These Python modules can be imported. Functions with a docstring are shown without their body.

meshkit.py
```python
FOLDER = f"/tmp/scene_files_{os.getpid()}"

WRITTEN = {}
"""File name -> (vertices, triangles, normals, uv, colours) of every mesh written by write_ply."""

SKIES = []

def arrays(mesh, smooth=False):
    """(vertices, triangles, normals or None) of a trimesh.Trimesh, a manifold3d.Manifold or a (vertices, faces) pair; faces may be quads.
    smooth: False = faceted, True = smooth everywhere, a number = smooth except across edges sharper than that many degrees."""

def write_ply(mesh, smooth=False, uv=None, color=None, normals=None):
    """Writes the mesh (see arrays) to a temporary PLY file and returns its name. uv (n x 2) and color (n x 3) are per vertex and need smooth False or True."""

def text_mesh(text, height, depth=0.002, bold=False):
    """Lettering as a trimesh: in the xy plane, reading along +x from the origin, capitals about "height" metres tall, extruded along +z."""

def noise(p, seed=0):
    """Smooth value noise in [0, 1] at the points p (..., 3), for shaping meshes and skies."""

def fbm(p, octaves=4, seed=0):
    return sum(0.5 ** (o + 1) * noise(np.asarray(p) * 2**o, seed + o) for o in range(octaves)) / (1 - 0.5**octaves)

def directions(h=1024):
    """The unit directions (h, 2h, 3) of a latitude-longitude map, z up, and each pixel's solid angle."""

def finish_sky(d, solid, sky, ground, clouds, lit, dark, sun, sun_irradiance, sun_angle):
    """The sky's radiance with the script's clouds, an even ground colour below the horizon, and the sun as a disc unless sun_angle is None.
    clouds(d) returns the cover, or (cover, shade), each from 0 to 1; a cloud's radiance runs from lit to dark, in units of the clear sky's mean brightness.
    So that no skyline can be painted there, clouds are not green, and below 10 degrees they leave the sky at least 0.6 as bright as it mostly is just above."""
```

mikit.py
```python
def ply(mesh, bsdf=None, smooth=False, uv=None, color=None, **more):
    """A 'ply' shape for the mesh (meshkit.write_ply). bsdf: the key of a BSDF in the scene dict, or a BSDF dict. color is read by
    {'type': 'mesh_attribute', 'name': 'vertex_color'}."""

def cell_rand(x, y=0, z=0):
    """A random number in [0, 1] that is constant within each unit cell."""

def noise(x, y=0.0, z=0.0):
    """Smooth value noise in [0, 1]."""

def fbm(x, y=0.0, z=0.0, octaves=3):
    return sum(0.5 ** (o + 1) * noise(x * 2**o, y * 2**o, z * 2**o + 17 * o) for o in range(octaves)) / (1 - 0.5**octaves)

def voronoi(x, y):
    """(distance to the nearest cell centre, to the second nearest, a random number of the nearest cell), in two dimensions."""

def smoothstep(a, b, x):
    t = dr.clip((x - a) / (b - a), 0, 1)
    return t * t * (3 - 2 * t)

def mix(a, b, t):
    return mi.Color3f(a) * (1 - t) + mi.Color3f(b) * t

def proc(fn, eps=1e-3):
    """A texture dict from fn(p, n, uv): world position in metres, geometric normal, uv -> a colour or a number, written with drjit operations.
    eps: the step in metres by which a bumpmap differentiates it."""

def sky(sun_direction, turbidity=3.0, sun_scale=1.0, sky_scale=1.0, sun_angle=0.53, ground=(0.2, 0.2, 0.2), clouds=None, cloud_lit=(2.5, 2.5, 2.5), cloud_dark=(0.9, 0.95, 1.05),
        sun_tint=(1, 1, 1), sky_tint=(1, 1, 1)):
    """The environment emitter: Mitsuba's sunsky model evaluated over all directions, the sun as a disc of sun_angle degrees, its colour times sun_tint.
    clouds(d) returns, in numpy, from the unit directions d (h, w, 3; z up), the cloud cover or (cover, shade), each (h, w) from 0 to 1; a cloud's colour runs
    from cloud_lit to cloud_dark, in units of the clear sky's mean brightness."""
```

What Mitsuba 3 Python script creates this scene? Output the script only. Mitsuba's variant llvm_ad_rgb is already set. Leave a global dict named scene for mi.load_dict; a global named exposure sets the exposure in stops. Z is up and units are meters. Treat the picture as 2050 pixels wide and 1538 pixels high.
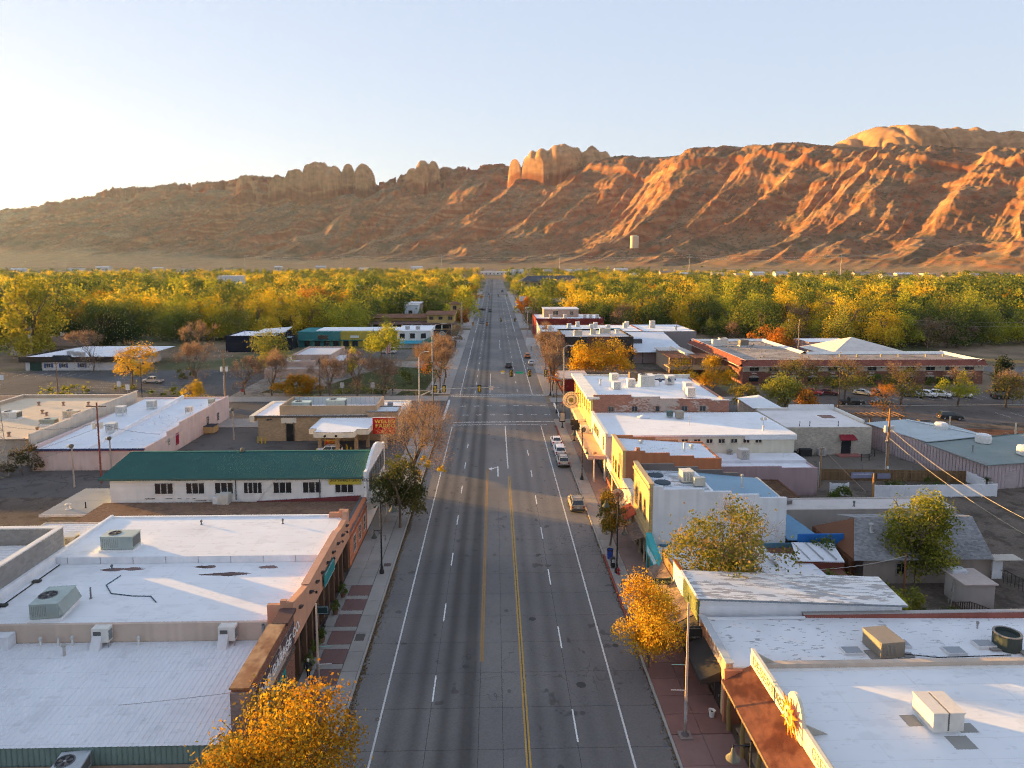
"""A desert main street from the air at low sun: everything in metres, the street runs along +y, z is up."""
import math, random
import numpy as np
import trimesh
import drjit as dr
import mitsuba as mi
import mikit, meshkit
from mikit import noise, fbm, voronoi, smoothstep, cell_rand, mix

T = mi.ScalarTransform4f
scene, labels = {}, {}
PAINT, WALL = 'm_paint', 'm_wall'

# ------------------------------------------------------------------ camera, sky, exposure
PITCH, YAW, EYE = math.radians(6.0), math.radians(1.465), 34.7
fw = [math.sin(YAW) * math.cos(PITCH), math.cos(YAW) * math.cos(PITCH), -math.sin(PITCH)]
scene['camera'] = {'type': 'perspective', 'fov': 72.41, 'fov_axis': 'x', 'near_clip': 0.5, 'far_clip': 40000.0,
                   'principal_point_offset_y': 0.0701,
                   'to_world': T().look_at(origin=[0, 0, EYE], target=[fw[0], fw[1], EYE + fw[2]], up=[0, 0, 1])}
SUN_EL = math.radians(5.6)
SUN = [-0.889 * math.cos(SUN_EL), 0.458 * math.cos(SUN_EL), math.sin(SUN_EL)]
scene['sky'] = mikit.sky(SUN, turbidity=2.4, sun_scale=2.4, sun_tint=(0.84, 1.0, 1.42), sky_tint=(1.0, 1.0, 1.27), ground=(0.2, 0.17, 0.13),
                         clouds=lambda d: 0.62 + 0 * d[..., 0], cloud_lit=(1.50, 1.70, 2.08))      # thin even veil of high haze
exposure = 3.65

# the dry valley air: one closed box of thin haze round everything
scene['air'] = {'type': 'homogeneous', 'albedo': {'type': 'rgb', 'value': [.95, .96, .97]}, 'sigma_t': {'type': 'rgb', 'value': [1.1e-5, 1.6e-5, 2.6e-5]}, 'phase': {'type': 'hg', 'g': 0.35}}
scene['haze'] = {'type': 'cube', 'to_world': T().translate([0, 6000, 340]).scale([12000, 9500, 360]), 'bsdf': {'type': 'null'}, 'interior': {'type': 'ref', 'id': 'air'}}
labels['haze'] = {'kind': 'stuff', 'label': 'thin dry haze over the valley'}
scene['camera']['medium'] = {'type': 'ref', 'id': 'air'}

# ------------------------------------------------------------------ materials
def rgbpack(c, k=0):
    r, g, b = (int(round(255 * math.sqrt(min(max(x, 0), 1)))) for x in c)
    return (r * 256 + g, b * 256 + k)

def unpack(uv):
    u, v = dr.round(uv.x), dr.round(uv.y)
    R, B = dr.floor(u / 256), dr.floor(v / 256)
    G = u - R * 256
    return mi.Color3f(dr.square(R / 255), dr.square(G / 255), dr.square(B / 255))

def P(p): return mi.Float(p.x), mi.Float(p.y), mi.Float(p.z)

def f_paint(p, n, uv):
    x, y, z = P(p)
    g = fbm(x * .9, y * .9, z * .9, 3)
    f = noise(x * 7, y * 7, z * 2.2)
    return unpack(uv) * (0.80 + 0.28 * g + 0.12 * f)

def f_plain(p, n, uv):
    x, y, z = P(p)
    return unpack(uv) * (0.93 + 0.14 * noise(x * 3, y * 3, z * 3))

def f_leaf(p, n, uv):
    x, y, z = P(p)
    return unpack(uv) * (0.78 + 0.44 * noise(x * .28, y * .28, z * .28))

def f_wall(p, n, uv):           # stucco and painted walls: soft blotches, streaks running down, dirty foot
    x, y, z = P(p)
    a = x + y
    st = noise(a * 3.1, 0.0, z * .25)
    b = fbm(x * .7, y * .7, z * .7, 3)
    g = noise(x * 22, y * 22, z * 22)
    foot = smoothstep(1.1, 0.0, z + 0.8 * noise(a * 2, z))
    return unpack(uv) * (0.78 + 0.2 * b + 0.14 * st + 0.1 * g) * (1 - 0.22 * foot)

def brickfn(w, h, joint, var, patch):
    def fn(p, n, uv):
        x, y, z = P(p)
        a = dr.select(dr.abs(n.x) > 0.5, y, x)
        row = dr.floor(z / h)
        q = a / w + 0.5 * (row - 2 * dr.floor(row / 2))
        fx, fz = q - dr.floor(q), z / h - row
        m = dr.select((fx < joint / w) | (fz < joint / h), 1.0, 0.0)
        r = cell_rand(dr.floor(q), row, 3)
        c = unpack(uv) * (1 - var + 2 * var * r)
        b = smoothstep(0.5, 0.62, fbm(a * .35 + 3, z * .5, 2.0, 4) + 0.25 * (r - .5))
        c = mix(c, mi.Color3f(0.5, 0.42, 0.36), b * patch)
        return c * (0.85 + 0.25 * fbm(a, z, 0.0, 3)) * (1 - m * 0.35) + mi.Color3f(0.35, 0.31, 0.27) * m * 0.3
    return fn

def f_roof(p, n, uv):           # white roof coating: ponding stains, scuffs, faint seams
    x, y, z = P(p)
    w = fbm(x * .25, y * .25, z, 4)
    d = smoothstep(0.60, 0.74, fbm(x * .55 + 7, y * .9, 1.0, 4))
    s = smoothstep(0.70, 0.78, fbm(x * 1.7, y * 3.2, 5.0, 3))
    sy = y / 1.85 - dr.floor(y / 1.85)
    sx = x / 6.0 - dr.floor(x / 6.0)
    seam = dr.select((sy < 0.03) | (sx < 0.009), 0.13 * noise(x * .6, y * .6) + .03, 0.0)
    return unpack(uv) * (0.84 + 0.22 * w) * (1 - 0.07 * d) * (1 - 0.10 * s) * (1 - seam)

def f_worn(p, n, uv):           # badly flaking coating over dark felt, torn along x and y
    x, y, z = P(p)
    a = fbm(x * .55, y * 2.6, 3.0, 4)
    b = fbm(x * 1.6 + 9, y * 6.5, 1.0, 3)
    d = smoothstep(0.50, 0.60, 0.55 * a + 0.45 * b + 0.05 * noise(x * .2, y * .2))
    return mix(unpack(uv) * (0.9 + .15 * a), mi.Color3f(0.15, 0.135, 0.13), d * .62)

def f_speck(p, n, uv):          # white coating with small dark flakes
    x, y, z = P(p)
    d = smoothstep(0.67, 0.75, fbm(x * 1.9, y * 5.6, 3.0, 4))
    e = smoothstep(0.45, 0.7, fbm(x * .12, y * .2, 3.0, 2))
    return mix(unpack(uv) * (0.86 + .18 * fbm(x * .5, y * .5, 0.0, 3)), mi.Color3f(0.16, 0.15, 0.15), d * (.1 + .6 * e))

def f_shingle(p, n, uv):
    x, y, z = P(p)
    r = cell_rand(dr.floor(x * 3.2), dr.floor(y * 6), 2)
    return unpack(uv) * (0.62 + 0.5 * r + 0.3 * noise(x * .8, y * .8))

def f_road(p, n, uv):
    x, y, z = P(p)
    def lane(c, wd, k): return dr.exp(-dr.square((x - c) / wd)) * k
    wob = 0.25 * (noise(y * .05, 3.0) - .5)
    x2 = x + wob
    dark = (lane(-7.6, .55, .45) + lane(-5.9, .5, .5) + lane(-3.9, .5, .62) + lane(-2.1, .6, .8) + lane(3.3, .5, .32) + lane(5.0, .5, .3)
            + lane(7.0, .5, .22) + lane(8.6, .5, .2) + lane(-6.8, 1.6, .2) + lane(-3.0, 1.6, .25))
    dark = dark * (0.55 + 0.6 * fbm(x * .35, y * .03, 0.0, 3)) + 0 * x2
    patch = fbm(x * .11, y * .07, 2.0, 4)
    gr = noise(x * 9, y * 9)
    crk = dr.abs(fbm(x * .45 + 4, y * .3, 8.0, 4) - .5)
    ck = smoothstep(0.010, 0.002, crk) * smoothstep(.45, .6, noise(x * .09, y * .09))
    base = mix(mi.Color3f(0.168, 0.158, 0.15), mi.Color3f(0.125, 0.12, 0.118), smoothstep(.35, .65, patch))
    sp = smoothstep(0.77, 0.84, fbm(x * .9, y * .7, 4.0, 3))
    return base * (0.9 + 0.2 * gr) * (1 - dr.minimum(dark, .72) * .78) * (1 - .35 * ck) * (1 - .4 * sp)

def f_asphalt(p, n, uv):
    x, y, z = P(p)
    pt = fbm(x * .12, y * .12, 1.0, 4)
    cr = dr.abs(fbm(x * .22, y * .22, 6.0, 4) - .5)
    ck = smoothstep(0.013, 0.003, cr)
    ol = smoothstep(.66, .8, fbm(x * .5, y * .5, 9.0, 3))
    return unpack(uv) * (0.5 + 0.85 * pt + 0.22 * noise(x * 8, y * 8)) * (1 - .4 * ck) * (1 - .3 * ol)

def f_dirt(p, n, uv):
    x, y, z = P(p)
    a = fbm(x * .2, y * .2, 1.0, 5)
    b = smoothstep(.5, .7, fbm(x * .9, y * .9, 3.0, 4))
    return unpack(uv) * (0.4 + .8 * a + .4 * noise(x * 6, y * 6)) * (1 - .35 * b)

def f_ground(p, n, uv):
    x, y, z = P(p)
    a = fbm(x * .02, y * .02, 1.0, 5)
    b = fbm(x * .15, y * .15, 4.0, 4)
    c = mix(mi.Color3f(0.17, 0.125, 0.085), mi.Color3f(0.075, 0.078, 0.04), smoothstep(.42, .58, a))
    return c * (0.6 + .8 * b)

def f_rock(p, n, uv):
    x, y, z = P(p)
    steep = smoothstep(0.78, 0.50, n.z)
    wv = 9 * fbm(x * .006, y * .006, 0.0, 3)
    st = noise(z * .10 + wv, 3.0)
    crack = fbm(x * .09, y * .09, z * .012, 4)
    red = mix(mi.Color3f(0.27, 0.105, 0.05), mi.Color3f(0.34, 0.17, 0.085), smoothstep(.3, .7, st)) * (.55 + .9 * crack)
    tal = mix(mi.Color3f(0.22, 0.105, 0.055), mi.Color3f(0.25, 0.15, 0.085), smoothstep(.35, .65, fbm(x * .008, y * .008, z * .03, 4)))
    c = mix(tal, red, steep)
    k = smoothstep(.35, .6, uv.x)
    c = mix(c, mi.Color3f(0.40, 0.22, 0.11) * (.6 + .75 * crack), k)
    dots = smoothstep(.60, .68, noise(x * .17, y * .17, z * .17)) * .8 + smoothstep(.50, .64, fbm(x * .022, y * .022, z * .03, 4)) * .7
    c = mix(c, mi.Color3f(0.075, 0.068, 0.038), dr.minimum(dots, 1.0) * smoothstep(0.50, 0.80, n.z) * (1 - k) * .7)
    flat = smoothstep(.935, .99, n.z) * smoothstep(190, 120, z)
    c = mix(c, mi.Color3f(0.17, 0.135, 0.085), flat * .75)
    return c * (0.66 + .66 * fbm(x * .05, y * .05, z * .08, 4))

def f_corr(p, n, uv):           # rust over corrugated sheet
    x, y, z = P(p)
    a = fbm(x * .9, y * .9, z, 4)
    return mix(unpack(uv), unpack(uv) * mi.Color3f(0.55, 0.42, 0.35), smoothstep(.38, .66, a)) * (.8 + .35 * noise(x * 5, y * 2))

def bs(fn, rough=.8, spec=.25, **kw):
    return {'type': 'twosided', 'b': {'type': 'principled', 'base_color': mikit.proc(fn), 'roughness': rough, 'specular': spec, **kw}}

scene[PAINT] = bs(f_paint, .75)
scene['m_gloss'] = bs(f_plain, .28, .5, clearcoat=.7, clearcoat_gloss=.9)
scene['m_metal'] = bs(f_paint, .42, .5, metallic=.55)
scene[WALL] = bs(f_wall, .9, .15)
scene['m_brick'] = bs(brickfn(.42, .16, .03, .16, .0), .9, .15)
scene['m_oldbrick'] = bs(brickfn(.42, .16, .03, .16, .8), .9, .15)
scene['m_block'] = bs(brickfn(.41, .205, .022, .13, .0), .95, .1)
scene['m_roof'] = bs(f_roof, .7, .25)
scene['m_worn'] = bs(f_worn, .8, .2)
scene['m_speck'] = bs(f_speck, .8, .2)
scene['m_shingle'] = bs(f_shingle, .95, .1)
scene['m_road'] = bs(f_road, .75, .3)
scene['m_asphalt'] = bs(f_asphalt, .8, .25)
scene['m_dirt'] = bs(f_dirt, .95, .1)
scene['m_ground'] = bs(f_ground, .95, .1)
scene['m_rock'] = bs(f_rock, .95, .05)
scene['m_corr'] = bs(f_corr, .65, .3)
scene['m_glass'] = {'type': 'twosided', 'b': {'type': 'principled', 'base_color': {'type': 'rgb', 'value': [.016, .02, .024]}, 'roughness': .08, 'specular': .7}}
scene['m_leaf'] = {'type': 'principledthin', 'base_color': mikit.proc(f_leaf), 'roughness': .7, 'diff_trans': .75, 'spec_trans': 0.0, 'eta': 1.3}

# ------------------------------------------------------------------ mesh building
class M:
    """Collects triangles, each with a packed colour."""
    def __init__(s): s.v, s.f, s.c, s.n = [], [], [], 0
    def add(s, v, f, col, k=0):
        v, f = np.asarray(v, float).reshape(-1, 3), np.asarray(f, int)
        if f.shape[1] == 4: f = np.vstack([f[:, [0, 1, 2]], f[:, [0, 2, 3]]])
        s.v.append(v); s.f.append(f + s.n)
        s.c.append(np.tile(np.array(rgbpack(col, k), float), (len(v), 1))); s.n += len(v)
        return s
    def quad(s, a, b, c, d, col): return s.add([a, b, c, d], [[0, 1, 2, 3]], col)
    def poly(s, pts, z, col):
        pts = np.asarray(pts, float); n = len(pts)
        tri = trimesh.creation.triangulate_polygon(__import__('shapely').Polygon(pts[:, :2]), engine='earcut')
        v = np.column_stack([tri[0], np.full(len(tri[0]), z)]) if np.isscalar(z) else np.column_stack([pts[:, :2], z])
        f = np.array(tri[1])
        a = v[f]; nz = np.cross(a[:, 1] - a[:, 0], a[:, 2] - a[:, 0])[:, 2]
        f[nz < 0] = f[nz < 0][:, ::-1]
        return s.add(v, f, col)
    def box(s, x0, x1, y0, y1, z0, z1, col, rot=0, piv=None, bottom=True):
        v = np.array([[x, y, z] for z in (z0, z1) for y in (y0, y1) for x in (x0, x1)], float)
        if rot:
            px, py = piv if piv else ((x0 + x1) / 2, (y0 + y1) / 2)
            c, sn = math.cos(rot), math.sin(rot)
            d = v[:, :2] - [px, py]; v[:, 0] = px + d[:, 0] * c - d[:, 1] * sn; v[:, 1] = py + d[:, 0] * sn + d[:, 1] * c
        f = [[0, 2, 3, 1], [4, 5, 7, 6], [0, 1, 5, 4], [1, 3, 7, 5], [3, 2, 6, 7], [2, 0, 4, 6]]
        return s.add(v, f if bottom else f[1:], col)
    def prism(s, pts, z0, z1, col, cap=True):
        pts = np.asarray(pts, float); n = len(pts)
        if sum(pts[i][0] * pts[(i + 1) % n][1] - pts[(i + 1) % n][0] * pts[i][1] for i in range(n)) < 0: pts = pts[::-1]
        z0, z1 = np.broadcast_to(z0, n), np.broadcast_to(z1, n)
        for i in range(n):
            j = (i + 1) % n
            s.quad([*pts[i], z0[i]], [*pts[j], z0[j]], [*pts[j], z1[j]], [*pts[i], z1[i]], col)
        if cap: s.poly(pts, z1.copy() if not np.all(z1 == z1[0]) else float(z1[0]), col) if n > 4 or np.all(z1 == z1[0]) else s.quad(*[[*pts[i], z1[i]] for i in range(4)], col)
        return s
    def tube(s, pts, r, n, col, cap=True):
        pts = np.asarray(pts, float); r = np.broadcast_to(r, len(pts))
        d = np.gradient(pts, axis=0); d /= np.linalg.norm(d, axis=1, keepdims=True) + 1e-12
        up = np.array([0, 0, 1.]) if abs(d[0][2]) < .9 else np.array([1., 0, 0])
        rings = []
        for p, t, q in zip(pts, d, r):
            a = np.cross(t, up); a /= np.linalg.norm(a) + 1e-12; b = np.cross(t, a)
            an = np.arange(n) * 2 * math.pi / n
            rings.append(p + q * (np.cos(an)[:, None] * a + np.sin(an)[:, None] * b))
        v = np.vstack(rings); f = []
        for k in range(len(pts) - 1):
            for i in range(n):
                j = (i + 1) % n
                f.append([k * n + i, k * n + j, (k + 1) * n + j, (k + 1) * n + i])
        f = np.array(f); f = np.vstack([f[:, [0, 2, 1]], f[:, [0, 3, 2]]])
        if cap:
            for base, rev in ((0, 0), ((len(pts) - 1) * n, 1)):
                t = np.array([[base, base + i, base + i + 1] for i in range(1, n - 1)])
                f = np.vstack([f, t if not rev else t[:, ::-1]])
        return s.add(v, f, col)
    def lathe(s, c, prof, n, col, axis=None):
        """prof: (radius, height) pairs round the upright axis at c."""
        prof = np.asarray(prof, float); an = np.arange(n) * 2 * math.pi / n
        v = np.vstack([np.column_stack([r * np.cos(an), r * np.sin(an), np.full(n, h)]) for r, h in prof])
        if axis is not None:
            ax = np.asarray(axis, float); ax /= np.linalg.norm(ax)
            a = np.cross([0, 0, 1.], ax) if abs(ax[2]) < .95 else np.array([1., 0, 0]); a /= np.linalg.norm(a); b = np.cross(ax, a)
            v = v[:, :1] * a + v[:, 1:2] * b + v[:, 2:] * ax
        f = [[k * n + i, k * n + (i + 1) % n, (k + 1) * n + (i + 1) % n, (k + 1) * n + i] for k in range(len(prof) - 1) for i in range(n)]
        return s.add(v + np.asarray(c, float), f, col)
    def mesh(s, m, col): return s.add(m.vertices, m.faces, col)
    def arrays(s): return np.vstack(s.v), np.vstack(s.f), np.vstack(s.c)

def BOX(*a, **k): return M().box(*a, **k)
def TUBE(*a, **k): return M().tube(*a, **k)
def LATHE(*a, **k): return M().lathe(*a, **k)

def key_for(name, parent=None):
    base = f'{parent}__{name}' if parent else name
    k, i = base, 0
    while k in scene or k in labels or any_prefix.get(k):
        i += 1; k = f'{base}_{i:03d}'
    any_prefix[k] = True
    return k
any_prefix = {}

def tag(k, label=None, cat=None, group=None, kind=None):
    d = labels.setdefault(k, {})
    for a, b in (('label', label), ('category', cat), ('group', group), ('kind', kind)):
        if b: d[a] = b
    return k

def thing(name, label, cat, group=None): return tag(key_for(name), label, cat, group)

def ply_of(m, bsdf=PAINT, smooth=False):
    v, f, c = m.arrays()
    return mikit.ply((v, f), bsdf, smooth=smooth, uv=c)

def obj(name, m, bsdf=PAINT, parent=None, smooth=False, label=None, cat=None, group=None, kind=None):
    k = key_for(name, parent)
    scene[k] = ply_of(m, bsdf, smooth) if isinstance(m, M) else m
    if label or cat or group or kind: tag(k, label, cat, group, kind)
    return k

def struct(name, m, bsdf, parent=None): return obj(name, m, bsdf, parent, kind=None if parent else 'structure')

# ------------------------------------------------------------------ ground, streets
m = M(); m.add([[-9000, -60, -.03], [9000, -60, -.03], [9000, 14000, -.03], [-9000, 14000, -.03]], [[0, 1, 2, 3]], (.17, .12, .08))
struct('ground', m, 'm_ground')

XL, XR = -11.3, 12.6            # kerb lines of the main street
def sheet(name, pts, z, col, bsdf, **kw):
    m = M(); m.poly(pts, z, col); return struct(name, m, bsdf, **kw)
def rect(x0, x1, y0, y1): return [(x0, y0), (x1, y0), (x1, y1), (x0, y1)]

road = sheet('road', rect(XL, XR, 97, 1250), 0.0, (.15, .15, .15), 'm_road')
sheet('joint_bed', rect(XL, XR, 10, 97), -.012, (.05, .047, .045), PAINT, parent=road)
edges = [XL, -8.62, -4.95, -1.22, .55, 2.3, 5.9, 9.6, XR]
slabs = {}
for i in range(8):
    a, b = edges[i] + .02, edges[i + 1] - .02
    m = M(); m.box(a, b, .02, 4.62 - .02, -.012, 0.0, (.15, .15, .15), bottom=False); slabs[i] = ply_of(m, 'm_road')
for r in range(16):
    for i in range(8):
        y = 97 - 4.62 * (r + 1)
        if y > 21: obj('slab', {**slabs[i], 'to_world': T().translate([0, y, 0])}, parent=road)
sheet('cross_street', rect(-420, XL, 149, 166.5), -.004, (.075, .072, .07), 'm_asphalt')
sheet('cross_street', rect(XR, 200, 147, 164), -.004, (.085, .08, .078), 'm_asphalt')

# painted lines, each a thin sheet
WH, YE = (.62, .62, .6), (.42, .25, .05)
def line(x0, x1, y0, y1, col=WH, name='road_marking'):
    m = M(); m.poly(rect(x0, x1, y0, y1), .004, col); return m
def marks(name, rects, col):
    for r_ in rects:
        m = M(); m.poly(r_ if len(r_) == 4 and not np.isscalar(r_[0]) else rect(*r_), .005, col); obj(name, m, PAINT, parent=road)
marks('edge_line', [(-8.75, -8.6, 22, 141), (9.5, 9.65, 22, 141.5), (-8.75, -8.6, 174, 300), (9.5, 9.65, 174, 300), (-8.75, -8.6, 318, 620), (9.5, 9.65, 318, 620)], (.5, .5, .48))
marks('lane_dash', [(5.88, 6.0, y, y + 3.7) for y in [34.6 + 12.15 * k for k in range(8)]] + [(-4.98, -4.86, y, y + 3.4) for y in [39.5 + 12.15 * k for k in range(8)]], WH)
marks('lane_dash', [(5.86, 6.02, y, y + 3.4) for y in [178 + 12.15 * k for k in range(30)]] + [(-5.0, -4.84, y, y + 3.4) for y in [176 + 12.15 * k for k in range(30)]], (.5, .5, .48))
marks('centre_line', [(2.12, 2.24, 22, 108), (2.36, 2.48, 22, 108)], YE)
marks('centre_line', [(-1.12, -1.0, 57, 112), (-1.32, -1.2, 57, 112)], (.30, .17, .05))
marks('centre_line', [(2.1, 2.3, 112, 141), (-1.2, -1.05, 176, 206), (2.1, 2.24, 260, 290)], (.5, .5, .48))
marks('stop_line', [(-8.7, 13.6, 144.6, 145.0), (-8.7, 10.9, 142.2, 142.45), (-10.8, 13.5, 172.2, 172.6), (-10.8, 13.5, 172.9 + .9, 174.1)], (.5, .5, .48))
marks('stop_line', [(-11.2, -10.7, 147, 168), (14.0, 14.4, 147, 165)], (.5, .5, .48))
marks('crossing_dash', [(x, x + 1.3, 160.6, 160.95) for x in np.arange(-8, 14, 3.1)] + [(x, x + 1.3, 151.3, 151.65) for x in np.arange(-10, 14, 3.0)], (.5, .5, .48))
marks('turn_arrow', [[(.45, 108), (.65, 108), (.65, 113.5), (.45, 113.5)], [(.65, 113.3), (.65, 113.0), (-.6, 111.6), (-.6, 112.1)], [(-.35, 110.9), (-1.0, 112.1), (-.35, 112.9), (-.55, 112)]], WH)
marks('bay_line', [(10.2, 10.3, y, y + 2) for y in (215, 225)], WH)
# manholes and round patches
for i, (x, y, r) in enumerate([(3.6, 64, .34), (-2.5, 56.3, .3), (7.0, 53.5, .4), (10.8, 59.2, .3), (-1.9, 84.6, .25)]):
    m = M(); m.poly([(x + r * math.cos(a), y + r * math.sin(a)) for a in np.arange(16) * math.pi / 8], .006, (.05, .05, .05)); obj('manhole', m, PAINT, parent=road)

CONC, REDP = (.27, .255, .235), (.20, .105, .09)
def slabs_of(parent, x0, x1, y0, y1, nx, ny, z, col, name='slab', jit=.05, bsdf=PAINT, gap=.02, seed=1):
    rg = random.Random(seed)
    for i in range(nx):
        for j in range(ny):
            a, b = x0 + (x1 - x0) * i / nx, x0 + (x1 - x0) * (i + 1) / nx
            c, d = y0 + (y1 - y0) * j / ny, y0 + (y1 - y0) * (j + 1) / ny
            k = 1 + rg.uniform(-jit, jit) * 2
            m = M(); m.box(a + gap, b - gap, c + gap, d - gap, z - .05, z, tuple(q * k for q in col), bottom=False); obj(name, m, bsdf, parent=parent)

# left pavement: red panels framed by concrete bands from the garage on
lp = struct('pavement', BOX(-16.15, XL - .18, 10, 141, -.02, .10, (.12, .11, .10), bottom=False), PAINT)
slabs_of(lp, -12.9, XL - .2, 22, 138, 1, 38, .15, CONC, 'kerbside_slab', seed=2)
yy = 46.9
for k in range(8):
    slabs_of(lp, -16.1, -12.95, yy, yy + .75, 1, 1, .148, CONC, 'band', seed=k)
    slabs_of(lp, -15.1, -12.95, yy + .78, yy + 3.0, 1, 1, .15, (.15, .088, .08), 'paver_panel', seed=k + 30)
    slabs_of(lp, -16.1, -15.13, yy + .78, yy + 3.0, 1, 1, .148, CONC, 'slab', seed=k + 60)
    yy += 3.03
slabs_of(lp, -16.1, -12.95, yy, 138, 2, 34, .148, CONC, seed=5)
slabs_of(lp, -16.1, -12.95, 22, 46.85, 2, 10, .148, CONC, seed=6)
obj('drain_cover', BOX(-12.75, -11.9, 60.3, 61.5, .12, .155, (.085, .075, .07)), parent=lp)
obj('drain_cover', BOX(-12.5, -11.7, 75.6, 76.4, .12, .155, (.09, .07, .065)), parent=lp)
rp = struct('pavement', BOX(XR + .18, 17.3, 10, 143, -.02, .10, (.12, .11, .10), bottom=False), PAINT)
slabs_of(rp, XR + .2, 17.25, 47.2, 65.3, 2, 8, .15, REDP, 'paver_panel', seed=7)
slabs_of(rp, XR + .2, 17.25, 22, 47.15, 2, 8, .15, (.225, .135, .12), 'paver_panel', seed=8)
slabs_of(rp, XR + .2, 14.6, 65.4, 143, 1, 32, .15, CONC, seed=9)
slabs_of(rp, 14.63, 17.25, 65.4, 143, 1, 16, .15, (.24, .165, .14), 'paver_panel', seed=10)
def kerb(name, x0, x1, y0, y1, col=(.3, .285, .26)):
    k = struct(name, BOX(x0, x1, y0, y1, -.02, .155, col), PAINT); return k
kerb('kerb', XL - .18, XL, 10, 141); kerb('kerb', XR, XR + .18, 10, 62.5)
kerb('kerb', XR, XR + .18, 78.2, 122); kerb('kerb', XR, XR + .18, 62.5, 78.2, (.24, .055, .045)); kerb('kerb', XR, XR + .18, 122, 141, (.26, .07, .055))
for x0, x1, y0 in ((XL - 5, XL, 175), (XR, XR + 4.7, 173)):
    for y1, y2 in ((y0, 330), (338, 700)):
        w = struct('pavement', BOX(x0, x1, y1, y2, -.02, .13, (.26, .24, .22), bottom=False), PAINT)
struct('pavement', BOX(-170, -11.4, 166.6, 172.5, -.02, .13, (.28, .25, .22), bottom=False), PAINT)
struct('pavement', BOX(13.5, 64, 164.2, 169.5, -.02, .13, (.26, .24, .22), bottom=False), PAINT)
struct('pavement', BOX(-60, -11.35, 141.2, 148.8, -.02, .13, (.25, .23, .21), bottom=False), PAINT)
struct('pavement', BOX(12.7, 48, 141.2, 146.8, -.02, .13, (.26, .23, .2), bottom=False), PAINT)

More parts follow.
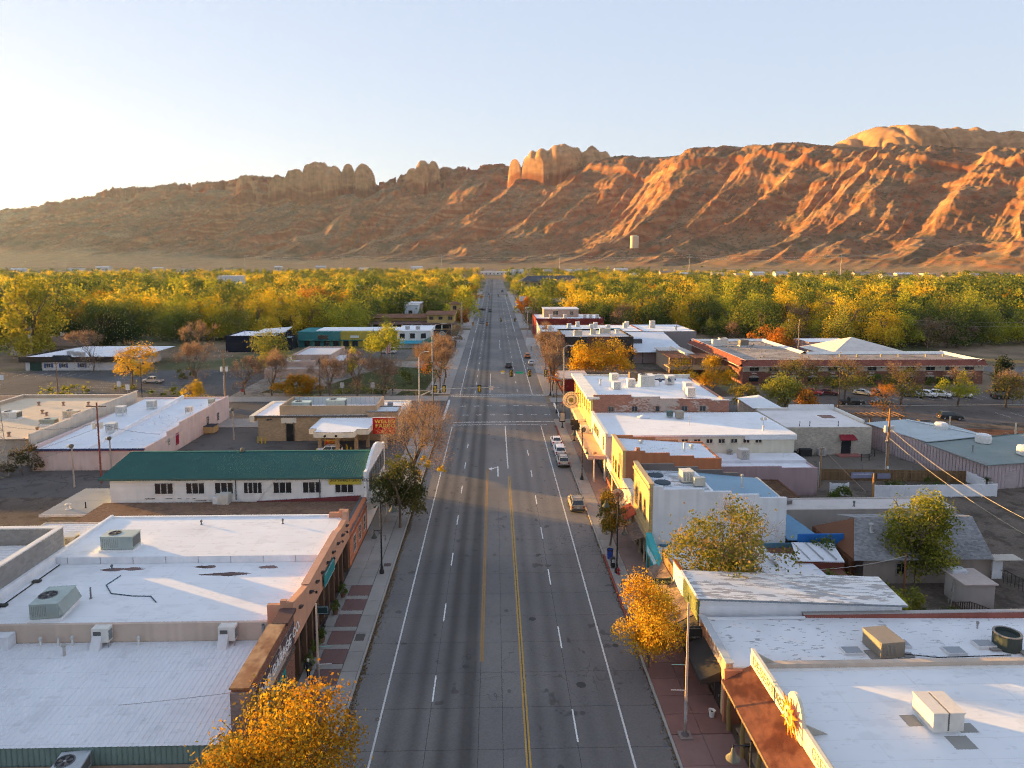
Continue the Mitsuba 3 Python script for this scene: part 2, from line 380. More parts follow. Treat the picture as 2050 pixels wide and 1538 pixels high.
# yards and car parks
sheet('parking_lot', rect(-150, -16.1, 100, 148.9), -.02, (.085, .078, .075), 'm_asphalt')
sheet('gravel_yard', rect(-110, -16.1, 60, 100), -.022, (.11, .09, .075), 'm_dirt')
lot2 = sheet('parking_lot', rect(-160, -66, 172.6, 215), -.008, (.07, .07, .072), 'm_asphalt')
for x in np.arange(-150, -118, 3.2): obj('bay_line', M().poly(rect(x, x + .12, 205, 211), -.003, (.5, .5, .5)), parent=lot2)
for y in np.arange(180, 212, 3.0): obj('bay_line', M().poly(rect(-108, -102, y, y + .12), -.003, (.5, .5, .5)), parent=lot2)
for y in np.arange(182, 214, 3.0): obj('bay_line', M().poly(rect(-90, -84, y, y + .12), -.003, (.4, .4, .4)), parent=lot2)
sheet('parking_lot', rect(-60, -30, 236, 262), -.008, (.1, .095, .09), 'm_asphalt')
sheet('plaza', rect(-66, -17, 172.6, 232), -.006, (.21, .185, .16), 'm_dirt')
sheet('lawn', [(-46, 186), (-18, 181), (-17, 214), (-34, 222)], -.002, (.05, .06, .022), 'm_dirt')
sheet('lawn', [(-60, 178), (-28, 175), (-28, 182), (-58, 190)], -.001, (.07, .065, .03), 'm_dirt')
sheet('lawn', [(-25, 174), (-14, 173.6), (-15, 179), (-24, 180)], .002, (.055, .06, .025), 'm_dirt')
sheet('gravel_yard', rect(17.3, 140, 60, 146), -.021, (.125, .10, .083), 'm_dirt')
sheet('parking_lot', rect(48, 74, 104.9, 124), -.012, (.125, .105, .09), 'm_asphalt')
lot3 = sheet('parking_lot', rect(62, 220, 141, 175), -.001, (.1, .085, .075), 'm_asphalt')
for x in np.arange(95, 150, 3.0): obj('bay_line', M().poly(rect(x, x + .12, 165, 170), .004, (.5, .48, .45)), parent=lot3)
for x in np.arange(112, 140, 3.4): obj('bay_line', M().poly(rect(x, x + .12, 146, 151), .004, (.45, .43, .4)), parent=lot3)
sheet('planting_bed', [(79, 131.5), (84, 136), (92, 138), (108, 134), (112, 128), (96, 127), (86, 129)], .012, (.24, .095, .045), 'm_dirt')
sheet('planting_bed', rect(64, 80, 124, 136), .011, (.26, .11, .06), 'm_dirt')
sheet('lawn', [(96, 126.5), (135, 124), (140, 130), (112, 132)], .008, (.085, .09, .03), 'm_dirt')
struct('path', BOX(80, 150, 123.2, 125.2, -.02, .06, (.36, .3, .24), bottom=False), PAINT)
struct('kerb', BOX(80, 215, 158.2, 158.6, -.02, .14, (.3, .27, .24), bottom=False), PAINT)
sheet('gravel_yard', rect(17.3, 60, 169.6, 250), -.009, (.10, .085, .07), 'm_dirt')
sheet('road', [(150, 205), (300, 196), (300, 206), (150, 216)], .003, (.12, .105, .095), 'm_asphalt')

# ------------------------------------------------------------------ the cliffs: one sheet of land whose foot runs away to the far left
AZ = np.array([2900, 2050, 1700, 1450, 1200, 1000, 800, 600, 450, 300, 150, 0, -200, -450], float)
FY = np.array([800, 1150, 1370, 1580, 1900, 2230, 2600, 2860, 3000, 3180, 3480, 4000, 4950, 6500], float)
SKY = [(2900, 268), (2050, 292), (1900, 288), (1800, 290), (1660, 287), (1600, 281), (1530, 287), (1450, 291), (1300, 297), (1210, 303), (1130, 318), (1000, 320), (900, 323), (860, 326), (800, 338), (740, 352), (650, 356), (560, 352), (520, 340), (470, 337), (400, 343), (335, 347), (300, 352), (240, 353), (180, 362), (150, 372), (110, 377), (60, 390), (0, 408), (-200, 420), (-450, 440)]
def interp(tab, x):
    t = np.array(sorted(tab), float); return np.interp(x, t[:, 0], t[:, 1])
DOMES = [(267, 2850, 86, 495), (202, 2850, 69, 476), (328, 2850, 41, 487), (389, 2850, 53, 485), (83, 2850, 33, 440), (155, 2850, 45, 464), (440, 2850, 41, 470), (1105, 1980, 148, 405), (1006, 1980, 85, 380), (1230, 2000, 100, 403), (1288, 1980, 106, 402), (1387, 1960, 119, 390), (1498, 1940, 139, 380), (1644, 1900, 217, 377), (-860, 3450, 64, 500), (-823, 3450, 39, 503), (-959, 3450, 64, 471), (-774, 3450, 54, 486), (-700, 3450, 34, 496), (-626, 3450, 54, 488), (-1057, 3450, 64, 449), (-318, 3200, 41, 476), (-1240, 3550, 56, 461), (-272, 3200, 32, 478), (-363, 3200, 41, 442)]
NS = 1500
s_az = np.linspace(2700, -420, NS)
fy = np.interp(s_az, AZ[::-1], FY[::-1]); k = np.ones(31) / 31
fy = np.convolve(np.pad(fy, 15, mode='edge'), k, 'valid')
foot = np.column_stack([fy * (s_az - 989) / 1400, fy])
tan_ = np.gradient(foot, axis=0); nrm = np.column_stack([tan_[:, 1], -tan_[:, 0]])
nrm /= np.linalg.norm(nrm, axis=1, keepdims=True)
nrm[(nrm * foot).sum(1) < 0] *= -1
kk = np.ones(161) / 161
nrm = np.column_stack([np.convolve(np.pad(nrm[:, i], 80, mode='edge'), kk, 'valid') for i in (0, 1)]); nrm /= np.linalg.norm(nrm, axis=1, keepdims=True)
arc = np.concatenate([[0], np.cumsum(np.linalg.norm(np.diff(foot, axis=0), axis=1))])
tt = np.concatenate([np.linspace(-900, -160, 40, endpoint=False), np.linspace(-160, 640, 230, endpoint=False), np.linspace(640, 1500, 70)])
A, TT = np.meshgrid(arc, tt, indexing='ij')
def n2(a, b, c=0.0, o=4, seed=0): return meshkit.fbm(np.stack([a, b, np.full_like(a, c)], -1), o, seed)
def ridge(a, b, seed): return 1 - np.abs(2 * meshkit.noise(np.stack([a, b, np.zeros_like(a)], -1), seed) - 1)
scl = np.clip(fy / 1900, .85, 1.5)[:, None] * np.ones_like(TT)
warp = 55 * (n2(A / 260, TT / 400, 1.0, 3, 5) - .5) * 2
alc = ridge((A + warp) / 520, TT / 4000, 10)
te = TT / scl + (alc * 150 - 90 + 40 * (n2(A / 90, TT / 300, 2.0, 3, 15) - .5)) * np.clip((TT + 170) / 300, 0, 1) * np.clip((900 - TT) / 300, 0.2, 1)
prof = np.interp(te, [-900, -200, -80, 20, 110, 200, 280, 330, 346, 400, 412, 450, 470, 540, 620, 2000], [0, .0, .025, .10, .23, .40, .56, .67, .725, .82, .875, .93, .965, .99, 1.0, 1.02])
def skyline(tab, t):            # the land's height where the line of the crest crosses the far view
    q = foot + nrm * t; return (EYE + (514 - interp(tab, 989 + 1400 * q[:, 0] / q[:, 1])) / 1400 * q[:, 1])[:, None]
Hs = skyline(SKY, 520) * np.interp(s_az, [-420, 500, 900, 2700], [.97, .97, .99, 1.0])[:, None]
apron = np.interp(s_az, [0, 300, 600, 1000, 2700], [130, 85, 50, 22, 12])[:, None] * np.clip((TT + 900) / 900, 0, 1) ** 2
Z = np.maximum(prof * (Hs - apron * .5), 0) + apron * np.clip(1 - prof, 0, 1)
# gullies: sharp spurs running down the fall line, three sizes, dying out at the rim and on the flat
env = np.interp(te, [-200, -90, 60, 250, 380, 450, 520, 600], [0, .30, .75, 1.0, .8, .5, .2, 0])
gw = A + warp + .18 * TT
g1 = ridge(gw / 150, TT / 1100, 11); g2 = ridge((gw + warp) / 62, TT / 420, 12); g3 = ridge((gw + warp) / 25, TT / 150, 13); g4 = ridge(A / 11, TT / 60, 14)
Z -= env * scl * (92 * (1 - g1) + 30 * (1 - g2) + 12 * (1 - g3) + 4 * (1 - g4) - 34)
hum = np.clip(1 - np.abs(te + 20) / 170, 0, 1)
Z += hum * (22 * ridge(A / 70 + warp / 50, TT / 110, 21) ** 1.4 + 9 * ridge(A / 27, TT / 36, 22)) * np.clip((TT + 280) / 200, 0, 1)
rough = np.clip(prof * 3, 0, 1) * np.where(prof > .985, .4, 1)
Z += ((n2(A / 40, TT / 40, 0, 4, 31) - .5) * 14 + (n2(A / 12, TT / 12, 0, 3, 32) - .5) * 9) * rough
stepn = n2(A / 26, TT / 200, 4.0, 3, 33)        # broken ledges of the upper cliff bands
for lv, hh in ((.70, 16), (.86, 20), (.955, 14)): Z += hh * (stepn - .35) * np.exp(-((prof - lv) / .035) ** 2)
pin = np.interp(s_az, [-420, 300, 720, 860, 2700], [1, 1, .7, 0.05, 0.0])[:, None]   # broken pillars along the far rim
Z += pin * (62 * (n2(A / 34, TT / 50, 2.0, 2, 44) > .54) + 20 * n2(A / 15, TT / 15, 1.0, 2, 45) - 50) * np.clip((te - 400) / 40, 0, 1) * np.clip((620 - te) / 60, 0, 1)
XY = foot[:, None, :] + nrm[:, None, :] * TT[..., None]
# smooth sandstone domes and fins standing back from the rim: (x, y, radius, top)
dm = np.zeros_like(Z)
for x, y, r, h in DOMES:
    q = ((XY[..., 0] - x) / r) ** 2 + ((XY[..., 1] - y) / (r * 1.5)) ** 2
    d = h - 8 - 95 + 95 * np.sqrt(np.clip(1 - q, 0, 1)) + 16 * (n2(XY[..., 0] / 40, XY[..., 1] / 40, 0, 3, 51) - .5) - 14 * ridge(XY[..., 0] / 30, XY[..., 1] / 90, 52) ** 2
    on = (q < 1) & (d > Z) & (TT > 480); Z = np.where(on, d, Z); dm = np.where(on, 1.0, dm)
Z[:, 0] = -2; Z -= np.clip((-700 - TT) / 150, 0, 1) * 3
V = np.concatenate([XY, Z[..., None]], -1).reshape(-1, 3)
idx = np.arange(NS * len(tt)).reshape(NS, len(tt))
F = np.stack([idx[:-1, :-1], idx[1:, :-1], idx[1:, 1:], idx[:-1, 1:]], -1).reshape(-1, 4)
F = np.vstack([F[:, [0, 1, 2]], F[:, [0, 2, 3]]])
nz = np.cross(V[F[:, 1]] - V[F[:, 0]], V[F[:, 2]] - V[F[:, 0]])[:, 2]
if nz.mean() < 0: F = F[:, ::-1]
dome_uv = np.column_stack([dm.reshape(-1), np.zeros(NS * len(tt))])
scene['hills'] = mikit.ply((V, F), 'm_rock', smooth=True, uv=dome_uv)
tag('hills', 'red sandstone cliff with gullied talus slopes behind the town', kind='structure')

# ------------------------------------------------------------------ trees
PAL = {'gold': [(.66, .48, .04), (.56, .40, .03), (.50, .38, .04), (.72, .54, .06)],
       'lime': [(.44, .43, .05), (.34, .35, .045), (.52, .46, .05), (.28, .30, .045)],
       'olive': [(.22, .235, .05), (.27, .26, .05), (.17, .195, .045), (.34, .30, .05)],
       'green': [(.10, .14, .034), (.13, .165, .04), (.08, .115, .03), (.17, .19, .045)],
       'amber': [(.50, .25, .02), (.42, .21, .02), (.55, .31, .03), (.34, .2, .03)],
       'rust': [(.46, .17, .03), (.36, .14, .03), (.52, .24, .04)],
       'sere': [(.27, .19, .135), (.22, .15, .105), (.33, .23, .16), (.24, .15, .095)],
       'mixed': [(.20, .18, .04), (.36, .28, .04), (.24, .17, .09), (.14, .14, .035)]}
def crown(seed, R, H, z0, n, leaf, pal, lumps=14, flat=1.0, sparse=0.0, droop=0.0, tri=False):
    """Leaf faces round the skins of overlapping clumps inside an ellipsoid R wide and H tall that starts at z0."""
    rg = np.random.default_rng(seed)
    c = []
    while len(c) < lumps:
        p = rg.uniform(-1, 1, 3)
        if .25 < np.linalg.norm(p) < .8: c.append(p)
    c = np.array(c) * [R, R, H / 2] + [0, 0, z0 + H / 2]
    c[:, 2] = np.where(c[:, 2] < z0 + H * .3, c[:, 2] + H * .12, c[:, 2])
    rad = rg.uniform(.26, .46, lumps) * min(R, H / 2) * 1.15
    w = rad ** 2 / (rad ** 2).sum()
    i = rg.choice(lumps, n, p=w)
    d = rg.normal(size=(n, 3)); d /= np.linalg.norm(d, axis=1, keepdims=True)
    d[:, 2] = np.where(d[:, 2] < -.25, -d[:, 2] * .6, d[:, 2])
    lump = .68 + .64 * meshkit.noise(d * 2.6 + i[:, None] * 7.3, seed)[:, None]
    p = c[i] + d * rad[i][:, None] * lump * rg.uniform(.55, 1.12, (n, 1)) ** .7 * [1, 1, flat]
    stray = rg.random(n) < .1; p[stray] += rg.normal(size=(stray.sum(), 3)) * R * .12
    lo, hi = np.percentile(p[:, 2], [1, 99]); p[:, 2] = z0 + (p[:, 2] - lo) * H / (hi - lo)
    p[:, :2] *= R / np.percentile(np.linalg.norm(p[:, :2], axis=1), 97)
    if droop: p[:, 2] -= droop * rg.random(n)
    nn = d * .9 + rg.normal(size=(n, 3)) * .75; nn /= np.linalg.norm(nn, axis=1, keepdims=True)
    a = np.cross(nn, rg.normal(size=(n, 3))); a /= np.linalg.norm(a, axis=1, keepdims=True); b = np.cross(nn, a)
    sz = leaf * rg.uniform(.6, 1.3, (n, 1))
    if tri: V = np.stack([p + a * sz, p - a * sz * .6 + b * sz * .9, p - a * sz * .6 - b * sz * .9], 1); F = np.arange(3 * n).reshape(n, 3)
    else:
        V = np.stack([p + a * sz, p + b * sz * .62, p - a * sz, p - b * sz * .62], 1); F4 = np.arange(4 * n).reshape(n, 4)
        F = np.vstack([F4[:, [0, 1, 2]], F4[:, [0, 2, 3]]])
    cols = PAL[pal] if isinstance(pal, str) else pal
    tone = rg.integers(0, len(cols), lumps)
    pick = np.where(rg.random(n) < .55, tone[i], rg.integers(0, len(cols), n))
    pk = np.array([rgbpack(q) for q in cols], float)[pick]
    return V.reshape(-1, 3), F, np.repeat(pk, V.shape[1], 0)

def limbs(seed, R, H, z0, r0, n=7, depth=3, col=(.12, .085, .065), spread=.62, twig=0):
    """Trunk and forking limbs as tubes; returns the mesh and the twig ends."""
    rg = np.random.default_rng(seed); m = M(); ends = []
    def grow(p, d, ln, r, lev):
        q = p + d * ln * .5 + rg.normal(size=3) * ln * .04; e = p + d * ln + rg.normal(size=3) * ln * .06
        m.tube([p, q, e], [r, r * .82, r * .62], 6 if lev < 2 else (4 if lev < 3 else 3), col, cap=False)
        if lev >= depth: ends.append((e, d)); return
        for _ in range(n if lev == 0 else rg.integers(2, 4)):
            s = rg.normal(size=3); s -= d * (s @ d); s /= np.linalg.norm(s) + 1e-9
            k = spread * rg.uniform(.6, 1.25)
            nd = d * math.cos(k) + s * math.sin(k); nd[2] += .12; nd /= np.linalg.norm(nd)
            grow(e if lev else p + d * ln * rg.uniform(.75, 1.0), nd, ln * rg.uniform(.55, .8) if lev else (H - z0) * rg.uniform(.32, .46), r * rg.uniform(.45, .62), lev + 1)
    grow(np.array([0, 0, -.1]), np.array([0.02, 0.01, 1.0]), z0 + .25 * (H - z0), r0, 0)
    return m, ends

def twigs(seed, ends, n, ln, col, r=.012, fan=.8):
    """Fine bare shoots at the limb ends."""
    rg = np.random.default_rng(seed); V, F, C = [], [], []; k = 0
    cols = np.array([rgbpack(c) for c in PAL[col]], float)
    for e, d in ends:
        for _ in range(n):
            q = d + rg.normal(size=3) * fan * .6; q[2] += .35; q /= np.linalg.norm(q)
            a = e + rg.normal(size=3) * ln * .25; b = a + q * ln * rg.uniform(.5, 1.25)
            w = np.cross(q, rg.normal(size=3)); w /= np.linalg.norm(w); w *= r
            V += [a - w, a + w, b]; F.append([k, k + 1, k + 2]); C += [cols[rg.integers(len(cols))]] * 3; k += 3
            for _ in range(2):
                t = a + (b - a) * rg.uniform(.3, .8); s = q + rg.normal(size=3) * .6; s /= np.linalg.norm(s); g = t + s * ln * .45
                w2 = np.cross(s, rg.normal(size=3)); w2 /= np.linalg.norm(w2); w2 *= r * .8
                V += [t - w2, t + w2, g]; F.append([k, k + 1, k + 2]); C += [cols[rg.integers(len(cols))]] * 3; k += 3
    return np.array(V), np.array(F), np.array(C)

def leafply(parts, smooth=False, bsdf='m_leaf'):
    v, f, c, n = [], [], [], 0
    for a, b, d in parts:
        v.append(a); f.append(np.asarray(b) + n); c.append(d); n += len(a)
    return mikit.ply((np.vstack(v), np.vstack(f)), bsdf, uv=np.vstack(c))

PROTO = {}
def proto(name, crown_ply, trunk=None):
    g = {'type': 'shapegroup'}
    if trunk is not None: g['trunk'] = trunk
    g['crown'] = crown_ply
    scene['kind_' + name] = g; any_prefix['kind_' + name] = True; PROTO[name] = 1
BARK = (.13, .095, .07)
SHAPE = [(5.0, 8.8), (5.2, 9.5), (4.6, 10.5), (4.4, 9.0), (4.8, 8.2), (3.6, 11.5), (5.6, 8.6), (4.9, 10.0), (4.6, 9.2), (5.4, 10.2), (4.2, 9.6), (3.0, 13.0)]
for i, pal in enumerate(['gold', 'lime', 'olive', 'green', 'amber', 'gold', 'lime', 'olive', 'mixed', 'green', 'sere', 'lime']):
    tm, ends = limbs(100 + i, 4.4, 9.5, 2.4, .28, 5, 2, BARK)
    R_, H_ = SHAPE[i]
    parts = [crown(200 + i, R_, H_, 1.2, 700 if pal == 'sere' else 3000, .21, pal, 26 + i % 5)]
    if pal == 'sere': parts.append(twigs(290, ends, 26, 1.6, 'sere', .035))
    proto(f'wood_{i}', leafply(parts), ply_of(tm, PAINT))
for i, pal in enumerate(['gold', 'lime', 'olive', 'green', 'amber', 'lime', 'olive', 'gold']):
    R_, H_ = SHAPE[i + 2]
    proto(f'far_{i}', leafply([crown(300 + i, R_ + .5, H_, .6, 620, .46, pal, 18)]))

def place(name, kind, x, y, sc=1.0, rot=None, sz=None, label=None, cat='tree', group=None, z=0.0, kindtag=None):
    k = key_for(name)
    rot = random.Random(hash((round(x, 2), round(y, 2))) & 0xffff).uniform(0, 360) if rot is None else rot
    w = sz if sz else (sc, sc, sc)
    scene[k] = {'type': 'instance', 'to_world': T().translate([x, y, z]).rotate([0, 0, 1], rot).scale(list(w)), 'g': {'type': 'ref', 'id': 'kind_' + kind}}
    if label: tag(k, label, cat, group, kindtag)
    return k

WORD = {0: 'golden', 1: 'yellow green', 2: 'olive', 3: 'dark green', 4: 'amber', 5: 'golden', 6: 'yellow green', 7: 'olive', 8: 'mottled half turned', 9: 'dark green', 10: 'bare brown', 11: 'slim tall yellow green'}
rt = random.Random(77)
# keep-out boxes for what the groves leave open: (x0, x1, y0, y1)
OPEN = [(-17, 18, 0, 3000), (-118, 18, 230, 286), (18, 90, 200, 305), (-60, -17, 292, 372), (60, 140, 160, 240), (84, 116, 372, 420), (20, 60, 460, 520), (-190, -140, 225, 285), (140, 330, 120, 232)]
cand = []
y = 262.0
while y < 1500:
    sp = 8.8 if y < 520 else (11.5 if y < 800 else 15.5)
    x = -.82 * y - 20
    while x < .82 * y + 20:
        px, py = x + rt.uniform(-.45, .45) * sp, y + rt.uniform(-.45, .45) * sp
        x += sp
        if any(a < px < b and c < py < d for a, b, c, d in OPEN): continue
        edge = 288 if px < 0 else (252 if px > 90 else 312)
        if px < -150: edge = 240
        if py < edge + 14 * math.sin(px * .07): continue
        gap = meshkit.noise(np.array([[px * .012, py * .012, 4.0]]))[0]
        thin = max(0, (py - 650) / 900)
        if gap < .2 + .3 * thin: continue
        if abs(px) < 45 + .02 * py and rt.random() < .55: continue
        cand.append((px, py))
    y += sp * .92
cand.sort(key=lambda p: math.hypot(p[0], p[1]))
NEAR = 285
for j, (x, y) in enumerate(cand):
    hue = meshkit.noise(np.array([[x * .03, y * .03, 9.0]]))[0] + rt.gauss(-.05, .24)
    big = rt.uniform(.7, 1.45) * (1.12 if y < 600 else .9 if y < 900 else .78)
    side = 'left' if x < 0 else 'right'
    if x > 0: hue -= .05
    if j < NEAR:
        i = [0, 5][rt.randrange(2)] if hue > .66 else [1, 6][rt.randrange(2)] if hue > .5 else [2, 7, 8][rt.randrange(3)] if hue > .33 else [3, 9][rt.randrange(2)]
        if x < 0 and rt.random() < .12: i = 4
        q = rt.random(); i = 10 if q < .07 else 11 if q < .11 else i
        ap = 989 + 1400 * x / y; zone = ('at the left edge' if ap < 250 else 'behind the diner and navy building' if ap < 560 else 'behind the yellow restaurant' if ap < 820 else 'close to the far street' if ap < 1160 else 'around the orange roofed motel' if ap < 1450 else 'behind the middle of the hotel' if ap < 1800 else 'at the right edge')
        row = 'front grove' if y < 330 else 'middle grove' if y < 430 else 'back grove'; siz = 'small ' if big < .95 else 'tall ' if big > 1.35 else ''
        place('grove_tree', f'wood_{i}', x, y, sz=(big * rt.uniform(.9, 1.15), big * rt.uniform(.9, 1.15), big * rt.uniform(.9, 1.25)),
              label=f'{siz}{WORD[i]} tree in the {row} {zone}', group=f'{siz}{WORD[i]} trees in the {row} {zone}')
    else:
        i = [0, 7][rt.randrange(2)] if hue > .68 else [1, 5][rt.randrange(2)] if hue > .48 else [2, 6][rt.randrange(2)] if hue > .28 else 3
        if rt.random() < .05: i = 4
        k = f'forest__{j:04d}'
        scene[k] = {'type': 'instance', 'to_world': T().translate([x, y, -.3]).rotate([0, 0, 1], rt.uniform(0, 360)).scale([big * 1.1, big * 1.1, big * rt.uniform(.85, 1.2)]), 'g': {'type': 'ref', 'id': f'kind_far_{i}'}}
tag('forest', 'far part of the valley groves in autumn colours', 'forest', kind='stuff')
print('trees', len(cand))

# ------------------------------------------------------------------ parts shared by buildings, vehicles and street furniture
WHITE, CREAM, TAN, BLACK, DARK, GREY = (.72, .72, .71), (.62, .57, .46), (.42, .32, .22), (.02, .02, .022), (.05, .05, .05), (.33, .33, .33)
ROOFW = (.74, .75, .77)
CACHE = {}

def at(k, m, bsdf, parent, x=0, y=0, z=0, rot=0, smooth=False, ck=None, label=None, size=None):
    """A part whose mesh was made round the origin, set at a place; ck lets copies share the mesh file."""
    if ck is not None and ck in CACHE: d = CACHE[ck]
    else:
        d = ply_of(m() if callable(m) else m, bsdf, smooth)
        if ck is not None: CACHE[ck] = d
    t = T().translate([x, y, z]).rotate([0, 0, 1], math.degrees(rot))
    if size: t = t.scale(list(size))
    kk = key_for(k, parent); scene[kk] = {**d, 'to_world': t}
    if label: tag(kk, label)
    return kk

def window(parent, x, y, z, w, h, face, frame=WHITE, cols=1, sill=False, rows=1):
    """Frame, pane and bars against a wall; face: 'n' 's' (towards the camera) 'e' 'w'."""
    rot = {'s': 0, 'n': math.pi, 'w': -math.pi / 2, 'e': math.pi / 2}[face]
    def fm():
        m = M(); t, d = .09, .09
        m.box(-w / 2, w / 2, -d, 0, h - t, h, frame); m.box(-w / 2, w / 2, -d, 0, 0, t, frame)
        m.box(-w / 2, -w / 2 + t, -d, 0, t, h - t, frame); m.box(w / 2 - t, w / 2, -d, 0, t, h - t, frame)
        for i in range(1, cols): q = -w / 2 + w * i / cols; m.box(q - .04, q + .04, -d + .02, 0, t, h - t, frame)
        for i in range(1, rows): q = h * i / rows; m.box(-w / 2 + t, w / 2 - t, -d + .025, 0, q - .03, q + .03, frame)
        if sill: m.box(-w / 2 - .12, w / 2 + .12, -.17, 0, -.1, -.002, frame)
        return m
    k = at('window', fm, PAINT, parent, x, y, z, rot, ck=('wf', w, h, frame, cols, sill, rows))
    at('pane', lambda: BOX(-w / 2 + .09, w / 2 - .09, -.03, .0, .09, h - .09, (.02, .02, .02)), 'm_glass', k, x, y, z, rot, ck=('wp', w, h))
    return k

def door(parent, x, y, z, w, h, face, col, glass=False, label=None):
    rot = {'s': 0, 'n': math.pi, 'w': -math.pi / 2, 'e': math.pi / 2}[face]
    k = at('door', lambda: BOX(-w / 2, w / 2, -.06, 0, 0, h, col), 'm_glass' if glass else PAINT, parent, x, y, z, rot, label=label)
    at('handle', lambda: BOX(w / 2 - .16, w / 2 - .1, -.12, -.06, h * .43, h * .5, GREY), 'm_metal', k, x, y, z, rot)
    return k

def flat_building(name, label, x0, x1, y0, y1, h, wall, wbsdf=WALL, roof=ROOFW, rbsdf='m_roof', par=.45, thick=.3, cap=None, cat='building', z0=-.03, roofz=None, walls=True):
    """Walls with a parapet, a roof sheet inside it and a coping; returns the key."""
    t = thing(name, label, cat)
    m = M()
    rz = roofz if roofz is not None else h - par
    if walls:
        for a, b, c, d in ((x0, x1, y0, y0 + thick), (x0, x1, y1 - thick, y1), (x0, x0 + thick, y0 + thick, y1 - thick), (x1 - thick, x1, y0 + thick, y1 - thick)):
            m.box(a, b, c, d, z0, h, wall)
        obj('wall', m, wbsdf, t)
    i = thick + .004 if walls else 0
    obj('roof', BOX(x0 + i, x1 - i, y0 + i, y1 - i, rz - .15, rz, roof), rbsdf, t)
    if cap:
        m = M(); o = .05
        m.box(x0 - o, x1 + o, y0 - o, y0 + thick + o, h, h + .09, cap); m.box(x0 - o, x1 + o, y1 - thick - o, y1 + o, h, h + .09, cap)
        m.box(x0 - o, x0 + thick + o, y0 + thick + o, y1 - thick - o, h, h + .09, cap); m.box(x1 - thick - o, x1 + o, y0 + thick + o, y1 - thick - o, h, h + .09, cap)
        obj('coping', m, PAINT, t)
    return t

def stepped_wall(parent, x0, x1, y0, y1, steps, col, bsdf, z0=-.03, name='side_wall', cap=None):
    """A wall along x whose top steps down: steps = [(x, z), ...] each from that x on."""
    m, c = M(), M()
    for i, (a, z) in enumerate(steps):
        b = steps[i + 1][0] if i + 1 < len(steps) else x1
        m.box(a, b, y0, y1, z0, z, col)
        if cap: c.box(a, b, y0 - .04, y1 + .04, z, z + .07, cap)
    k = obj(name, m, bsdf, parent)
    if cap: obj('coping', c, PAINT, parent)
    return k

# rooftop plant
def hvac(label, x, y, z, w=1.9, d=1.5, h=1.2, rot=0.0, col=(.42, .45, .42), fan=True, curb=True, slats=True, cat='air conditioner', group=None, hood=False):
    t = thing('rooftop_unit', label, cat, group)
    b = .22 if curb else 0.05
    if curb: at('curb', lambda: BOX(-w / 2 - .18, w / 2 + .18, -d / 2 - .15, d / 2 + .15, 0, b, WHITE), PAINT, t, x, y, z, rot)
    def cab():
        m = M(); m.box(-w / 2, w / 2, -d / 2, d / 2, b + .04, b + h - .06, col); m.box(-w / 2 - .05, w / 2 + .05, -d / 2 - .05, d / 2 + .05, b + h - .06, b + h, tuple(min(1, q * 1.15) for q in col))
        m.box(-w / 2 + .06, w / 2 - .06, -d / 2 + .06, d / 2 - .06, b, b + .04, DARK)
        for s in (-1, 1): m.box(s * w / 2 - .04, s * w / 2 + .04, -d / 2 - .015, -d / 2 + .05, b + .04, b + h - .06, tuple(q * .85 for q in col))
        return m
    at('cabinet', cab, PAINT, t, x, y, z, rot)
    if slats:
        def sl():
            m = M(); n = 9
            for i in range(n): q = -w / 2 + .14 + (w * .55) * i / n; m.box(q, q + .035, -d / 2 - .012, -d / 2 - .002, b + .2, b + h - .2, (.13, .14, .14))
            m.box(w * .12, w / 2 - .12, -d / 2 - .02, -d / 2 - .002, b + .14, b + h - .16, tuple(q * .9 for q in col))
            m.box(w / 2 + .002, w / 2 + .014, -d / 2 + .15, d / 2 - .15, b + .2, b + h - .2, (.12, .13, .13))
            return m
        at('grille', sl, PAINT, t, x, y, z, rot)
    if fan:
        def fn():
            m = M(); r = min(w, d) * .32; cx = -w * .18
            m.lathe((cx, 0, b + h), [(r * 1.08, 0), (r * 1.08, .05), (r * .96, .05), (r * .96, .004)], 18, (.12, .12, .12))
            m.lathe((cx, 0, b + h), [(r * .96, .006), (.001, .006)], 18, (.025, .025, .03))
            for i in range(5):
                a = i * 1.257; m.add([[cx, 0, b + h + .02], [cx + r * .85 * math.cos(a), r * .85 * math.sin(a), b + h + .03], [cx + r * .85 * math.cos(a + .6), r * .85 * math.sin(a + .6), b + h + .015]], [[0, 1, 2]], (.1, .1, .1))
            m.lathe((cx, 0, b + h), [(.09, .0), (.09, .05), (.001, .05)], 8, (.3, .3, .3))
            return m
        at('fan', fn, PAINT, t, x, y, z, rot)
    if hood: at('hood', lambda: M().add([[w / 2, -d / 2, b + .2], [w / 2, d / 2, b + .2], [w / 2 + .45, d / 2, b + .3], [w / 2 + .45, -d / 2, b + .3], [w / 2, -d / 2, b + h - .1], [w / 2, d / 2, b + h - .1]], [[0, 3, 2, 1], [3, 4, 5, 2], [0, 4, 3, 3], [1, 2, 5, 5]], col), PAINT, t, x, y, z, rot)
    return t

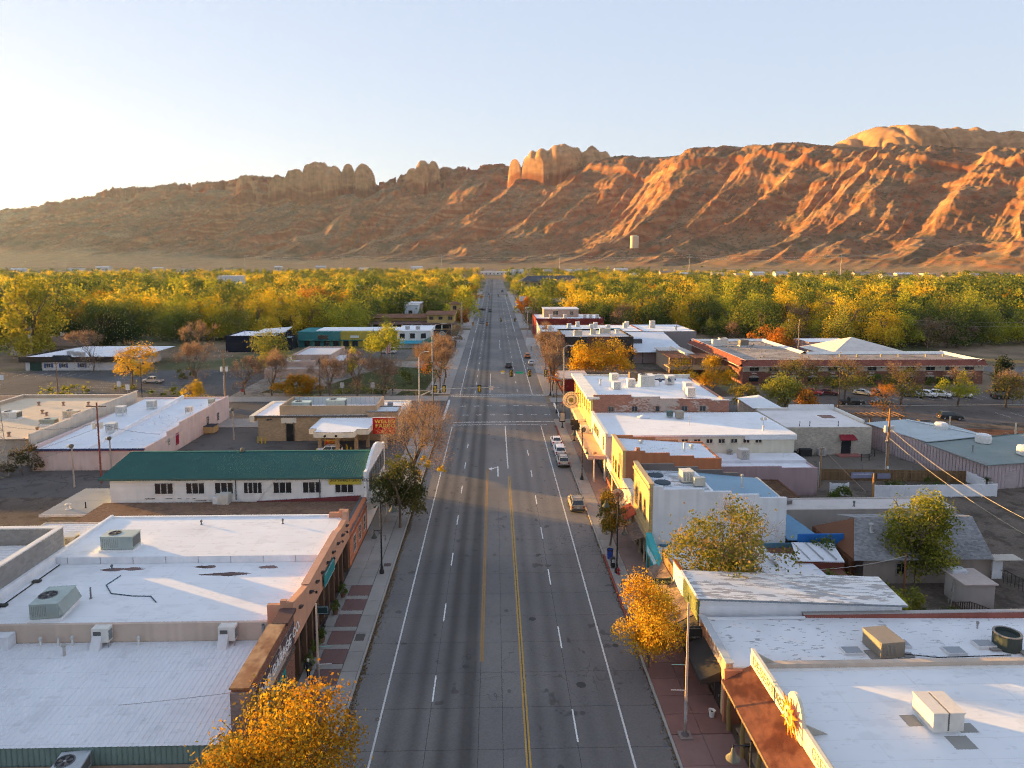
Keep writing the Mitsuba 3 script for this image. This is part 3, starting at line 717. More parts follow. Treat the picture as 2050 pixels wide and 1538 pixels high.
def cooler(label, x, y, z, s=1.15, h=1.15, rot=0.0, col=(.66, .64, .58), legs=.35, cat='swamp cooler', group=None):
    """Evaporative cooler: louvred box on short legs."""
    t = thing('rooftop_cooler', label, cat, group)
    def cab():
        m = M(); m.box(-s / 2, s / 2, -s / 2, s / 2, legs, legs + h, col); m.box(-s / 2 - .04, s / 2 + .04, -s / 2 - .04, s / 2 + .04, legs + h, legs + h + .06, tuple(min(1, q * 1.1) for q in col)); return m
    at('cabinet', cab, PAINT, t, x, y, z, rot, ck=('cc', s, h, col, legs))
    def lou():
        m = M()
        for i in range(6):
            q = -s * .4 + s * .8 * i / 6
            for a in (0, 1):
                if a == 0: m.box(q, q + .06, -s / 2 - .012, -s / 2 - .002, legs + .14, legs + h - .14, (.2, .2, .19))
                else: m.box(s / 2 + .002, s / 2 + .012, q, q + .06, legs + .14, legs + h - .14, (.2, .2, .19))
        return m
    at('louvre', lou, PAINT, t, x, y, z, rot, ck=('cl', s, h, legs))
    if legs:
        for a in (-1, 1):
            for b in (-1, 1): at('leg', lambda a=a, b=b: BOX(a * s * .42 - .03, a * s * .42 + .03, b * s * .42 - .03, b * s * .42 + .03, 0, legs, GREY), 'm_metal', t, x, y, z, rot, ck=('cg', s, legs, a, b))
    return t

def vent(label, x, y, z, h=.6, r=.09, col=GREY, cap=True, base=True, cat='roof vent', group=None, bend=False):
    t = thing('roof_vent', label, cat, group)
    at('pipe', lambda: LATHE((0, 0, 0), [(r * 2.0, 0), (r, .1), (r, h)] if base else [(r, 0), (r, h)], 8, col), PAINT, t, x, y, z, smooth=True, ck=('vp', h, r, col, base))
    if cap: at('cap', lambda: LATHE((0, 0, h), [(r * 1.7, .0), (r * 1.9, .08), (r * 1.2, .2), (.001, .24)], 10, tuple(q * .8 for q in col)), PAINT, t, x, y, z, smooth=True, ck=('vc', h, r, col))
    return t

def poly_roof(parent, pts, col, bsdf, name='roof', th=.12):
    """Thick sloping slab over 3-D corner points."""
    p = np.asarray(pts, float); n = len(p); m = M()
    q = p - [0, 0, th]
    f = [[0, i, i + 1] for i in range(1, n - 1)]
    m.add(p, f, col); m.add(q, [t[::-1] for t in f], col)
    for i in range(n): j = (i + 1) % n; m.quad(q[i], q[j], p[j], p[i], col)
    return obj(name, m, bsdf, parent)

def text_on(parent, s, h, x, y, z, face, col, bsdf=PAINT, depth=.03, bold=True, name='lettering', squeeze=1.0, label=None):
    """Raised letters on an upright face; (x, y, z) is the left foot of the first letter as a reader sees it."""
    tm = meshkit.text_mesh(s, h, depth, bold)
    v = np.array(tm.vertices); v[:, 0] *= squeeze
    a = {'s': (1, 0, 0), 'n': (-1, 0, 0), 'w': (0, -1, 0), 'e': (0, 1, 0)}[face]
    b = {'s': (0, -1, 0), 'n': (0, 1, 0), 'w': (-1, 0, 0), 'e': (1, 0, 0)}[face]
    V = np.outer(v[:, 0], a) + np.outer(v[:, 1], (0, 0, 1)) + np.outer(v[:, 2], b) + [x, y, z]
    return obj(name, M().add(V, np.array(tm.faces), col), bsdf, parent, label=label)

def cable(name, label, a, b, sag, r=.02, col=(.05, .05, .05), n=14, cat='cable', group=None):
    a, b = np.array(a, float), np.array(b, float); t = np.linspace(0, 1, n)[:, None]
    p = a + (b - a) * t; p[:, 2:] -= 4 * sag * t * (1 - t)
    return obj(name, TUBE(p, r, 4, col, cap=False), PAINT, label=label, cat=cat, group=group)

# street furniture
IRON = (.028, .03, .032)
def street_lamp(label, x, y, h=7.2, side=1, rot=0.0, arm=1.3, low=True, bell=(.07, .075, .06)):
    t = thing('street_lamp', label, 'street lamp', 'old fashioned bell shade street lamps')
    def post():
        m = M(); m.lathe((0, 0, .15), [(.26, 0), (.26, .35), (.17, .5), (.13, .8), (.09, 1.1), (.075, h)], 10, IRON); return m
    at('post', post, PAINT, t, x, y, 0, rot, smooth=True, ck=('lpost', h))
    def armm(s, z, L): return TUBE([[0, 0, z], [s * L * .5, 0, z + .02], [s * L, 0, z]], .035, 6, IRON).tube([[0, 0, z - .5], [s * L * .35, 0, z - .15], [s * L * .6, 0, z - .02]], .022, 5, IRON).tube([[s * L, 0, z + .12], [s * L, 0, z - .14]], .04, 6, IRON)
    def belm(s, z, L, k=1.0): return LATHE((s * L, 0, z - .12), [(.05, 0), (.1 * k, -.06), (.13 * k, -.25), (.2 * k, -.42), (.42 * k, -.66), (.44 * k, -.72), (.36 * k, -.66), (.02, -.4)], 14, bell)
    at('arm', lambda: armm(side, h - .1, arm), PAINT, t, x, y, 0, rot, ck=('larm', h, side, arm))
    at('lamp_shade', lambda: belm(side, h - .1, arm), PAINT, t, x, y, 0, rot, smooth=True, ck=('lbell', h, side, arm, bell))
    if low:
        at('arm', lambda: armm(-side, h * .62, .75), PAINT, t, x, y, 0, rot, ck=('larm2', h, side))
        at('lamp_shade', lambda: belm(-side, h * .62, .75, .7), PAINT, t, x, y, 0, rot, smooth=True, ck=('lbell2', h, side, bell))
        at('bracket', lambda: TUBE([[0, 0, h * .55], [side * .5, 0, h * .55]], .02, 5, IRON).tube([[side * .5, 0, h * .55], [side * .52, 0, h * .55 - .4], [side * .42, 0, h * .55 - .6]], .03, 5, IRON), PAINT, t, x, y, 0, rot, ck=('lbr', h, side))
    return t

def utility_pole(label, x, y, h, arms=((.92, 2.4),), cans=0, col=(.21, .115, .06), rot=0.0, r=.15, mesh_z=0.0, pipe=False, boxes=0):
    t = thing('utility_pole', label, 'utility pole')
    at('pole', lambda: TUBE([[0, 0, -.1], [0, 0, h]], [r, r * .72], 8, col), PAINT, t, x, y, mesh_z, rot, smooth=True)
    for f, L in arms:
        k = at('crossarm', lambda: BOX(-L / 2, L / 2, -r - .1, -r, h * f - .07, h * f + .07, (.2, .14, .1)).tube([[-L * .3, -r, h * f], [0, -r, h * f - .7]], .025, 4, GREY).tube([[L * .3, -r, h * f], [0, -r, h * f - .7]], .025, 4, GREY), PAINT, t, x, y, mesh_z, rot)
        for q in (-.46, -.2, .2, .46): at('insulator', lambda: LATHE((0, 0, 0), [(.04, 0), (.07, .06), (.04, .12), (.06, .18), (.001, .22)], 8, (.55, .5, .45)), PAINT, k, x + L * q * math.cos(rot) + (r + .05) * math.sin(rot), y + L * q * math.sin(rot) - (r + .05) * math.cos(rot), mesh_z + h * f + .07, rot, smooth=True, ck='insul')
    for i in range(cans):
        a = [-.55, .55, 0][i]; by = [-.1, -.1, -.5][i]
        at('transformer', lambda: LATHE((a, by, h * .68), [(.001, 0), (.27, 0), (.27, .95), (.2, 1.02), (.001, 1.05)], 12, (.55, .56, .55)).box(a * .45 - .05, a * .45 + .05, by - .05, .1, h * .68 + .3, h * .68 + .7, GREY), PAINT, t, x, y, mesh_z, rot, smooth=False)
    if pipe: at('conduit', lambda: TUBE([[-r - .06, -.02, 0], [-r - .06, -.02, h * .62]], .05, 6, (.55, .55, .53)), PAINT, t, x, y, mesh_z, rot)
    for i in range(boxes): at('meter_box', lambda: BOX(-.16, .16, -r - .14, -r, 1.4 + .6 * i, 1.8 + .6 * i, (.6, .6, .58)), PAINT, t, x, y, mesh_z, rot)
    return t

def shrub(name, label, x, y, r, h, pal, n=700, leaf=.1, z=0.0, lumps=9, cat='shrub', group=None, seed=0, stem=True):
    t = thing(name, label, cat, group)
    V, F, C = crown(seed + 900, r, h * .92, h * .08, n, leaf, pal, lumps)
    k = key_for('foliage', t); scene[k] = {**mikit.ply((V, F), 'm_leaf', uv=C), 'to_world': T().translate([x, y, z])}
    if stem: at('stem', lambda: TUBE([[0, 0, -.05], [0, 0, h * .6]], [.05, .03], 5, BARK), PAINT, t, x, y, z, ck=('st', h))
    return t

def own_tree(label, x, y, R, H, z0, pal, n, leaf, lumps=16, seed=0, trunk=.2, nl=6, tw=0, twcol='sere', lean=0.0, depth=3, bark=BARK, name='tree', twl=1.1, tr=.012, extra=None, cat='tree', fan=.8, z=0.0, spread=.62):
    """A tree of its own: trunk with limbs, leafy crown, bare shoots."""
    t = thing(name, label, cat)
    tm, ends = limbs(seed + 500, R, H, z0, trunk, nl, depth, bark, spread)
    v, f, c = tm.arrays()
    if lean: v = v + np.outer(np.clip(v[:, 2], 0, None), [lean, 0, 0])
    k = key_for('trunk', t); scene[k] = {**mikit.ply((v, f), PAINT, uv=c), 'to_world': T().translate([x, y, z])}
    parts = []
    if n: parts.append(crown(seed + 600, R, H - z0, z0, n, leaf, pal, lumps))
    for q in extra or []: 
        a, b, d = crown(seed + 650 + len(parts), q[0], q[1], 0, q[2], leaf * 1.1, q[3], 6); parts.append((a + np.array(q[4]), b, d))
    if tw: parts.append(twigs(seed + 700, ends, tw, twl, twcol, tr, fan))
    if parts:
        k = key_for('crown', t); d = leafply(parts)
        scene[k] = {**d, 'to_world': T().translate([x + lean * H * .6, y, z])}
    return t

# ------------------------------------------------------------------ west side, from the camera on
BRICK, STUCCO = (.20, .085, .055), (.47, .255, .165)
# old brick garage
g_ = thing('garage_building', 'brick garage with white ribbed roof and a tall parapet lettered in white', 'building')
obj('front_wall', BOX(-17.3, -16.2, 43.6, 46.6, -.03, 6.5, BRICK).box(-17.3, -16.2, 46.6, 51.4, 3.15, 6.5, BRICK).box(-17.3, -16.2, 51.4, 53.94, -.03, 6.5, BRICK).box(-17.35, -16.05, 43.45, 44.3, -.03, 6.3, (.25, .2, .2)).box(-16.2, -16.12, 46.2, 53.9, 3.2, 3.5, (.09, .07, .06)), 'm_brick', g_)
obj('coping', BOX(-17.42, -16.1, 43.5, 51.6, 6.5, 6.62, (.42, .25, .13)), 'm_corr', g_, label='weathered tan cap of the brick parapet')
obj('coping', M().add([[-17.2, 51.62, 6.66], [-15.95, 51.62, 6.66], [-15.95, 53.9, 6.66], [-17.2, 53.9, 6.66], [-17.2, 51.62, 6.4], [-15.95, 51.62, 6.4], [-15.95, 53.9, 6.4], [-17.2, 53.9, 6.4]], [[0, 1, 2, 3], [4, 5, 1, 0], [5, 6, 2, 1]], (.10, .055, .05)), PAINT, g_, label='dark brown end of the parapet cap')
obj('face_panel', BOX(-16.196, -16.15, 43.9, 53.9, 3.75, 5.6, (.075, .05, .055)), 'm_oldbrick', g_)
text_on(g_, 'MOAB GARAGE CO.', .74, -16.15, 44.35, 4.3, 'e', (.7, .68, .66), depth=.02, squeeze=1.16)
obj('shopfront', BOX(-16.75, -16.6, 46.6, 51.4, 0, 3.15, (.02, .03, .03)), 'm_glass', g_)
for y in (46.6, 48.2, 49.8, 51.2): obj('post', BOX(-16.6, -16.14, y, y + .2, 0, 3.15, (.03, .26, .24)), PAINT, g_)
obj('lintel', BOX(-16.6, -16.14, 46.8, 51.2, 2.85, 3.14, (.03, .26, .24)), PAINT, g_)
roof = [(-42, 42.3, 3.55), (-17.3, 42.3, 3.55), (-17.3, 53.95, 3.95), (-42, 53.95, 3.95)]
m = M(); nx = 62
for i in range(nx):             # ribs running down the slope
    a, b = -42 + 24.7 * i / nx, -42 + 24.7 * (i + 1) / nx; c = b - .1
    for j in range(4):
        y0, y1 = 42.3 + 11.65 * j / 4, 42.3 + 11.65 * (j + 1) / 4; h = lambda y: 3.55 + .4 * math.sin((y - 42.3) / 11.65 * 1.5)
        m.quad([a, y0, h(y0)], [c, y0, h(y0)], [c, y1, h(y1)], [a, y1, h(y1)], (.66, .68, .71))
        m.quad([c, y0, h(y0)], [c + .05, y0, h(y0) + .035], [c + .05, y1, h(y1) + .035], [c, y1, h(y1)], (.66, .68, .71))
        m.quad([c + .05, y0, h(y0) + .035], [b, y0, h(y0)], [b, y1, h(y1)], [c + .05, y1, h(y1) + .035], (.66, .68, .71))
obj('roof', m, 'm_roof', g_)
m = M()
for i in range(70):
    a = -42 + 24.4 * i / 70; m.box(a, a + .27, 42.36, 42.42, -.03, 3.5, (.17, .235, .215)); m.box(a + .27, a + .349, 42.33, 42.42, -.03, 3.5, (.13, .19, .175))
obj('side_wall', m, PAINT, g_, label='grey green corrugated side wall')
obj('side_wall', BOX(-42.2, -17.4, 53.5, 53.93, -.03, 3.5, (.4, .3, .24)), WALL, g_)
low = flat_building('low_annex', 'flat brown roofed annex in front of the corrugated green wall', -50, -18.2, 30, 42.2, 2.35, (.3, .2, .14), roof=(.15, .10, .075), rbsdf='m_dirt', par=.08)
hvac('grey condenser with a round fan on the brown annex roof', -26.6, 41.4, 2.27, 1.7, 1.7, 1.0, .12, (.33, .36, .38), curb=False)
for x, l in ((-31.3, 'pale duct box on the garage roof ridge, left of the two'), (-21.4, 'pale duct box on the garage roof ridge, nearest the parapet')):
    t = thing('duct_box', l, 'air cooler')
    m = BOX(x - .55, x + .75, 53.2, 53.9, 4.35, 5.5, (.6, .59, .55)).add([[x - .5, 52.6, 3.9], [x + .25, 52.6, 3.9], [x + .25, 53.2, 4.9], [x - .5, 53.2, 4.9], [x - .5, 53.2, 3.9], [x + .25, 53.2, 3.9]], [[0, 1, 2, 3], [0, 3, 4, 4], [1, 5, 2, 2]], (.62, .63, .64))
    obj('cabinet', m, PAINT, t)
    obj('louvre', BOX(x + .752, x + .77, 53.3, 53.8, 4.5, 5.3, (.2, .22, .22)).box(x - .4, x + .2, 53.17, 53.198, 4.95, 5.25, (.1, .1, .1)), PAINT, t)
    obj('leg', BOX(x + .68, x + .74, 53.2, 53.26, 3.9, 4.35, GREY), 'm_metal', t)
for x, h, l in ((-36.1, .55, 'hooded white vent, first from the left on the garage ridge'), (-34.7, .65, 'thin pipe vent, second from the left on the garage ridge'), (-33.6, .6, 'stub vent, third from the left on the garage ridge'), (-28.4, .5, 'white cone vent between the two duct boxes')):
    vent(l, x, 53.6, 3.92, h, .08, (.6, .6, .58), cap=x != -34.7)
vent('grey standing flue beside the stucco wall and the parapet', -18.4, 53.3, 3.9, 1.75, .14, (.2, .25, .27), cap=False)
vent('leaning metal vent below the garage ridge', -33.4, 52.2, 3.85, .85, .11, (.4, .39, .37))
t = thing('roof_tank', 'white water tank box at the left end of the garage ridge', 'tank'); obj('box', BOX(-41.5, -38.2, 53.0, 53.9, 3.9, 5.0, (.62, .64, .67)), PAINT, t)

# stucco arcade
s_ = thing('stucco_shops', 'salmon stucco shop row with stepped parapet over a dark arcade', 'building')
m = M()
prof = [(54.0, 7.1), (55.2, 6.9), (56.6, 6.62), (58.4, 6.36), (70.6, 6.3), (72.3, 6.1), (74.3, 6.15), (74.8, 6.85), (75.6, 6.85)]
for (a, za), (b, zb) in zip(prof[:-1], prof[1:]):
    m.prism([(-16.75, a), (-16.2, a), (-16.2, b), (-16.75, b)], 3.55, [za, za, zb, zb], STUCCO)
m.box(-18.3, -16.752, 54.0, 54.35, -.03, 6.88, STUCCO).box(-17.25, -16.752, 54.0, 54.35, 6.88, 7.22, STUCCO).box(-18.3, -16.752, 75.2, 75.6, 4, 6.55, STUCCO).box(-17.2, -16.752, 75.2, 75.6, 6.55, 6.87, STUCCO)
obj('parapet_wall', m, WALL, s_)
obj('coping', BOX(-16.82, -16.15, 58.5, 70.5, 6.39, 6.45, (.5, .28, .19)), PAINT, s_)
obj('side_wall', BOX(-42.4, -18.3, 54.0, 54.3, -.03, 5.45, (.50, .40, .33)), WALL, s_, label='beige plastered wall above the garage roof')
obj('roof', BOX(-42.4, -16.76, 54.302, 65.6, 5.2, 5.32, ROOFW), 'm_roof', s_)
obj('roof', BOX(-42.4, -16.76, 65.6, 75.9, 5.2, 6.0, ROOFW), 'm_roof', s_)
obj('step_panel', BOX(-41.6, -17.0, 65.5, 65.596, 5.34, 6.0, (.7, .71, .73)), PAINT, s_)
for x in np.arange(-41, -17.5, 3.1): obj('seam_strip', BOX(x, x + .05, 65.46, 65.5, 5.33, 6.0, (.33, .33, .35)), PAINT, s_)
obj('roof_edge', BOX(-42.4, -18.3, 75.62, 75.92, 6.0, 6.16, (.72, .72, .72)), PAINT, s_)
obj('roof_edge', BOX(-42.42, -42.1, 54.3, 75.9, 6.0, 6.3, (.7, .71, .73)).box(-42.42, -42.1, 54.3, 65.5, 5.3, 6.0, (.7, .71, .73)), PAINT, s_)
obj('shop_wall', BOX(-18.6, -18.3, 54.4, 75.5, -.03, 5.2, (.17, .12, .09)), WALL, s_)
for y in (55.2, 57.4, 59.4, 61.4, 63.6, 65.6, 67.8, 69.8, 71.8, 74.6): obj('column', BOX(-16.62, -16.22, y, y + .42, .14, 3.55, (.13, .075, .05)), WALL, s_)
for y in (55.8, 59.9, 64.1, 68.3, 72.6): window(s_, -18.3, y + .9, .8, 2.0, 2.0, 'e', (.2, .16, .12), 2)
for y, z in ((55.6, 5.9), (58.9, 5.55), (61.0, 5.45), (63.0, 5.4), (65.2, 5.35), (67.5, 5.4), (69.6, 5.4), (71.8, 5.4), (73.9, 5.6)):
    k = obj('wall_lamp', BOX(-16.2, -15.86, y - .17, y + .17, z, z + .09, (.06, .05, .05)).box(-16.2, -16.0, y - .12, y + .12, z - .14, z, (.09, .07, .06)), PAINT, s_)
for y, z in ((60.0, 5.0), (67.0, 5.0), (70.9, 5.1), (73.2, 5.2)):
    obj('floodlight', TUBE([[-16.2, y, z], [-15.95, y, z]], .03, 5, BLACK).lathe((-15.9, y, z - .12), [(.05, .2), (.1, .1), (.12, 0), (.02, 0)], 8, BLACK), PAINT, s_)
t = obj('shop_sign', BOX(-16.05, -15.95, 63.2, 67.4, 3.75, 5.0, (.03, .20, .20)).box(-16.15, -16.05, 63.3, 67.3, 4.3, 4.4, BLACK), PAINT, label='long teal shop sign on the stucco arcade', cat='sign')
obj('border', BOX(-15.952, -15.93, 63.3, 67.3, 4.92, 4.97, (.4, .45, .45)).box(-15.952, -15.93, 63.3, 67.3, 3.78, 3.83, (.4, .45, .45)), PAINT, t)
t = obj('hanging_sign', BOX(-16.15, -14.95, 60.35, 60.45, 2.7, 3.45, (.02, .05, .055)), PAINT, label='small dark sign hanging under the stucco arcade', cat='sign')
obj('border', BOX(-16.1, -15.0, 60.33, 60.349, 2.74, 2.79, (.3, .4, .42)).box(-16.1, -15.0, 60.33, 60.349, 3.36, 3.41, (.3, .4, .42)).box(-16.1, -16.05, 60.33, 60.349, 2.79, 3.36, (.3, .4, .42)).box(-15.05, -15.0, 60.33, 60.349, 2.79, 3.36, (.3, .4, .42)), PAINT, t)
for i, (y, l) in enumerate(((60.6, 'black picket railing across the arcade steps, nearer run'), (63.3, 'black picket railing beside the arcade steps, farther run'))):
    t = thing('railing', l, 'railing'); m = M(); m.tube([[-18.0, y, 1.1], [-15.9, y, 1.1]] if i == 0 else [[-15.9, y - 2.6, 1.1], [-15.9, y - .4, 1.25], [-17.0, y, 1.25]], .03, 5, IRON); obj('rail', m, PAINT, t)
    for q in range(12): obj('picket', BOX(-18 + q * .18, -17.97 + q * .18, y - .015, y + .015, .15, 1.1, IRON) if i == 0 else BOX(-15.92, -15.89, y - 2.6 + q * .19, y - 2.57 + q * .19, .15, 1.12, IRON), PAINT, t)
hvac('grey green rooftop unit on the far half of the stucco shops roof', -36.9, 67.5, 6.0, 3.0, 1.7, 1.35, 0.0, (.36, .41, .38))
hvac('grey green rooftop unit near the ladder on the stucco shops roof', -36.6, 56.3, 5.32, 2.1, 3.1, 1.3, 0.12, (.30, .35, .33), hood=True)
for x, y, h, l in ((-31.6, 73.6, .3, 'squat stained vent, left of the far pair on the stucco roof'), (-22.9, 73.6, .35, 'squat stained vent, right of the far pair on the stucco roof'), (-34.9, 58.6, 1.0, 'thin dark pipe standing by the near stucco roof unit'), (-36.0, 64.0, .4, 'stub pipe at the foot of the white roof step')):
    vent(l, x, y, 6.0 if y > 66 else 5.32, h, .07, (.16, .17, .18), cap=h < .5)
for x, y in ((-36, 64.2), (-34.2, 64.3), (-27.4, 64.6), (-21.4, 64.4), (-25, 63.0)):      # rust and dirt round the drains
    rg = random.Random(x); m = M(); m.poly([(x + 1.3 * rg.uniform(.5, 1.1) * math.cos(a) * (2 if x == -25 else 1), y + .42 * rg.uniform(.5, 1.1) * math.sin(a)) for a in np.arange(14) * math.pi / 7], 5.326, (.17, .12, .11)); obj('drain_stain', m, 'm_dirt', s_)
obj('roof_hose', TUBE([[-34.6, 62.9, 5.36], [-34.9, 61, 5.36], [-33.6, 59.4, 5.36], [-31.5, 58.9, 5.36], [-29.9, 58.8, 5.36], [-28.9, 57.7, 5.36]], .05, 5, (.07, .1, .14)), PAINT, label='dark hose lying across the white stucco shops roof', cat='hose')
obj('roof_conduit', TUBE([[-41.6, 55.2, 5.4], [-41.6, 65.3, 5.4]], .05, 5, BLACK).box(-41.9, -41.2, 57.2, 57.6, 5.34, 5.5, DARK).box(-41.9, -41.2, 61.6, 62, 5.34, 5.5, DARK), PAINT, label='black conduit on blocks along the edge of the stucco roof', cat='conduit')
# block building with a ladder, left edge
c_ = thing('block_building', 'grey concrete block building with a white ribbed roof behind the ladder', 'building')
obj('wall', BOX(-42.8, -42.45, 46, 67.5, -.03, 8.25, (.27, .265, .25)).box(-70, -42.8, 67.1, 67.5, -.03, 8.25, (.27, .265, .25)), 'm_block', c_)
obj('coping', BOX(-42.9, -42.35, 46, 67.6, 8.25, 8.37, (.68, .66, .62)).box(-70, -42.9, 67.0, 67.6, 8.25, 8.37, (.68, .66, .62)), PAINT, c_)
m = M()
for i in range(36): y = 46 + i * .58; m.box(-70, -42.82, y, y + .44, 6.6, 6.72, (.7, .7, .7)); m.box(-70, -42.82, y + .44, y + .58, 6.6, 6.66, (.5, .5, .52))
obj('roof', m, 'm_roof', c_)
t = thing('wall_ladder', 'pale steel ladder on the grey block wall', 'ladder')
for y in (56.4, 57.15): obj('rail', TUBE([[-42.2, y, 5.3], [-42.2, y, 9.1], [-42.9, y, 9.1], [-42.9, y, 8.4]], .03, 5, (.55, .5, .38)), PAINT, t)
for i in range(11): obj('rung', TUBE([[-42.2, 56.4, 5.55 + .29 * i], [-42.2, 57.15, 5.55 + .29 * i]], .02, 4, (.55, .5, .38)), PAINT, t)
a_ = flat_building('roof_annex', 'low annex with white ribbed roof between block building and stucco shops', -50, -42.5, 67.7, 76.4, 5.3, (.5, .45, .4), par=.12, thick=.2)
m = M()
for i in range(15): y = 67.9 + i * .56; m.box(-49.7, -42.75, y, y + .12, 5.182, 5.24, (.66, .66, .66))
obj('rib', m, PAINT, a_, kind='stuff')
hvac('small grey condenser beside the block wall corner', -43.6, 70.6, 5.2, 1.0, 1.3, 1.0, .1, (.4, .42, .42), curb=False, fan=False)
# brick front with shingled roof
b_ = thing('orange_brick_shop', 'orange brick shop with a wide brown shingle roof', 'building')
obj('front_wall', BOX(-16.7, -16.2, 75.64, 86.2, -.03, 4.45, (.44, .155, .075)), 'm_brick', b_)
obj('parapet_cap', M().add([[-17.0, 75.7, 4.5], [-16.05, 75.7, 4.1], [-16.05, 86.3, 4.1], [-17.0, 86.3, 4.5], [-17.0, 75.7, 4.2], [-17, 86.3, 4.2]], [[0, 1, 2, 3], [4, 0, 3, 5]], (.10, .11, .125)), PAINT, b_)
obj('roof', BOX(-49, -17.0, 76.0, 86.3, 3.7, 3.95, (.165, .105, .075)), 'm_shingle', b_)
obj('wall', BOX(-48.8, -16.7, 76.1, 86.2, -.03, 3.7, (.35, .3, .26)), WALL, b_)
for y in (77.5, 80.6, 83.6): window(b_, -16.2, y + .7, .9, 1.3, 2.0, 'e', (.5, .4, .33), 1, rows=2)
obj('trim', BOX(-16.2, -16.12, 76.0, 86.1, 3.2, 3.4, (.3, .1, .06)), PAINT, b_)
# white sided shop with the green roof
w_ = thing('tshirt_shop', 'white board sided shop with a long green metal roof', 'building')
WL = (.70, .70, .69)
obj('wall', BOX(-48.3, -16.3, 86.62, 93, -.03, 7.1, WL).box(-48.3, -16.3, 93, 101, -.03, 5.7, WL), WALL, w_)
for i in range(26):
    z = .2 + .27 * i; ww = .96 + .06 * random.Random(i).random()
    m = M(); m.add([[-48.3, 86.56, z], [-16.3, 86.56, z], [-16.3, 86.615, z + .265], [-48.3, 86.615, z + .265], [-48.3, 86.62, z], [-16.3, 86.62, z]], [[0, 1, 2, 3], [4, 5, 1, 0]], tuple(q * ww for q in WL)); obj('board', m, WALL, w_)
for i, x in enumerate((-41.6, -37.7, -34.1, -30.5, -26.8, -23.1, -19.05)): window(w_, x, 86.56, 4.9, 2.4, 1.55, 's', (.68, .68, .67), 3 if i != 3 else 4)
for x0, x1 in ((-40.7, -37.4), (-34, -23.2)): obj('weathered_strip', BOX(x0, x1, 86.5, 86.55, 6.65, 6.98, (.36, .34, .31)), 'm_dirt', w_)
for x0, x1, z in ((-44.5, -42.6, 4.36), (-41.5, -38, 4.36), (-38, -36, 4.1), (-39, -33, 3.83), (-33, -31.5, 3.82), (-26, -24, 3.83), (-23, -20.5, 4.1)):
    rg = random.Random(x0); m = M()
    for q in range(9): a = x0 + (x1 - x0) * rg.random(); m.box(a, a + rg.uniform(.15, .6), 86.535, 86.552, z - .05, z + rg.uniform(0, .07), (.13, .11, .09))
    obj('flaking_paint', m, PAINT, w_, kind='stuff')
GRN = (.022, .092, .08)
m = M(); y0, y1, yr, ze, zr = 85.95, 101.6, 94.0, 7.12, 8.3
zf = 5.8
for side in (0, 1):
    a, b = (y0, yr) if side == 0 else (y1, yr)
    ze = 7.12 if side == 0 else zf
    m.quad([-49.4, a, ze], [-16.6, a, ze], [-16.6, b, zr], [-49.4, b, zr], GRN)
    n = 108
    for i in range(n):
        x = -49.4 + 32.8 * i / n; d = 1 if side == 0 else -1
        m.quad([x, a, ze + .005], [x + .04, a, ze + .045], [x + .04, b, zr + .045], [x, b, zr + .005], GRN); m.quad([x + .04, a, ze + .045], [x + .08, a, ze + .005], [x + .08, b, zr + .005], [x + .04, b, zr + .045], GRN)
obj('roof', m, PAINT, w_)
obj('fascia', BOX(-49.4, -16.6, 85.93, 85.98, 6.9, 7.13, (.05, .1, .09)), PAINT, w_)
obj('ridge_cap', BOX(-49.4, -16.6, 93.8, 94.2, 8.3, 8.37, (.04, .16, .13)), PAINT, w_)
obj('ridge_vent', LATHE((-34.3, 93.9, 8.3), [(.3, 0), (.34, .2), (.3, .4), (.2, .52), (.001, .56)], 10, (.15, .14, .11)), PAINT, w_, smooth=True)
pts = [(86.4, 0), (101.2, 0), (101.2, 7.6), (100, 7.75), (99, 7.9), (97.5, 8.6), (95.5, 9.1), (93.8, 9.25), (92.1, 9.1), (90, 8.6), (88.5, 7.95), (87.6, 7.65), (86.4, 7.7)]
sh = __import__('shapely').Polygon(pts); ex = trimesh.creation.extrude_polygon(sh, .34, engine='earcut'); v = np.array(ex.vertices)
obj('false_front', M().add(np.column_stack([-16.55 + v[:, 2], v[:, 0], v[:, 1]]), np.array(ex.faces)[:, ::-1], (.72, .72, .71)), WALL, w_)
for y in (88.2, 90.2, 92.2, 94.2, 96.2, 98.2): window(w_, -16.21, y + .8, 4.6, 1.6, 2.4, 'e', (.25, .25, .24), 2)
obj('awning', M().add([[-16.2, 86.6, 3.6], [-16.2, 101, 3.6], [-14.6, 101, 3.0], [-14.6, 86.6, 3.0]], [[0, 3, 2, 1]], (.55, .5, .42)).box(-14.65, -14.55, 86.6, 101, 2.7, 3.0, (.55, .5, .42)), PAINT, w_)
for y in (87, 91.5, 96, 100.5): obj('post', BOX(-14.75, -14.6, y, y + .15, .14, 2.8, (.5, .46, .4)), PAINT, w_)
t = obj('banner', BOX(-20.95, -16.85, 86.4, 86.46, 6.05, 7.05, (.48, .40, .06)), PAINT, label='yellow banner with dark lettering under the green eave', cat='banner')
text_on(t, 'JEEP SAFARI T-SHIRT HEADQUARTERS', .36, -20.8, 86.395, 6.45, 's', (.05, .04, .02), depth=.008, squeeze=.72)
obj('downpipe', TUBE([[-27.4, 86.4, 7.0], [-29.9, 86.3, 4.1]], .07, 6, (.6, .6, .6)), PAINT, w_)
for x in (-32.6, -22.1): obj('wall_pipe', TUBE([[x, 86.4, 6.7], [x, 86.4, 4.2]], .06, 6, (.07, .08, .08)), PAINT, w_)
t = thing('wall_cooler', 'pale evaporative cooler on the white board wall', 'swamp cooler')
obj('cabinet', BOX(-34.5, -33.2, 85.3, 86.5, 3.95, 5.2, (.55, .53, .48)), PAINT, t); obj('duct', BOX(-35.2, -34.5, 85.5, 86.4, 3.95, 4.8, (.66, .68, .7)), PAINT, t)
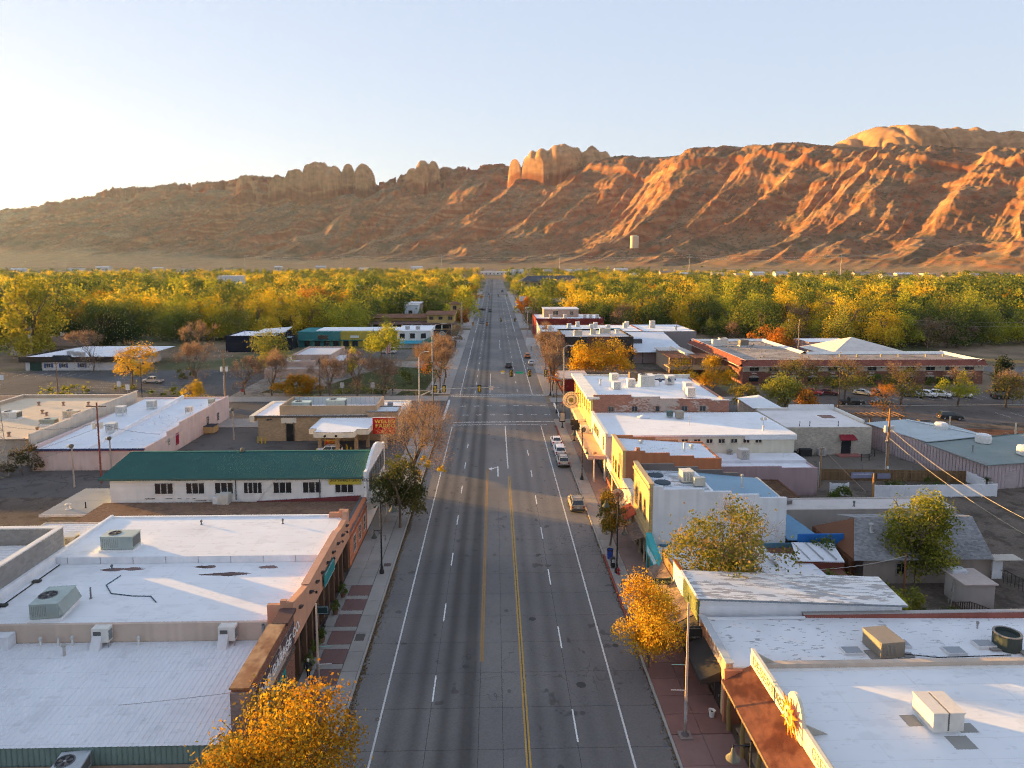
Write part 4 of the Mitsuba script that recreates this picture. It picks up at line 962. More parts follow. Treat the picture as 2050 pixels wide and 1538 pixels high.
obj('maroon_flashing', M().add([[-30, 86.2, 3.97], [-16.9, 86.2, 3.97], [-16.9, 86.35, 4.65], [-30, 86.35, 4.02]], [[0, 1, 2, 3]], (.14, .03, .035)), PAINT, w_, label='maroon flashing rising along the board wall')
# small block hut with flat roof
h_ = flat_building('block_hut', 'small grey block hut with an overhanging flat roof', -55.0, -49.6, 84.6, 93.2, 3.1, (.36, .34, .31), 'm_block', walls=True, par=.3)
obj('roof_slab', BOX(-55.6, -48.9, 84.0, 93.8, 3.1, 3.36, (.25, .275, .30)), 'm_roof', h_)
obj('fascia', BOX(-55.64, -48.86, 83.95, 84.0, 3.08, 3.38, (.6, .61, .62)).box(-48.9, -48.85, 84.0, 93.8, 3.08, 3.38, (.6, .61, .62)), PAINT, h_)
vent('white mushroom vent on the block hut roof', -53.2, 85.9, 3.36, .55, .2, (.62, .63, .63))
vent('thin black pipe on the block hut roof', -51.3, 86.3, 3.36, .75, .06, BLACK, cap=False)
# pink building in two bays
PINK = (.60, .47, .44)
p_ = thing('pink_building', 'pale pink commercial building with two white roof bays', 'building')
obj('wall', BOX(-75.3, -57.5, 113, 113.3, -.03, 3.5, PINK).box(-75.3, -75.0, 113.3, 149.8, -.03, 4.0, PINK).box(-75, -57.2, 149.5, 149.8, -.03, 4.7, PINK), WALL, p_)
m = M()
for a, b, z in ((113, 121.5, 3.55), (121.5, 126.5, 4.25), (126.5, 141, 4.75), (141, 149.8, 4.95)): m.box(-57.5, -57.2, a, b, -.03, z, PINK); 
obj('side_wall', m, WALL, p_); 
m = M(); m.quad([-75, 113.3, 3.3], [-66.9, 113.3, 3.3], [-66.9, 149.5, 4.3], [-75, 149.5, 4.3], (.70, .72, .76)); obj('roof', m, 'm_roof', p_)
m = M(); m.quad([-66.6, 113.3, 3.05], [-57.5, 113.3, 3.05], [-57.5, 149.5, 4.3], [-66.6, 149.5, 4.3], (.66, .69, .74)); obj('roof', m, 'm_speck', p_)
m = M(); m.prism([(-66.9, 113.3), (-66.6, 113.3), (-66.6, 149.5), (-66.9, 149.5)], 3, [3.5, 3.5, 5.2, 5.2], (.72, .73, .75)); obj('party_wall', m, PAINT, p_)
obj('eave', BOX(-75.9, -57.1, 112.7, 113, 3.36, 3.62, (.03, .05, .12)).box(-75.6, -57.2, 112.75, 112.98, 3.24, 3.36, (.3, .08, .12)), PAINT, p_)
door(p_, -57.18, 124.9, 1.0, 1.1, 2.1, 'e', (.27, .015, .04), label='dark red door in the pink side wall')
window(p_, -57.2, 121.6, 1.7, 1.1, 1.3, 'e', (.6, .55, .5), 3, rows=3)
for y, z in ((138.3, 2.0), (143.5, 1.6)): window(p_, -57.2, y, z - .6, 1.2, 1.7, 'e', (.5, .42, .4), 2, rows=2)
obj('wall_pipe', TUBE([[-57.1, 126.4, 3.0], [-57.1, 121.2, 2.6], [-57.1, 119.6, 2.9]], .05, 5, (.6, .5, .47)), PAINT, p_)
for x, y, l in ((-72.6, 135.6, 'louvred cooler on the left pink roof bay, farther of the two'), (-67.9, 123.4, 'louvred cooler by the party wall on the pink roof'), (-59.8, 136.2, 'louvred cooler on the right pink roof bay, larger one'), (-58.5, 144, 'small green cooler at the far right of the pink roof'), (-69.3, 141, 'pale cooler at the far end of the left pink roof bay')):
    cooler(l, x, y, 3.7 if y < 130 else 4.1, 1.5 if x < -60 else 1.1, 1.3 if x < -60 else 1.0, col=(.55, .55, .52) if x != -58.5 else (.36, .4, .36))
for x, y in ((-74, 126.5), (-71.6, 124.8), (-69.6, 125.3), (-62.8, 128.5), (-60, 131.5), (-64.5, 134)): vent('short white vent pipe on the pink building roof', x, y, 3.75, .5, .06, (.6, .6, .6), cap=False, group='short white pipes on the pink roof')
t_ = thing('tan_building', 'tan flat roofed building lit gold beside the pink one', 'building')
obj('wall', BOX(-112, -77.6, 116, 116.3, -.03, 4.5, (.42, .34, .27)).box(-77.6, -77.2, 116, 128, -.03, 5.3, (.62, .56, .48)).box(-77.6, -77.2, 128, 151, -.03, 5.75, (.62, .56, .48)).box(-112, -77.6, 151, 151.3, -.03, 5.0, (.45, .36, .28)).box(-101.5, -101.2, 116.3, 151, -.03, 5.1, (.45, .36, .28)), WALL, t_)
obj('coping', BOX(-77.65, -77.15, 116, 128, 5.3, 5.38, (.6, .5, .4)), PAINT, t_)
obj('coping', BOX(-77.65, -77.15, 128, 151.4, 5.75, 5.83, (.6, .5, .4)).box(-101.5, -77.65, 150.95, 151.4, 5.0, 5.09, (.66, .58, .5)).box(-101.55, -101.1, 116, 150.95, 5.1, 5.19, (.66, .58, .5)), PAINT, t_)
obj('roof', BOX(-101.2, -77.6, 116.3, 151, 4.1, 4.4, (.62, .5, .36)), 'm_roof', t_)
obj('eave', BOX(-112, -77.7, 115.7, 116, 4.4, 4.52, (.2, .16, .13)), PAINT, t_)
for i, (x, y) in enumerate(((-93.3, 143.3), (-88.2, 143.1), (-83.1, 143), (-87.7, 135.6), (-79.7, 121.6), (-82.3, 118.2), (-85.6, 133.5), (-82.5, 127))): vent('squat turbine vent on the tan roof', x, y, 4.4, .55, .2, (.3, .2, .15), group='turbine vents on the tan roof')
hvac('pale rooftop unit by the tower on the tan roof', -90.5, 131, 4.4, 3.0, 1.8, 1.3, 0, (.55, .56, .54)); hvac('rooftop unit against the tan parapet, farther one', -79.6, 131.6, 4.4, 2.6, 1.5, 1.3, .0, (.5, .46, .38)); hvac('low rooftop unit against the tan parapet, nearer one', -80.6, 126.5, 4.4, 2.4, 1.4, .9, 0, (.3, .34, .3))
# bank
k_ = thing('bank', 'tan brick bank with white fascia, rooftop screen and drive through', 'bank')
BT = (.36, .25, .155)
obj('wall', BOX(-44.6, -18.6, 130.6, 143.6, -.03, 4.55, BT), 'm_brick', k_)
obj('fascia', BOX(-46, -17.3, 130.0, 130.4, 3.9, 4.85, (.12, .10, .09)) if False else BOX(-46.1, -45.2, 130.3, 144.2, 3.7, 4.9, (.66, .58, .46)).box(-18.2, -17.3, 135.4, 144.2, 3.7, 4.9, (.66, .6, .5)).box(-45.2, -18.2, 143.3, 144.2, 3.7, 4.9, (.66, .6, .5)).box(-45.2, -24, 130.35, 130.6, 4.5, 4.9, (.12, .10, .09)), PAINT, k_)
obj('roof', BOX(-45.2, -18.2, 130.6, 143.3, 4.6, 4.74, ROOFW), 'm_roof', k_)
m = M()
for a, b, c, d in ((-40.8, -22.4, 131.6, 131.85), (-40.8, -22.4, 140.4, 140.65), (-40.8, -40.55, 131.85, 140.4), (-22.65, -22.4, 131.85, 140.4)): m.box(a, b, c, d, 4.74, 6.5, (.40, .29, .19))
obj('roof_screen', m, WALL, k_)
obj('roof', BOX(-40.5, -22.7, 131.9, 140.35, 4.75, 4.9, ROOFW), 'm_roof', k_)
for x in np.arange(-40.4, -23, .95): obj('screen_panel', BOX(x, x + .88, 140.33, 140.39, 4.95, 6.45, (.5, .56, .6)), 'm_metal', k_)
obj('corner_block', BOX(-24.2, -18.3, 130.5, 135.3, 0, 5.45, (.38, .27, .175)).box(-24.3, -18.2, 130.4, 130.6, 5.45, 5.6, (.14, .12, .11)).box(-24.3, -18.2, 135.2, 135.4, 5.45, 5.6, (.14, .12, .11)), 'm_brick', k_)
m = M(); [m.box(-23.9, -18.5, y, y + .3, 5.45, 5.52, (.6, .66, .72)) for y in np.arange(130.8, 135, .42)]; obj('ribbed_cover', m, 'm_metal', k_)
obj('night_drop', BOX(-40.2, -37.4, 130.45, 130.6, 3.45, 4.5, (.66, .6, .5)), PAINT, k_)
door(k_, -38.6, 130.5, 0, 1.3, 3.3, 's', (.015, .015, .015)); obj('door_frame', BOX(-39.4, -39.25, 130.4, 130.6, 0, 3.6, (.12, .1, .08)).box(-37.95, -37.8, 130.4, 130.6, 0, 3.6, (.12, .1, .08)), PAINT, k_)
obj('security_light', BOX(-42.9, -42.5, 130.3, 130.6, 4.0, 4.25, DARK).box(-42.3, -42.0, 130.3, 130.6, 4.1, 4.3, DARK), PAINT, k_)
can = [(-32.7, 121.6), (-31.3, 121.6), (-31.3, 119.2), (-27.5, 118.8), (-24.2, 119.2), (-24.2, 121.1), (-22.2, 121.1), (-22.0, 125), (-22.0, 130.3), (-32.6, 130.3)]
obj('canopy_fascia', M().prism(can, 3.55, 4.5, (.66, .6, .5), cap=False), PAINT, k_)
obj('canopy_roof', M().poly(can, 4.42, ROOFW), 'm_roof', k_); obj('canopy_soffit', M().poly(can, 3.6, (.5, .45, .4)), PAINT, k_)
obj('canopy_edge', M().prism([(x * 1.0, y) for x, y in can], 4.5, 4.56, (.16, .08, .07), cap=False), PAINT, k_)
for x, y in ((-31, 122.3), (-27.4, 120.2), (-24.6, 122.3), (-23.2, 126)): obj('column', BOX(x - .3, x + .3, y - .3, y + .3, 0, 3.6, BT), 'm_brick', k_)
for x in (-29.2, -27.3): obj('canopy_light', LATHE((x, 118.8, 4.0), [(.05, 0), (.2, .1), (.22, .3), (.1, .34)], 8, BLACK, axis=(0, -1, -.2)), PAINT, k_)
for i, (x, y) in enumerate(((-44.3, 129.3), (-43.4, 128.6), (-42.8, 128.9), (-26.6, 123.6), (-26.2, 122.4), (-25.4, 121.5), (-25.2, 124), (-31.2, 120.6))): obj('bollard', LATHE((x, y, 0), [(.11, 0), (.11, 1.15), (.06, 1.24), (.001, 1.25)], 8, (.55, .37, .03)), PAINT, smooth=True, label='yellow steel bollard guarding the bank walls and drive through', cat='bollard', group='yellow bollards round the bank')
hvac('green grey rooftop unit inside the bank roof screen, left one', -37.9, 136.5, 4.9, 3.4, 2, 1.25, 0, (.42, .5, .46)); hvac('green grey rooftop unit inside the bank roof screen, right one', -31.2, 136.8, 4.9, 3.6, 2.2, 1.6, 0, (.42, .5, .46))
hvac('small dark roof unit at the street end of the bank', -21.0, 139.6, 4.74, 1.0, .9, .7, 0, (.3, .3, .32), fan=False, curb=False)
t = thing('bank_sign', 'tall red bank sign with yellow lettering on a tan pylon', 'sign')
RED = (.45, .02, .02)
obj('panel', BOX(-22.05, -18.0, 124.7, 125.1, 2.75, 5.7, RED), PAINT, t); obj('top_edge', BOX(-22.1, -17.95, 124.68, 125.12, 5.7, 5.78, (.6, .5, .45)), PAINT, t)
obj('post', BOX(-20.7, -19.5, 124.75, 125.05, 0, 2.75, (.5, .37, .25)), 'm_brick', t)
text_on(t, 'WELLS', .62, -21.7, 124.69, 4.75, 's', (.75, .5, .08), depth=.02, squeeze=1.3); text_on(t, 'FARGO', .62, -21.6, 124.69, 3.95, 's', (.75, .5, .08), depth=.02, squeeze=1.25)
t = thing('cash_machine', 'red cash machine kiosk with yellow frame in the drive through', 'cash machine')
obj('cabinet', BOX(-30.2, -28.6, 122.9, 123.7, 0, 2.2, (.4, .03, .02)), PAINT, t); obj('frame', BOX(-30.3, -28.5, 122.86, 122.9, 2.0, 2.25, (.6, .42, .1)).box(-28.55, -28.4, 122.86, 123.7, 0, 2.2, (.6, .42, .1)).box(-30.35, -30.2, 122.86, 123.7, 0, 2.2, (.6, .42, .1)), PAINT, t)
text_on(t, 'WELLS', .2, -29.9, 122.89, 1.75, 's', (.75, .5, .08), depth=.01, squeeze=1.3); text_on(t, 'FARGO', .2, -29.9, 122.89, 1.45, 's', (.75, .5, .08), depth=.01, squeeze=1.3)
t = obj('dumpster', M().prism([(-57.1, 136), (-55.2, 136), (-55.2, 138.6), (-57.1, 138.6)], .15, 1.45, (.42, .28, .14)), PAINT, label='tan rubbish skip with black lid by the pink wall', cat='dumpster'); obj('lid', BOX(-57.15, -55.15, 135.95, 138.65, 1.45, 1.53, (.03, .03, .035)), PAINT, t)

# ------------------------------------------------------------------ east side, from the camera on
# gift shop with lettered parapet and rusty awning
g_ = thing('gift_shop', 'gift shop with cream lettered parapet and rusty corrugated awning', 'building')
SIGN = (.66, .60, .48)
obj('sign_wall', BOX(19.0, 19.25, 44.62, 48.7, 4.5, 5.78, SIGN).box(19.02, 19.27, 34.5, 44.6, 4.5, 5.72, SIGN).box(19.27, 19.4, 34.5, 48.7, 4.0, 5.6, (.5, .45, .36)), WALL, g_)
an = np.arange(13) * math.pi / 12
hp = [(41.1 + 1.15 * math.cos(a), 5.7 + 1.5 * math.sin(a)) for a in an] + [(39.95, 4.5), (42.25, 4.5)]
ex = trimesh.creation.extrude_polygon(__import__('shapely').Polygon(hp), .22, engine='earcut'); v = np.array(ex.vertices)
obj('sign_crest', M().add(np.column_stack([18.95 + v[:, 2], v[:, 0], v[:, 1]]), np.array(ex.faces)[:, ::-1], SIGN), WALL, g_)
obj('brace', M().add([[19.4, 41.1, 5.2], [19.4, 41.3, 5.2], [21.3, 41.2, 4.35], [19.4, 41.1, 4.3], [19.4, 41.3, 4.3]], [[0, 2, 1], [0, 3, 2], [1, 2, 4]], (.42, .38, .32)).add([[19.4, 48.5, 5.5], [19.4, 48.7, 5.5], [21.4, 48.6, 4.4], [19.4, 48.5, 4.4], [19.4, 48.7, 4.4]], [[0, 2, 1], [0, 3, 2], [1, 2, 4]], (.42, .38, .32)), PAINT, g_)
LET = (.16, .17, .11)
text_on(g_, 'DESERT', .66, 19.0, 48.3, 4.83, 'w', LET, depth=.02, squeeze=1.12); text_on(g_, 'DREAMS', .66, 19.0, 44.45, 4.83, 'w', LET, depth=.02, squeeze=.82, bold=False); text_on(g_, 'GIFTS', .66, 19.02, 38.7, 4.85, 'w', LET, depth=.02, squeeze=.95, bold=False)
t = thing('sun_emblem', 'orange cut out sun with a painted face on the cream parapet', 'sign')
ORG = (.60, .20, .02); pts = []
rg = random.Random(4)
for i in range(26):
    a = i * math.pi / 13 + .1; r = (1.45 if (i // 2) % 2 else 1.2) * rg.uniform(.9, 1.1) if i % 2 else .62
    pts.append((41.15 + r * math.cos(a), 5.75 + r * math.sin(a)))
ex = trimesh.creation.extrude_polygon(__import__('shapely').Polygon(pts), .06, engine='earcut'); v = np.array(ex.vertices)
obj('rays', M().add(np.column_stack([18.6 + v[:, 2], v[:, 0], v[:, 1]]), np.array(ex.faces)[:, ::-1], ORG), PAINT, t)
m = M(); m.poly([(0, 0), (1, 0), (1, 1)], 0, ORG) if False else None
def disc(c, r, col, x, n=20, sy=1.0):
    m = M(); a = np.arange(n) * 2 * math.pi / n
    m.add([[x, c[0], c[1]]] + [[x, c[0] + r * math.cos(q), c[1] + r * sy * math.sin(q)] for q in a], [[0, 1 + (i + 1) % n, 1 + i] for i in range(n)], col); return m
obj('face', disc((41.15, 5.75), .58, (.68, .55, .36), 18.59), PAINT, t); obj('face_half', disc((41.0, 5.75), .36, (.62, .24, .03), 18.583, sy=1.4), PAINT, t)
obj('eyes', disc((41.4, 5.92), .11, (.1, .05, .03), 18.575) if True else None, PAINT, t); obj('eyes', disc((41.0, 5.92), .11, (.1, .05, .03), 18.572), PAINT, t)
obj('nose', M().add([[18.52, 41.2, 5.62], [18.58, 41.3, 5.62], [18.58, 41.1, 5.62], [18.57, 41.2, 6.0]], [[0, 1, 3], [0, 3, 2], [0, 2, 1]], (.6, .4, .2)), PAINT, t); obj('mouth', disc((41.2, 5.44), .2, (.4, .05, .03), 18.573, sy=.4), PAINT, t)
for s in (40.75, 41.6): obj('strut', BOX(18.64, 18.96, s, s + .08, 5.6, 5.7, GREY), 'm_metal', t)
RUST = (.24, .095, .05)
m = M(); n = 150
for i in range(n):
    ya, yb = 34 + 14.6 * i / n, 34 + 14.6 * (i + .5) / n; yc = 34 + 14.6 * (i + 1) / n
    m.quad([16.85, ya, 3.42], [19.0, ya, 4.52], [19.0, yb, 4.56], [16.85, yb, 3.46], RUST); m.quad([16.85, yb, 3.46], [19.0, yb, 4.56], [19.0, yc, 4.52], [16.85, yc, 3.42], RUST)
obj('awning', m, 'm_corr', g_, label='rusty corrugated awning')
obj('awning_beam', BOX(16.8, 16.95, 34, 48.6, 3.2, 3.42, (.2, .13, .08)), PAINT, g_)
obj('soffit', M().add([[16.95, 34, 3.3], [18.95, 34, 4.3], [18.95, 48.6, 4.3], [16.95, 48.6, 3.3]], [[0, 1, 2, 3]], (.2, .12, .07)), PAINT, g_)
for y in (47.6, 44.8, 41.8, 38.8, 35.8): obj('log_post', TUBE([[17.15, y, .1], [17.1, y + .05, 1.8], [17.2, y, 3.45]], [.19, .17, .16], 8, (.25, .175, .07)), PAINT, g_, smooth=True)
obj('wall', BOX(19.3, 60, 34.2, 48.6, -.03, 4.1, (.3, .17, .11)).box(17.0, 19.3, 48.4, 48.75, -.03, 4.2, (.40, .17, .10)), WALL, g_)
obj('roof', BOX(19.4, 60, 34.2, 48.3, 4.0, 4.3, ROOFW), 'm_roof', g_)
obj('back_parapet', BOX(19.4, 60, 48.3, 48.75, 4.0, 4.75, (.48, .40, .33)).box(19.4, 60, 48.1, 48.298, 4.3, 4.42, (.7, .68, .64)), WALL, g_)
window(g_, 19.28, 41.5, .6, 5, 2.0, 'w', (.3, .25, .2), 4)
for y, l in ((46.4, 'wooden bench under the awning, farther end'), (43.8, 'wooden bench under the awning, nearer end')):
    t = thing('bench', l, 'bench'); obj('seat', BOX(17.5, 18.05, y - .8, y + .8, .5, .58, (.3, .22, .15)), PAINT, t); obj('backrest', BOX(18.05, 18.11, y - .8, y + .8, .6, 1.05, (.28, .2, .14)), PAINT, t)
    for q in (-.7, .66): obj('leg', BOX(17.55, 18.0, y + q, y + q + .06, .15, .5, IRON), PAINT, t)
t = thing('rooftop_unit', 'boxy white covered unit in the sun on the gift shop roof', 'air conditioner')
W2 = (.62, .58, .52)
obj('cabinet', BOX(27.9, 29.9, 41.0, 43.2, 4.55, 5.75, W2), PAINT, t); obj('slot', BOX(28.85, 28.95, 40.985, 43.2, 4.6, 5.77, (.15, .14, .13)), PAINT, t)
obj('top_cover', BOX(27.85, 28.83, 40.95, 43.25, 5.75, 5.82, W2).box(28.97, 29.95, 40.95, 43.25, 5.75, 5.82, W2), PAINT, t); obj('curb', BOX(28.1, 29.7, 41.2, 43, 4.3, 4.55, (.6, .6, .6)), PAINT, t)
for x0, x1, y0, y1 in ((29.9, 31.1, 41.2, 42.1), (28.6, 30.0, 39.7, 40.9), (26.9, 27.9, 41.9, 43.0), (38.5, 40, 42, 43)): obj('walk_pad', BOX(x0, x1, y0, y1, 4.3, 4.32, (.28, .27, .25)), PAINT, g_)
# brick shop with flaking white roof
b_ = thing('old_brick_shop', 'old brick shop with speckled white roof, skylights and dark awnings', 'building')
obj('front_wall', BOX(17.3, 17.7, 48.78, 55.9, 1.2, 4.5, (.30, .15, .085)).box(17.3, 17.7, 48.78, 50.2, -.03, 1.2, (.42, .3, .17)).box(17.3, 17.7, 53.5, 55.9, -.03, 1.2, (.2, .1, .06)), 'm_oldbrick', b_)
obj('pilaster', BOX(17.15, 17.6, 48.78, 49.6, -.03, 4.55, (.55, .40, .22)), WALL, b_)
obj('coping', BOX(17.2, 17.8, 48.78, 55.9, 4.5, 4.6, (.4, .43, .45)), PAINT, b_)
obj('wall', BOX(17.7, 60, 48.8, 49.1, -.03, 4.1, (.5, .44, .38)), WALL, b_)
m = M(); m.quad([17.7, 49.1, 4.05], [60, 49.1, 3.7], [60, 56, 3.6], [17.7, 56, 4.25], (.72, .73, .75)); obj('roof', m, 'm_speck', b_)
obj('gutter', BOX(24.5, 60, 48.95, 49.25, 4.05, 4.2, (.4, .42, .44)).box(19.5, 60, 48.78, 48.93, 4.0, 4.12, (.10, .12, .15)), PAINT, b_)
obj('back_parapet', BOX(26.3, 60, 56.0, 56.35, 2.5, 4.4, (.27, .095, .075)).box(26.25, 60, 55.95, 56.4, 4.4, 4.47, (.35, .33, .31)), WALL, b_, label='brick red back parapet')
obj('flashing', BOX(17.7, 26.3, 55.7, 55.95, 4.2, 4.32, (.7, .71, .73)).box(26.3, 60, 55.8, 55.99, 3.6, 3.85, (.7, .71, .73)), PAINT, b_)
for i, (x, y) in enumerate(((27.9, 51.1), (32.2, 52.0), (35.9, 50.9), (38.9, 51.8))): k = obj('skylight', BOX(x - .75, x + .75, y - .5, y + .5, 3.85, 4.12, (.6, .6, .6)), PAINT, b_); obj('pane', BOX(x - .67, x + .67, y - .42, y + .42, 4.121, 4.14, (.2, .22, .25)), 'm_gloss', k)
hvac('brown grey condenser box on the flaking roof, left of the two', 30.4, 51.2, 3.95, 1.9, 2.3, 1.3, .12, (.24, .21, .17), curb=False, fan=False)
t = thing('rooftop_unit', 'round dark green condenser with open top on the flaking roof', 'air conditioner')
obj('cabinet', LATHE((40.6, 51.6, 3.9), [(1.0, 0), (1.0, 1.15), (.85, 1.18), (.82, .9), (.001, .7)], 20, (.045, .06, .055)), PAINT, t, smooth=False); obj('rim', LATHE((40.6, 51.6, 5.05), [(1.02, 0), (1.02, .06), (.86, .06), (.86, 0)], 20, (.25, .23, .2)), PAINT, t)
for x0, x1, y0, y1 in ((28.9, 29.7, 50, 51.2), (31.0, 31.9, 49.6, 50.1), (31.6, 32.4, 50.2, 50.8), (39, 39.8, 51, 52.2), (41, 42.4, 50.2, 50.9)): obj('walk_pad', BOX(x0, x1, y0, y1, 3.9, 4.02, (.22, .21, .2)), PAINT, b_)
obj('roof_pipe', TUBE([[31.5, 50.6, 4.05], [34, 50.0, 4.05], [40, 50.3, 3.98]], .04, 5, DARK), PAINT, b_)
vent('small pipe vent near the back parapet of the flaking roof', 40.2, 54.4, 3.75, .55, .07, (.3, .3, .3)); vent('thin pale pipe right of the round condenser', 42.3, 51.2, 3.85, .6, .06, (.5, .5, .5), cap=False)
AWN = (.035, .033, .03)
obj('awning', M().add([[15.6, 49.7, 2.7], [17.3, 49.7, 3.4], [17.3, 54.6, 3.4], [15.6, 54.6, 2.7]], [[0, 1, 2, 3]], AWN).add([[15.6, 49.7, 2.35], [15.6, 49.7, 2.7], [15.6, 54.6, 2.7], [15.6, 54.6, 2.35], [17.3, 49.7, 3.4], [17.3, 49.7, 2.6]], [[0, 1, 2, 3], [0, 5, 4, 1]], AWN), PAINT, b_, label='long dark canvas awning')
obj('awning', M().add([[15.9, 55.1, 3.0], [17.3, 55.1, 3.7], [17.3, 57.4, 3.7], [15.9, 57.4, 3.0]], [[0, 1, 2, 3]], (.06, .05, .04)).add([[15.9, 55.1, 2.6], [15.9, 55.1, 3.0], [15.9, 57.4, 3.0], [15.9, 57.4, 2.6], [17.3, 55.1, 3.7], [17.3, 55.1, 2.6]], [[0, 1, 2, 3], [0, 5, 4, 1]], (.06, .05, .04)), PAINT, b_)
door(b_, 17.28, 50.6, .12, 1.2, 2.2, 'w', (.02, .02, .03), True); window(b_, 17.3, 52.4, .7, 2.2, 1.6, 'w', (.12, .08, .06), 2)
t = obj('hanging_sign', BOX(15.9, 17.1, 54.72, 54.8, 3.2, 4.1, (.03, .028, .025)), PAINT, label='dark wooden hanging sign beside the long dark awning', cat='sign'); obj('bracket', TUBE([[15.8, 54.76, 4.18], [17.3, 54.76, 4.18]], .03, 5, IRON), PAINT, t)
obj('border', BOX(15.95, 17.05, 54.7, 54.719, 3.25, 3.3, (.2, .18, .15)).box(15.95, 17.05, 54.7, 54.719, 4.0, 4.05, (.2, .18, .15)), PAINT, t)
t = thing('flower_pot', 'white bucket pot by the doorway under the dark awning', 'pot'); obj('pot', LATHE((16.35, 49.1, .15), [(.17, 0), (.25, .5), (.27, .52), (.22, .5), (.2, .42), (.001, .42)], 12, (.6, .6, .58)), PAINT, t); obj('soil', LATHE((16.35, 49.1, .56), [(.2, 0), (.001, .02)], 10, (.06, .045, .03)), PAINT, t)
# white sided shed-roofed shop with mottled roof
s_ = thing('sided_shop', 'white board sided building with a mottled flaking roof and green front', 'building')
obj('wall', BOX(17.4, 35, 56.45, 61, -.03, 5.0, (.66, .68, .7)), WALL, s_)
obj('front_wall', M().prism([(17.3, 56.4), (17.45, 56.4), (17.45, 61), (17.3, 61)], -.03, [5.95, 5.95, 5.75, 5.75], (.14, .16, .075)), WALL, s_, label='weathered green front wall')
for i in range(10):
    z = 3.7 + .2 * i; w = .93 + .1 * random.Random(i).random(); xe = 17.4
    m = M(); zt = lambda x: 5.8 - (x - 17.4) * .045; m.add([[xe, 56.36, z], [34.9, 56.36, z], [34.9, 56.42, min(z + .2, zt(34.9))], [xe, 56.42, z + .2]], [[0, 1, 2, 3]], tuple(q * w for q in (.66, .68, .71))); 
    if z < zt(34.9): obj('board', m, WALL, s_)
obj('board_wall', M().add([[17.4, 56.43, 3.4], [35, 56.43, 3.4], [35, 56.43, 5.0], [17.4, 56.43, 5.8]], [[0, 1, 2, 3]], (.66, .68, .71)), WALL, s_)
poly_roof(s_, [(17.15, 55.95, 6.0), (35.2, 55.95, 5.15), (35.6, 61.3, 5.15), (17.2, 61.3, 6.0)], (.70, .69, .68), 'm_worn', th=.09)
obj('fascia', M().add([[17.15, 55.93, 5.82], [35.2, 55.93, 4.97], [35.2, 55.93, 5.13], [17.15, 55.93, 5.98]], [[0, 1, 2, 3]], (.2, .23, .26)), PAINT, s_)
obj('gutter', M().add([[17.0, 55.9, 6.0], [17.2, 55.9, 6.05], [17.2, 61.3, 6.05], [17.0, 61.3, 6.0]], [[0, 1, 2, 3]], (.66, .6, .55)), PAINT, s_)
# small white fronted shop with a shake porch roof
q_ = thing('porch_shop', 'small shop with white peaked front and a shake porch roof', 'building')
obj('front_wall', M().prism([(17.3, 61.1), (17.5, 61.1), (17.5, 64.6), (17.3, 64.6)], 2, [5.65, 5.65, 5.4, 5.4], (.66, .64, .6)), WALL, q_)
obj('trim', M().prism([(17.25, 61.05), (17.55, 61.05), (17.55, 64.65), (17.25, 64.65)], [5.65, 5.65, 5.4, 5.4], [5.8, 5.8, 5.55, 5.55], (.2, .07, .03)), PAINT, q_)
poly_roof(q_, [(15.2, 57.6, 2.7), (17.3, 57.6, 3.7), (17.3, 69, 3.4), (15.6, 69, 2.6)], (.20, .145, .11), 'm_shingle', name='porch_roof', th=.1)
for y in (58.2, 61.6, 65, 68.4): obj('porch_post', BOX(15.6, 15.75, y, y + .15, .14, 2.75, (.12, .09, .07)), PAINT, q_)
obj('wall', BOX(17.5, 29, 61.4, 67, -.03, 3.3, (.4, .36, .32)), WALL, q_)
obj('roof', BOX(17.55, 32, 61.4, 67.2, 3.2, 3.4, (.66, .68, .72)), 'm_speck', q_)
obj('side_panel', M().prism([(17.4, 64.7), (17.6, 64.7), (17.6, 69.6), (17.4, 69.6)], 1, [4.5, 4.5, 4.4, 4.4], (.24, .125, .06)), PAINT, q_, label='brown shingled end panel')
# teal fronted shop and the low roofs behind
t_ = thing('teal_shop', 'small shop with a bright teal parapet sign front', 'building')
TEAL = (.06, .36, .38)
m = M(); m.prism([(16.75, 68.3), (17.35, 68.3), (17.35, 74.3), (16.75, 74.3)], 2.2, [3.2, 3.2, 4.3, 4.3], TEAL); obj('sign_front', m, PAINT, t_)
obj('front_wall', BOX(17.2, 17.5, 68.5, 74.3, -.03, 2.6, (.05, .25, .26)), WALL, t_)
obj('sign_panel', BOX(16.69, 16.745, 69.1, 73.4, 2.55, 3.2, (.5, .62, .62)), PAINT, t_); text_on(t_, 'SPORTS', .42, 16.69, 73.0, 2.68, 'w', (.03, .16, .18), depth=.015, squeeze=1.3) if False else None
for y in (68.6, 71.2, 73.9): obj('post', BOX(16.8, 16.95, y, y + .15, .14, 2.2, (.05, .3, .32)), PAINT, t_)
obj('roof', BOX(17.4, 30, 67.25, 74.4, 2.4, 2.6, (.66, .69, .72)), 'm_speck', t_)
obj('wall', BOX(17.5, 36, 67.3, 74.3, -.03, 2.4, (.17, .08, .06)), WALL, t_)
poly_roof(t_, [(29.2, 65.2, 3.0), (33.3, 65.2, 3.0), (32.6, 71.0, 3.2), (29.2, 71.0, 3.2)], (.62, .64, .68), 'm_roof', name='roof')
poly_roof(t_, [(31.2, 68.6, 3.5), (36.2, 68.6, 3.3), (37.2, 73.2, 3.3), (32.6, 73.2, 3.5)], (.66, .68, .71), 'm_roof', name='roof')
for x in (32.6, 34.0, 35.4): obj('roof_seam', BOX(x, x + .1, 68.8, 73, 3.4, 3.56, (.35, .36, .38)), PAINT, t_)
obj('wall', BOX(31.3, 36.2, 68.7, 68.9, 0, 3.3, (.18, .06, .045)), WALL, t_)
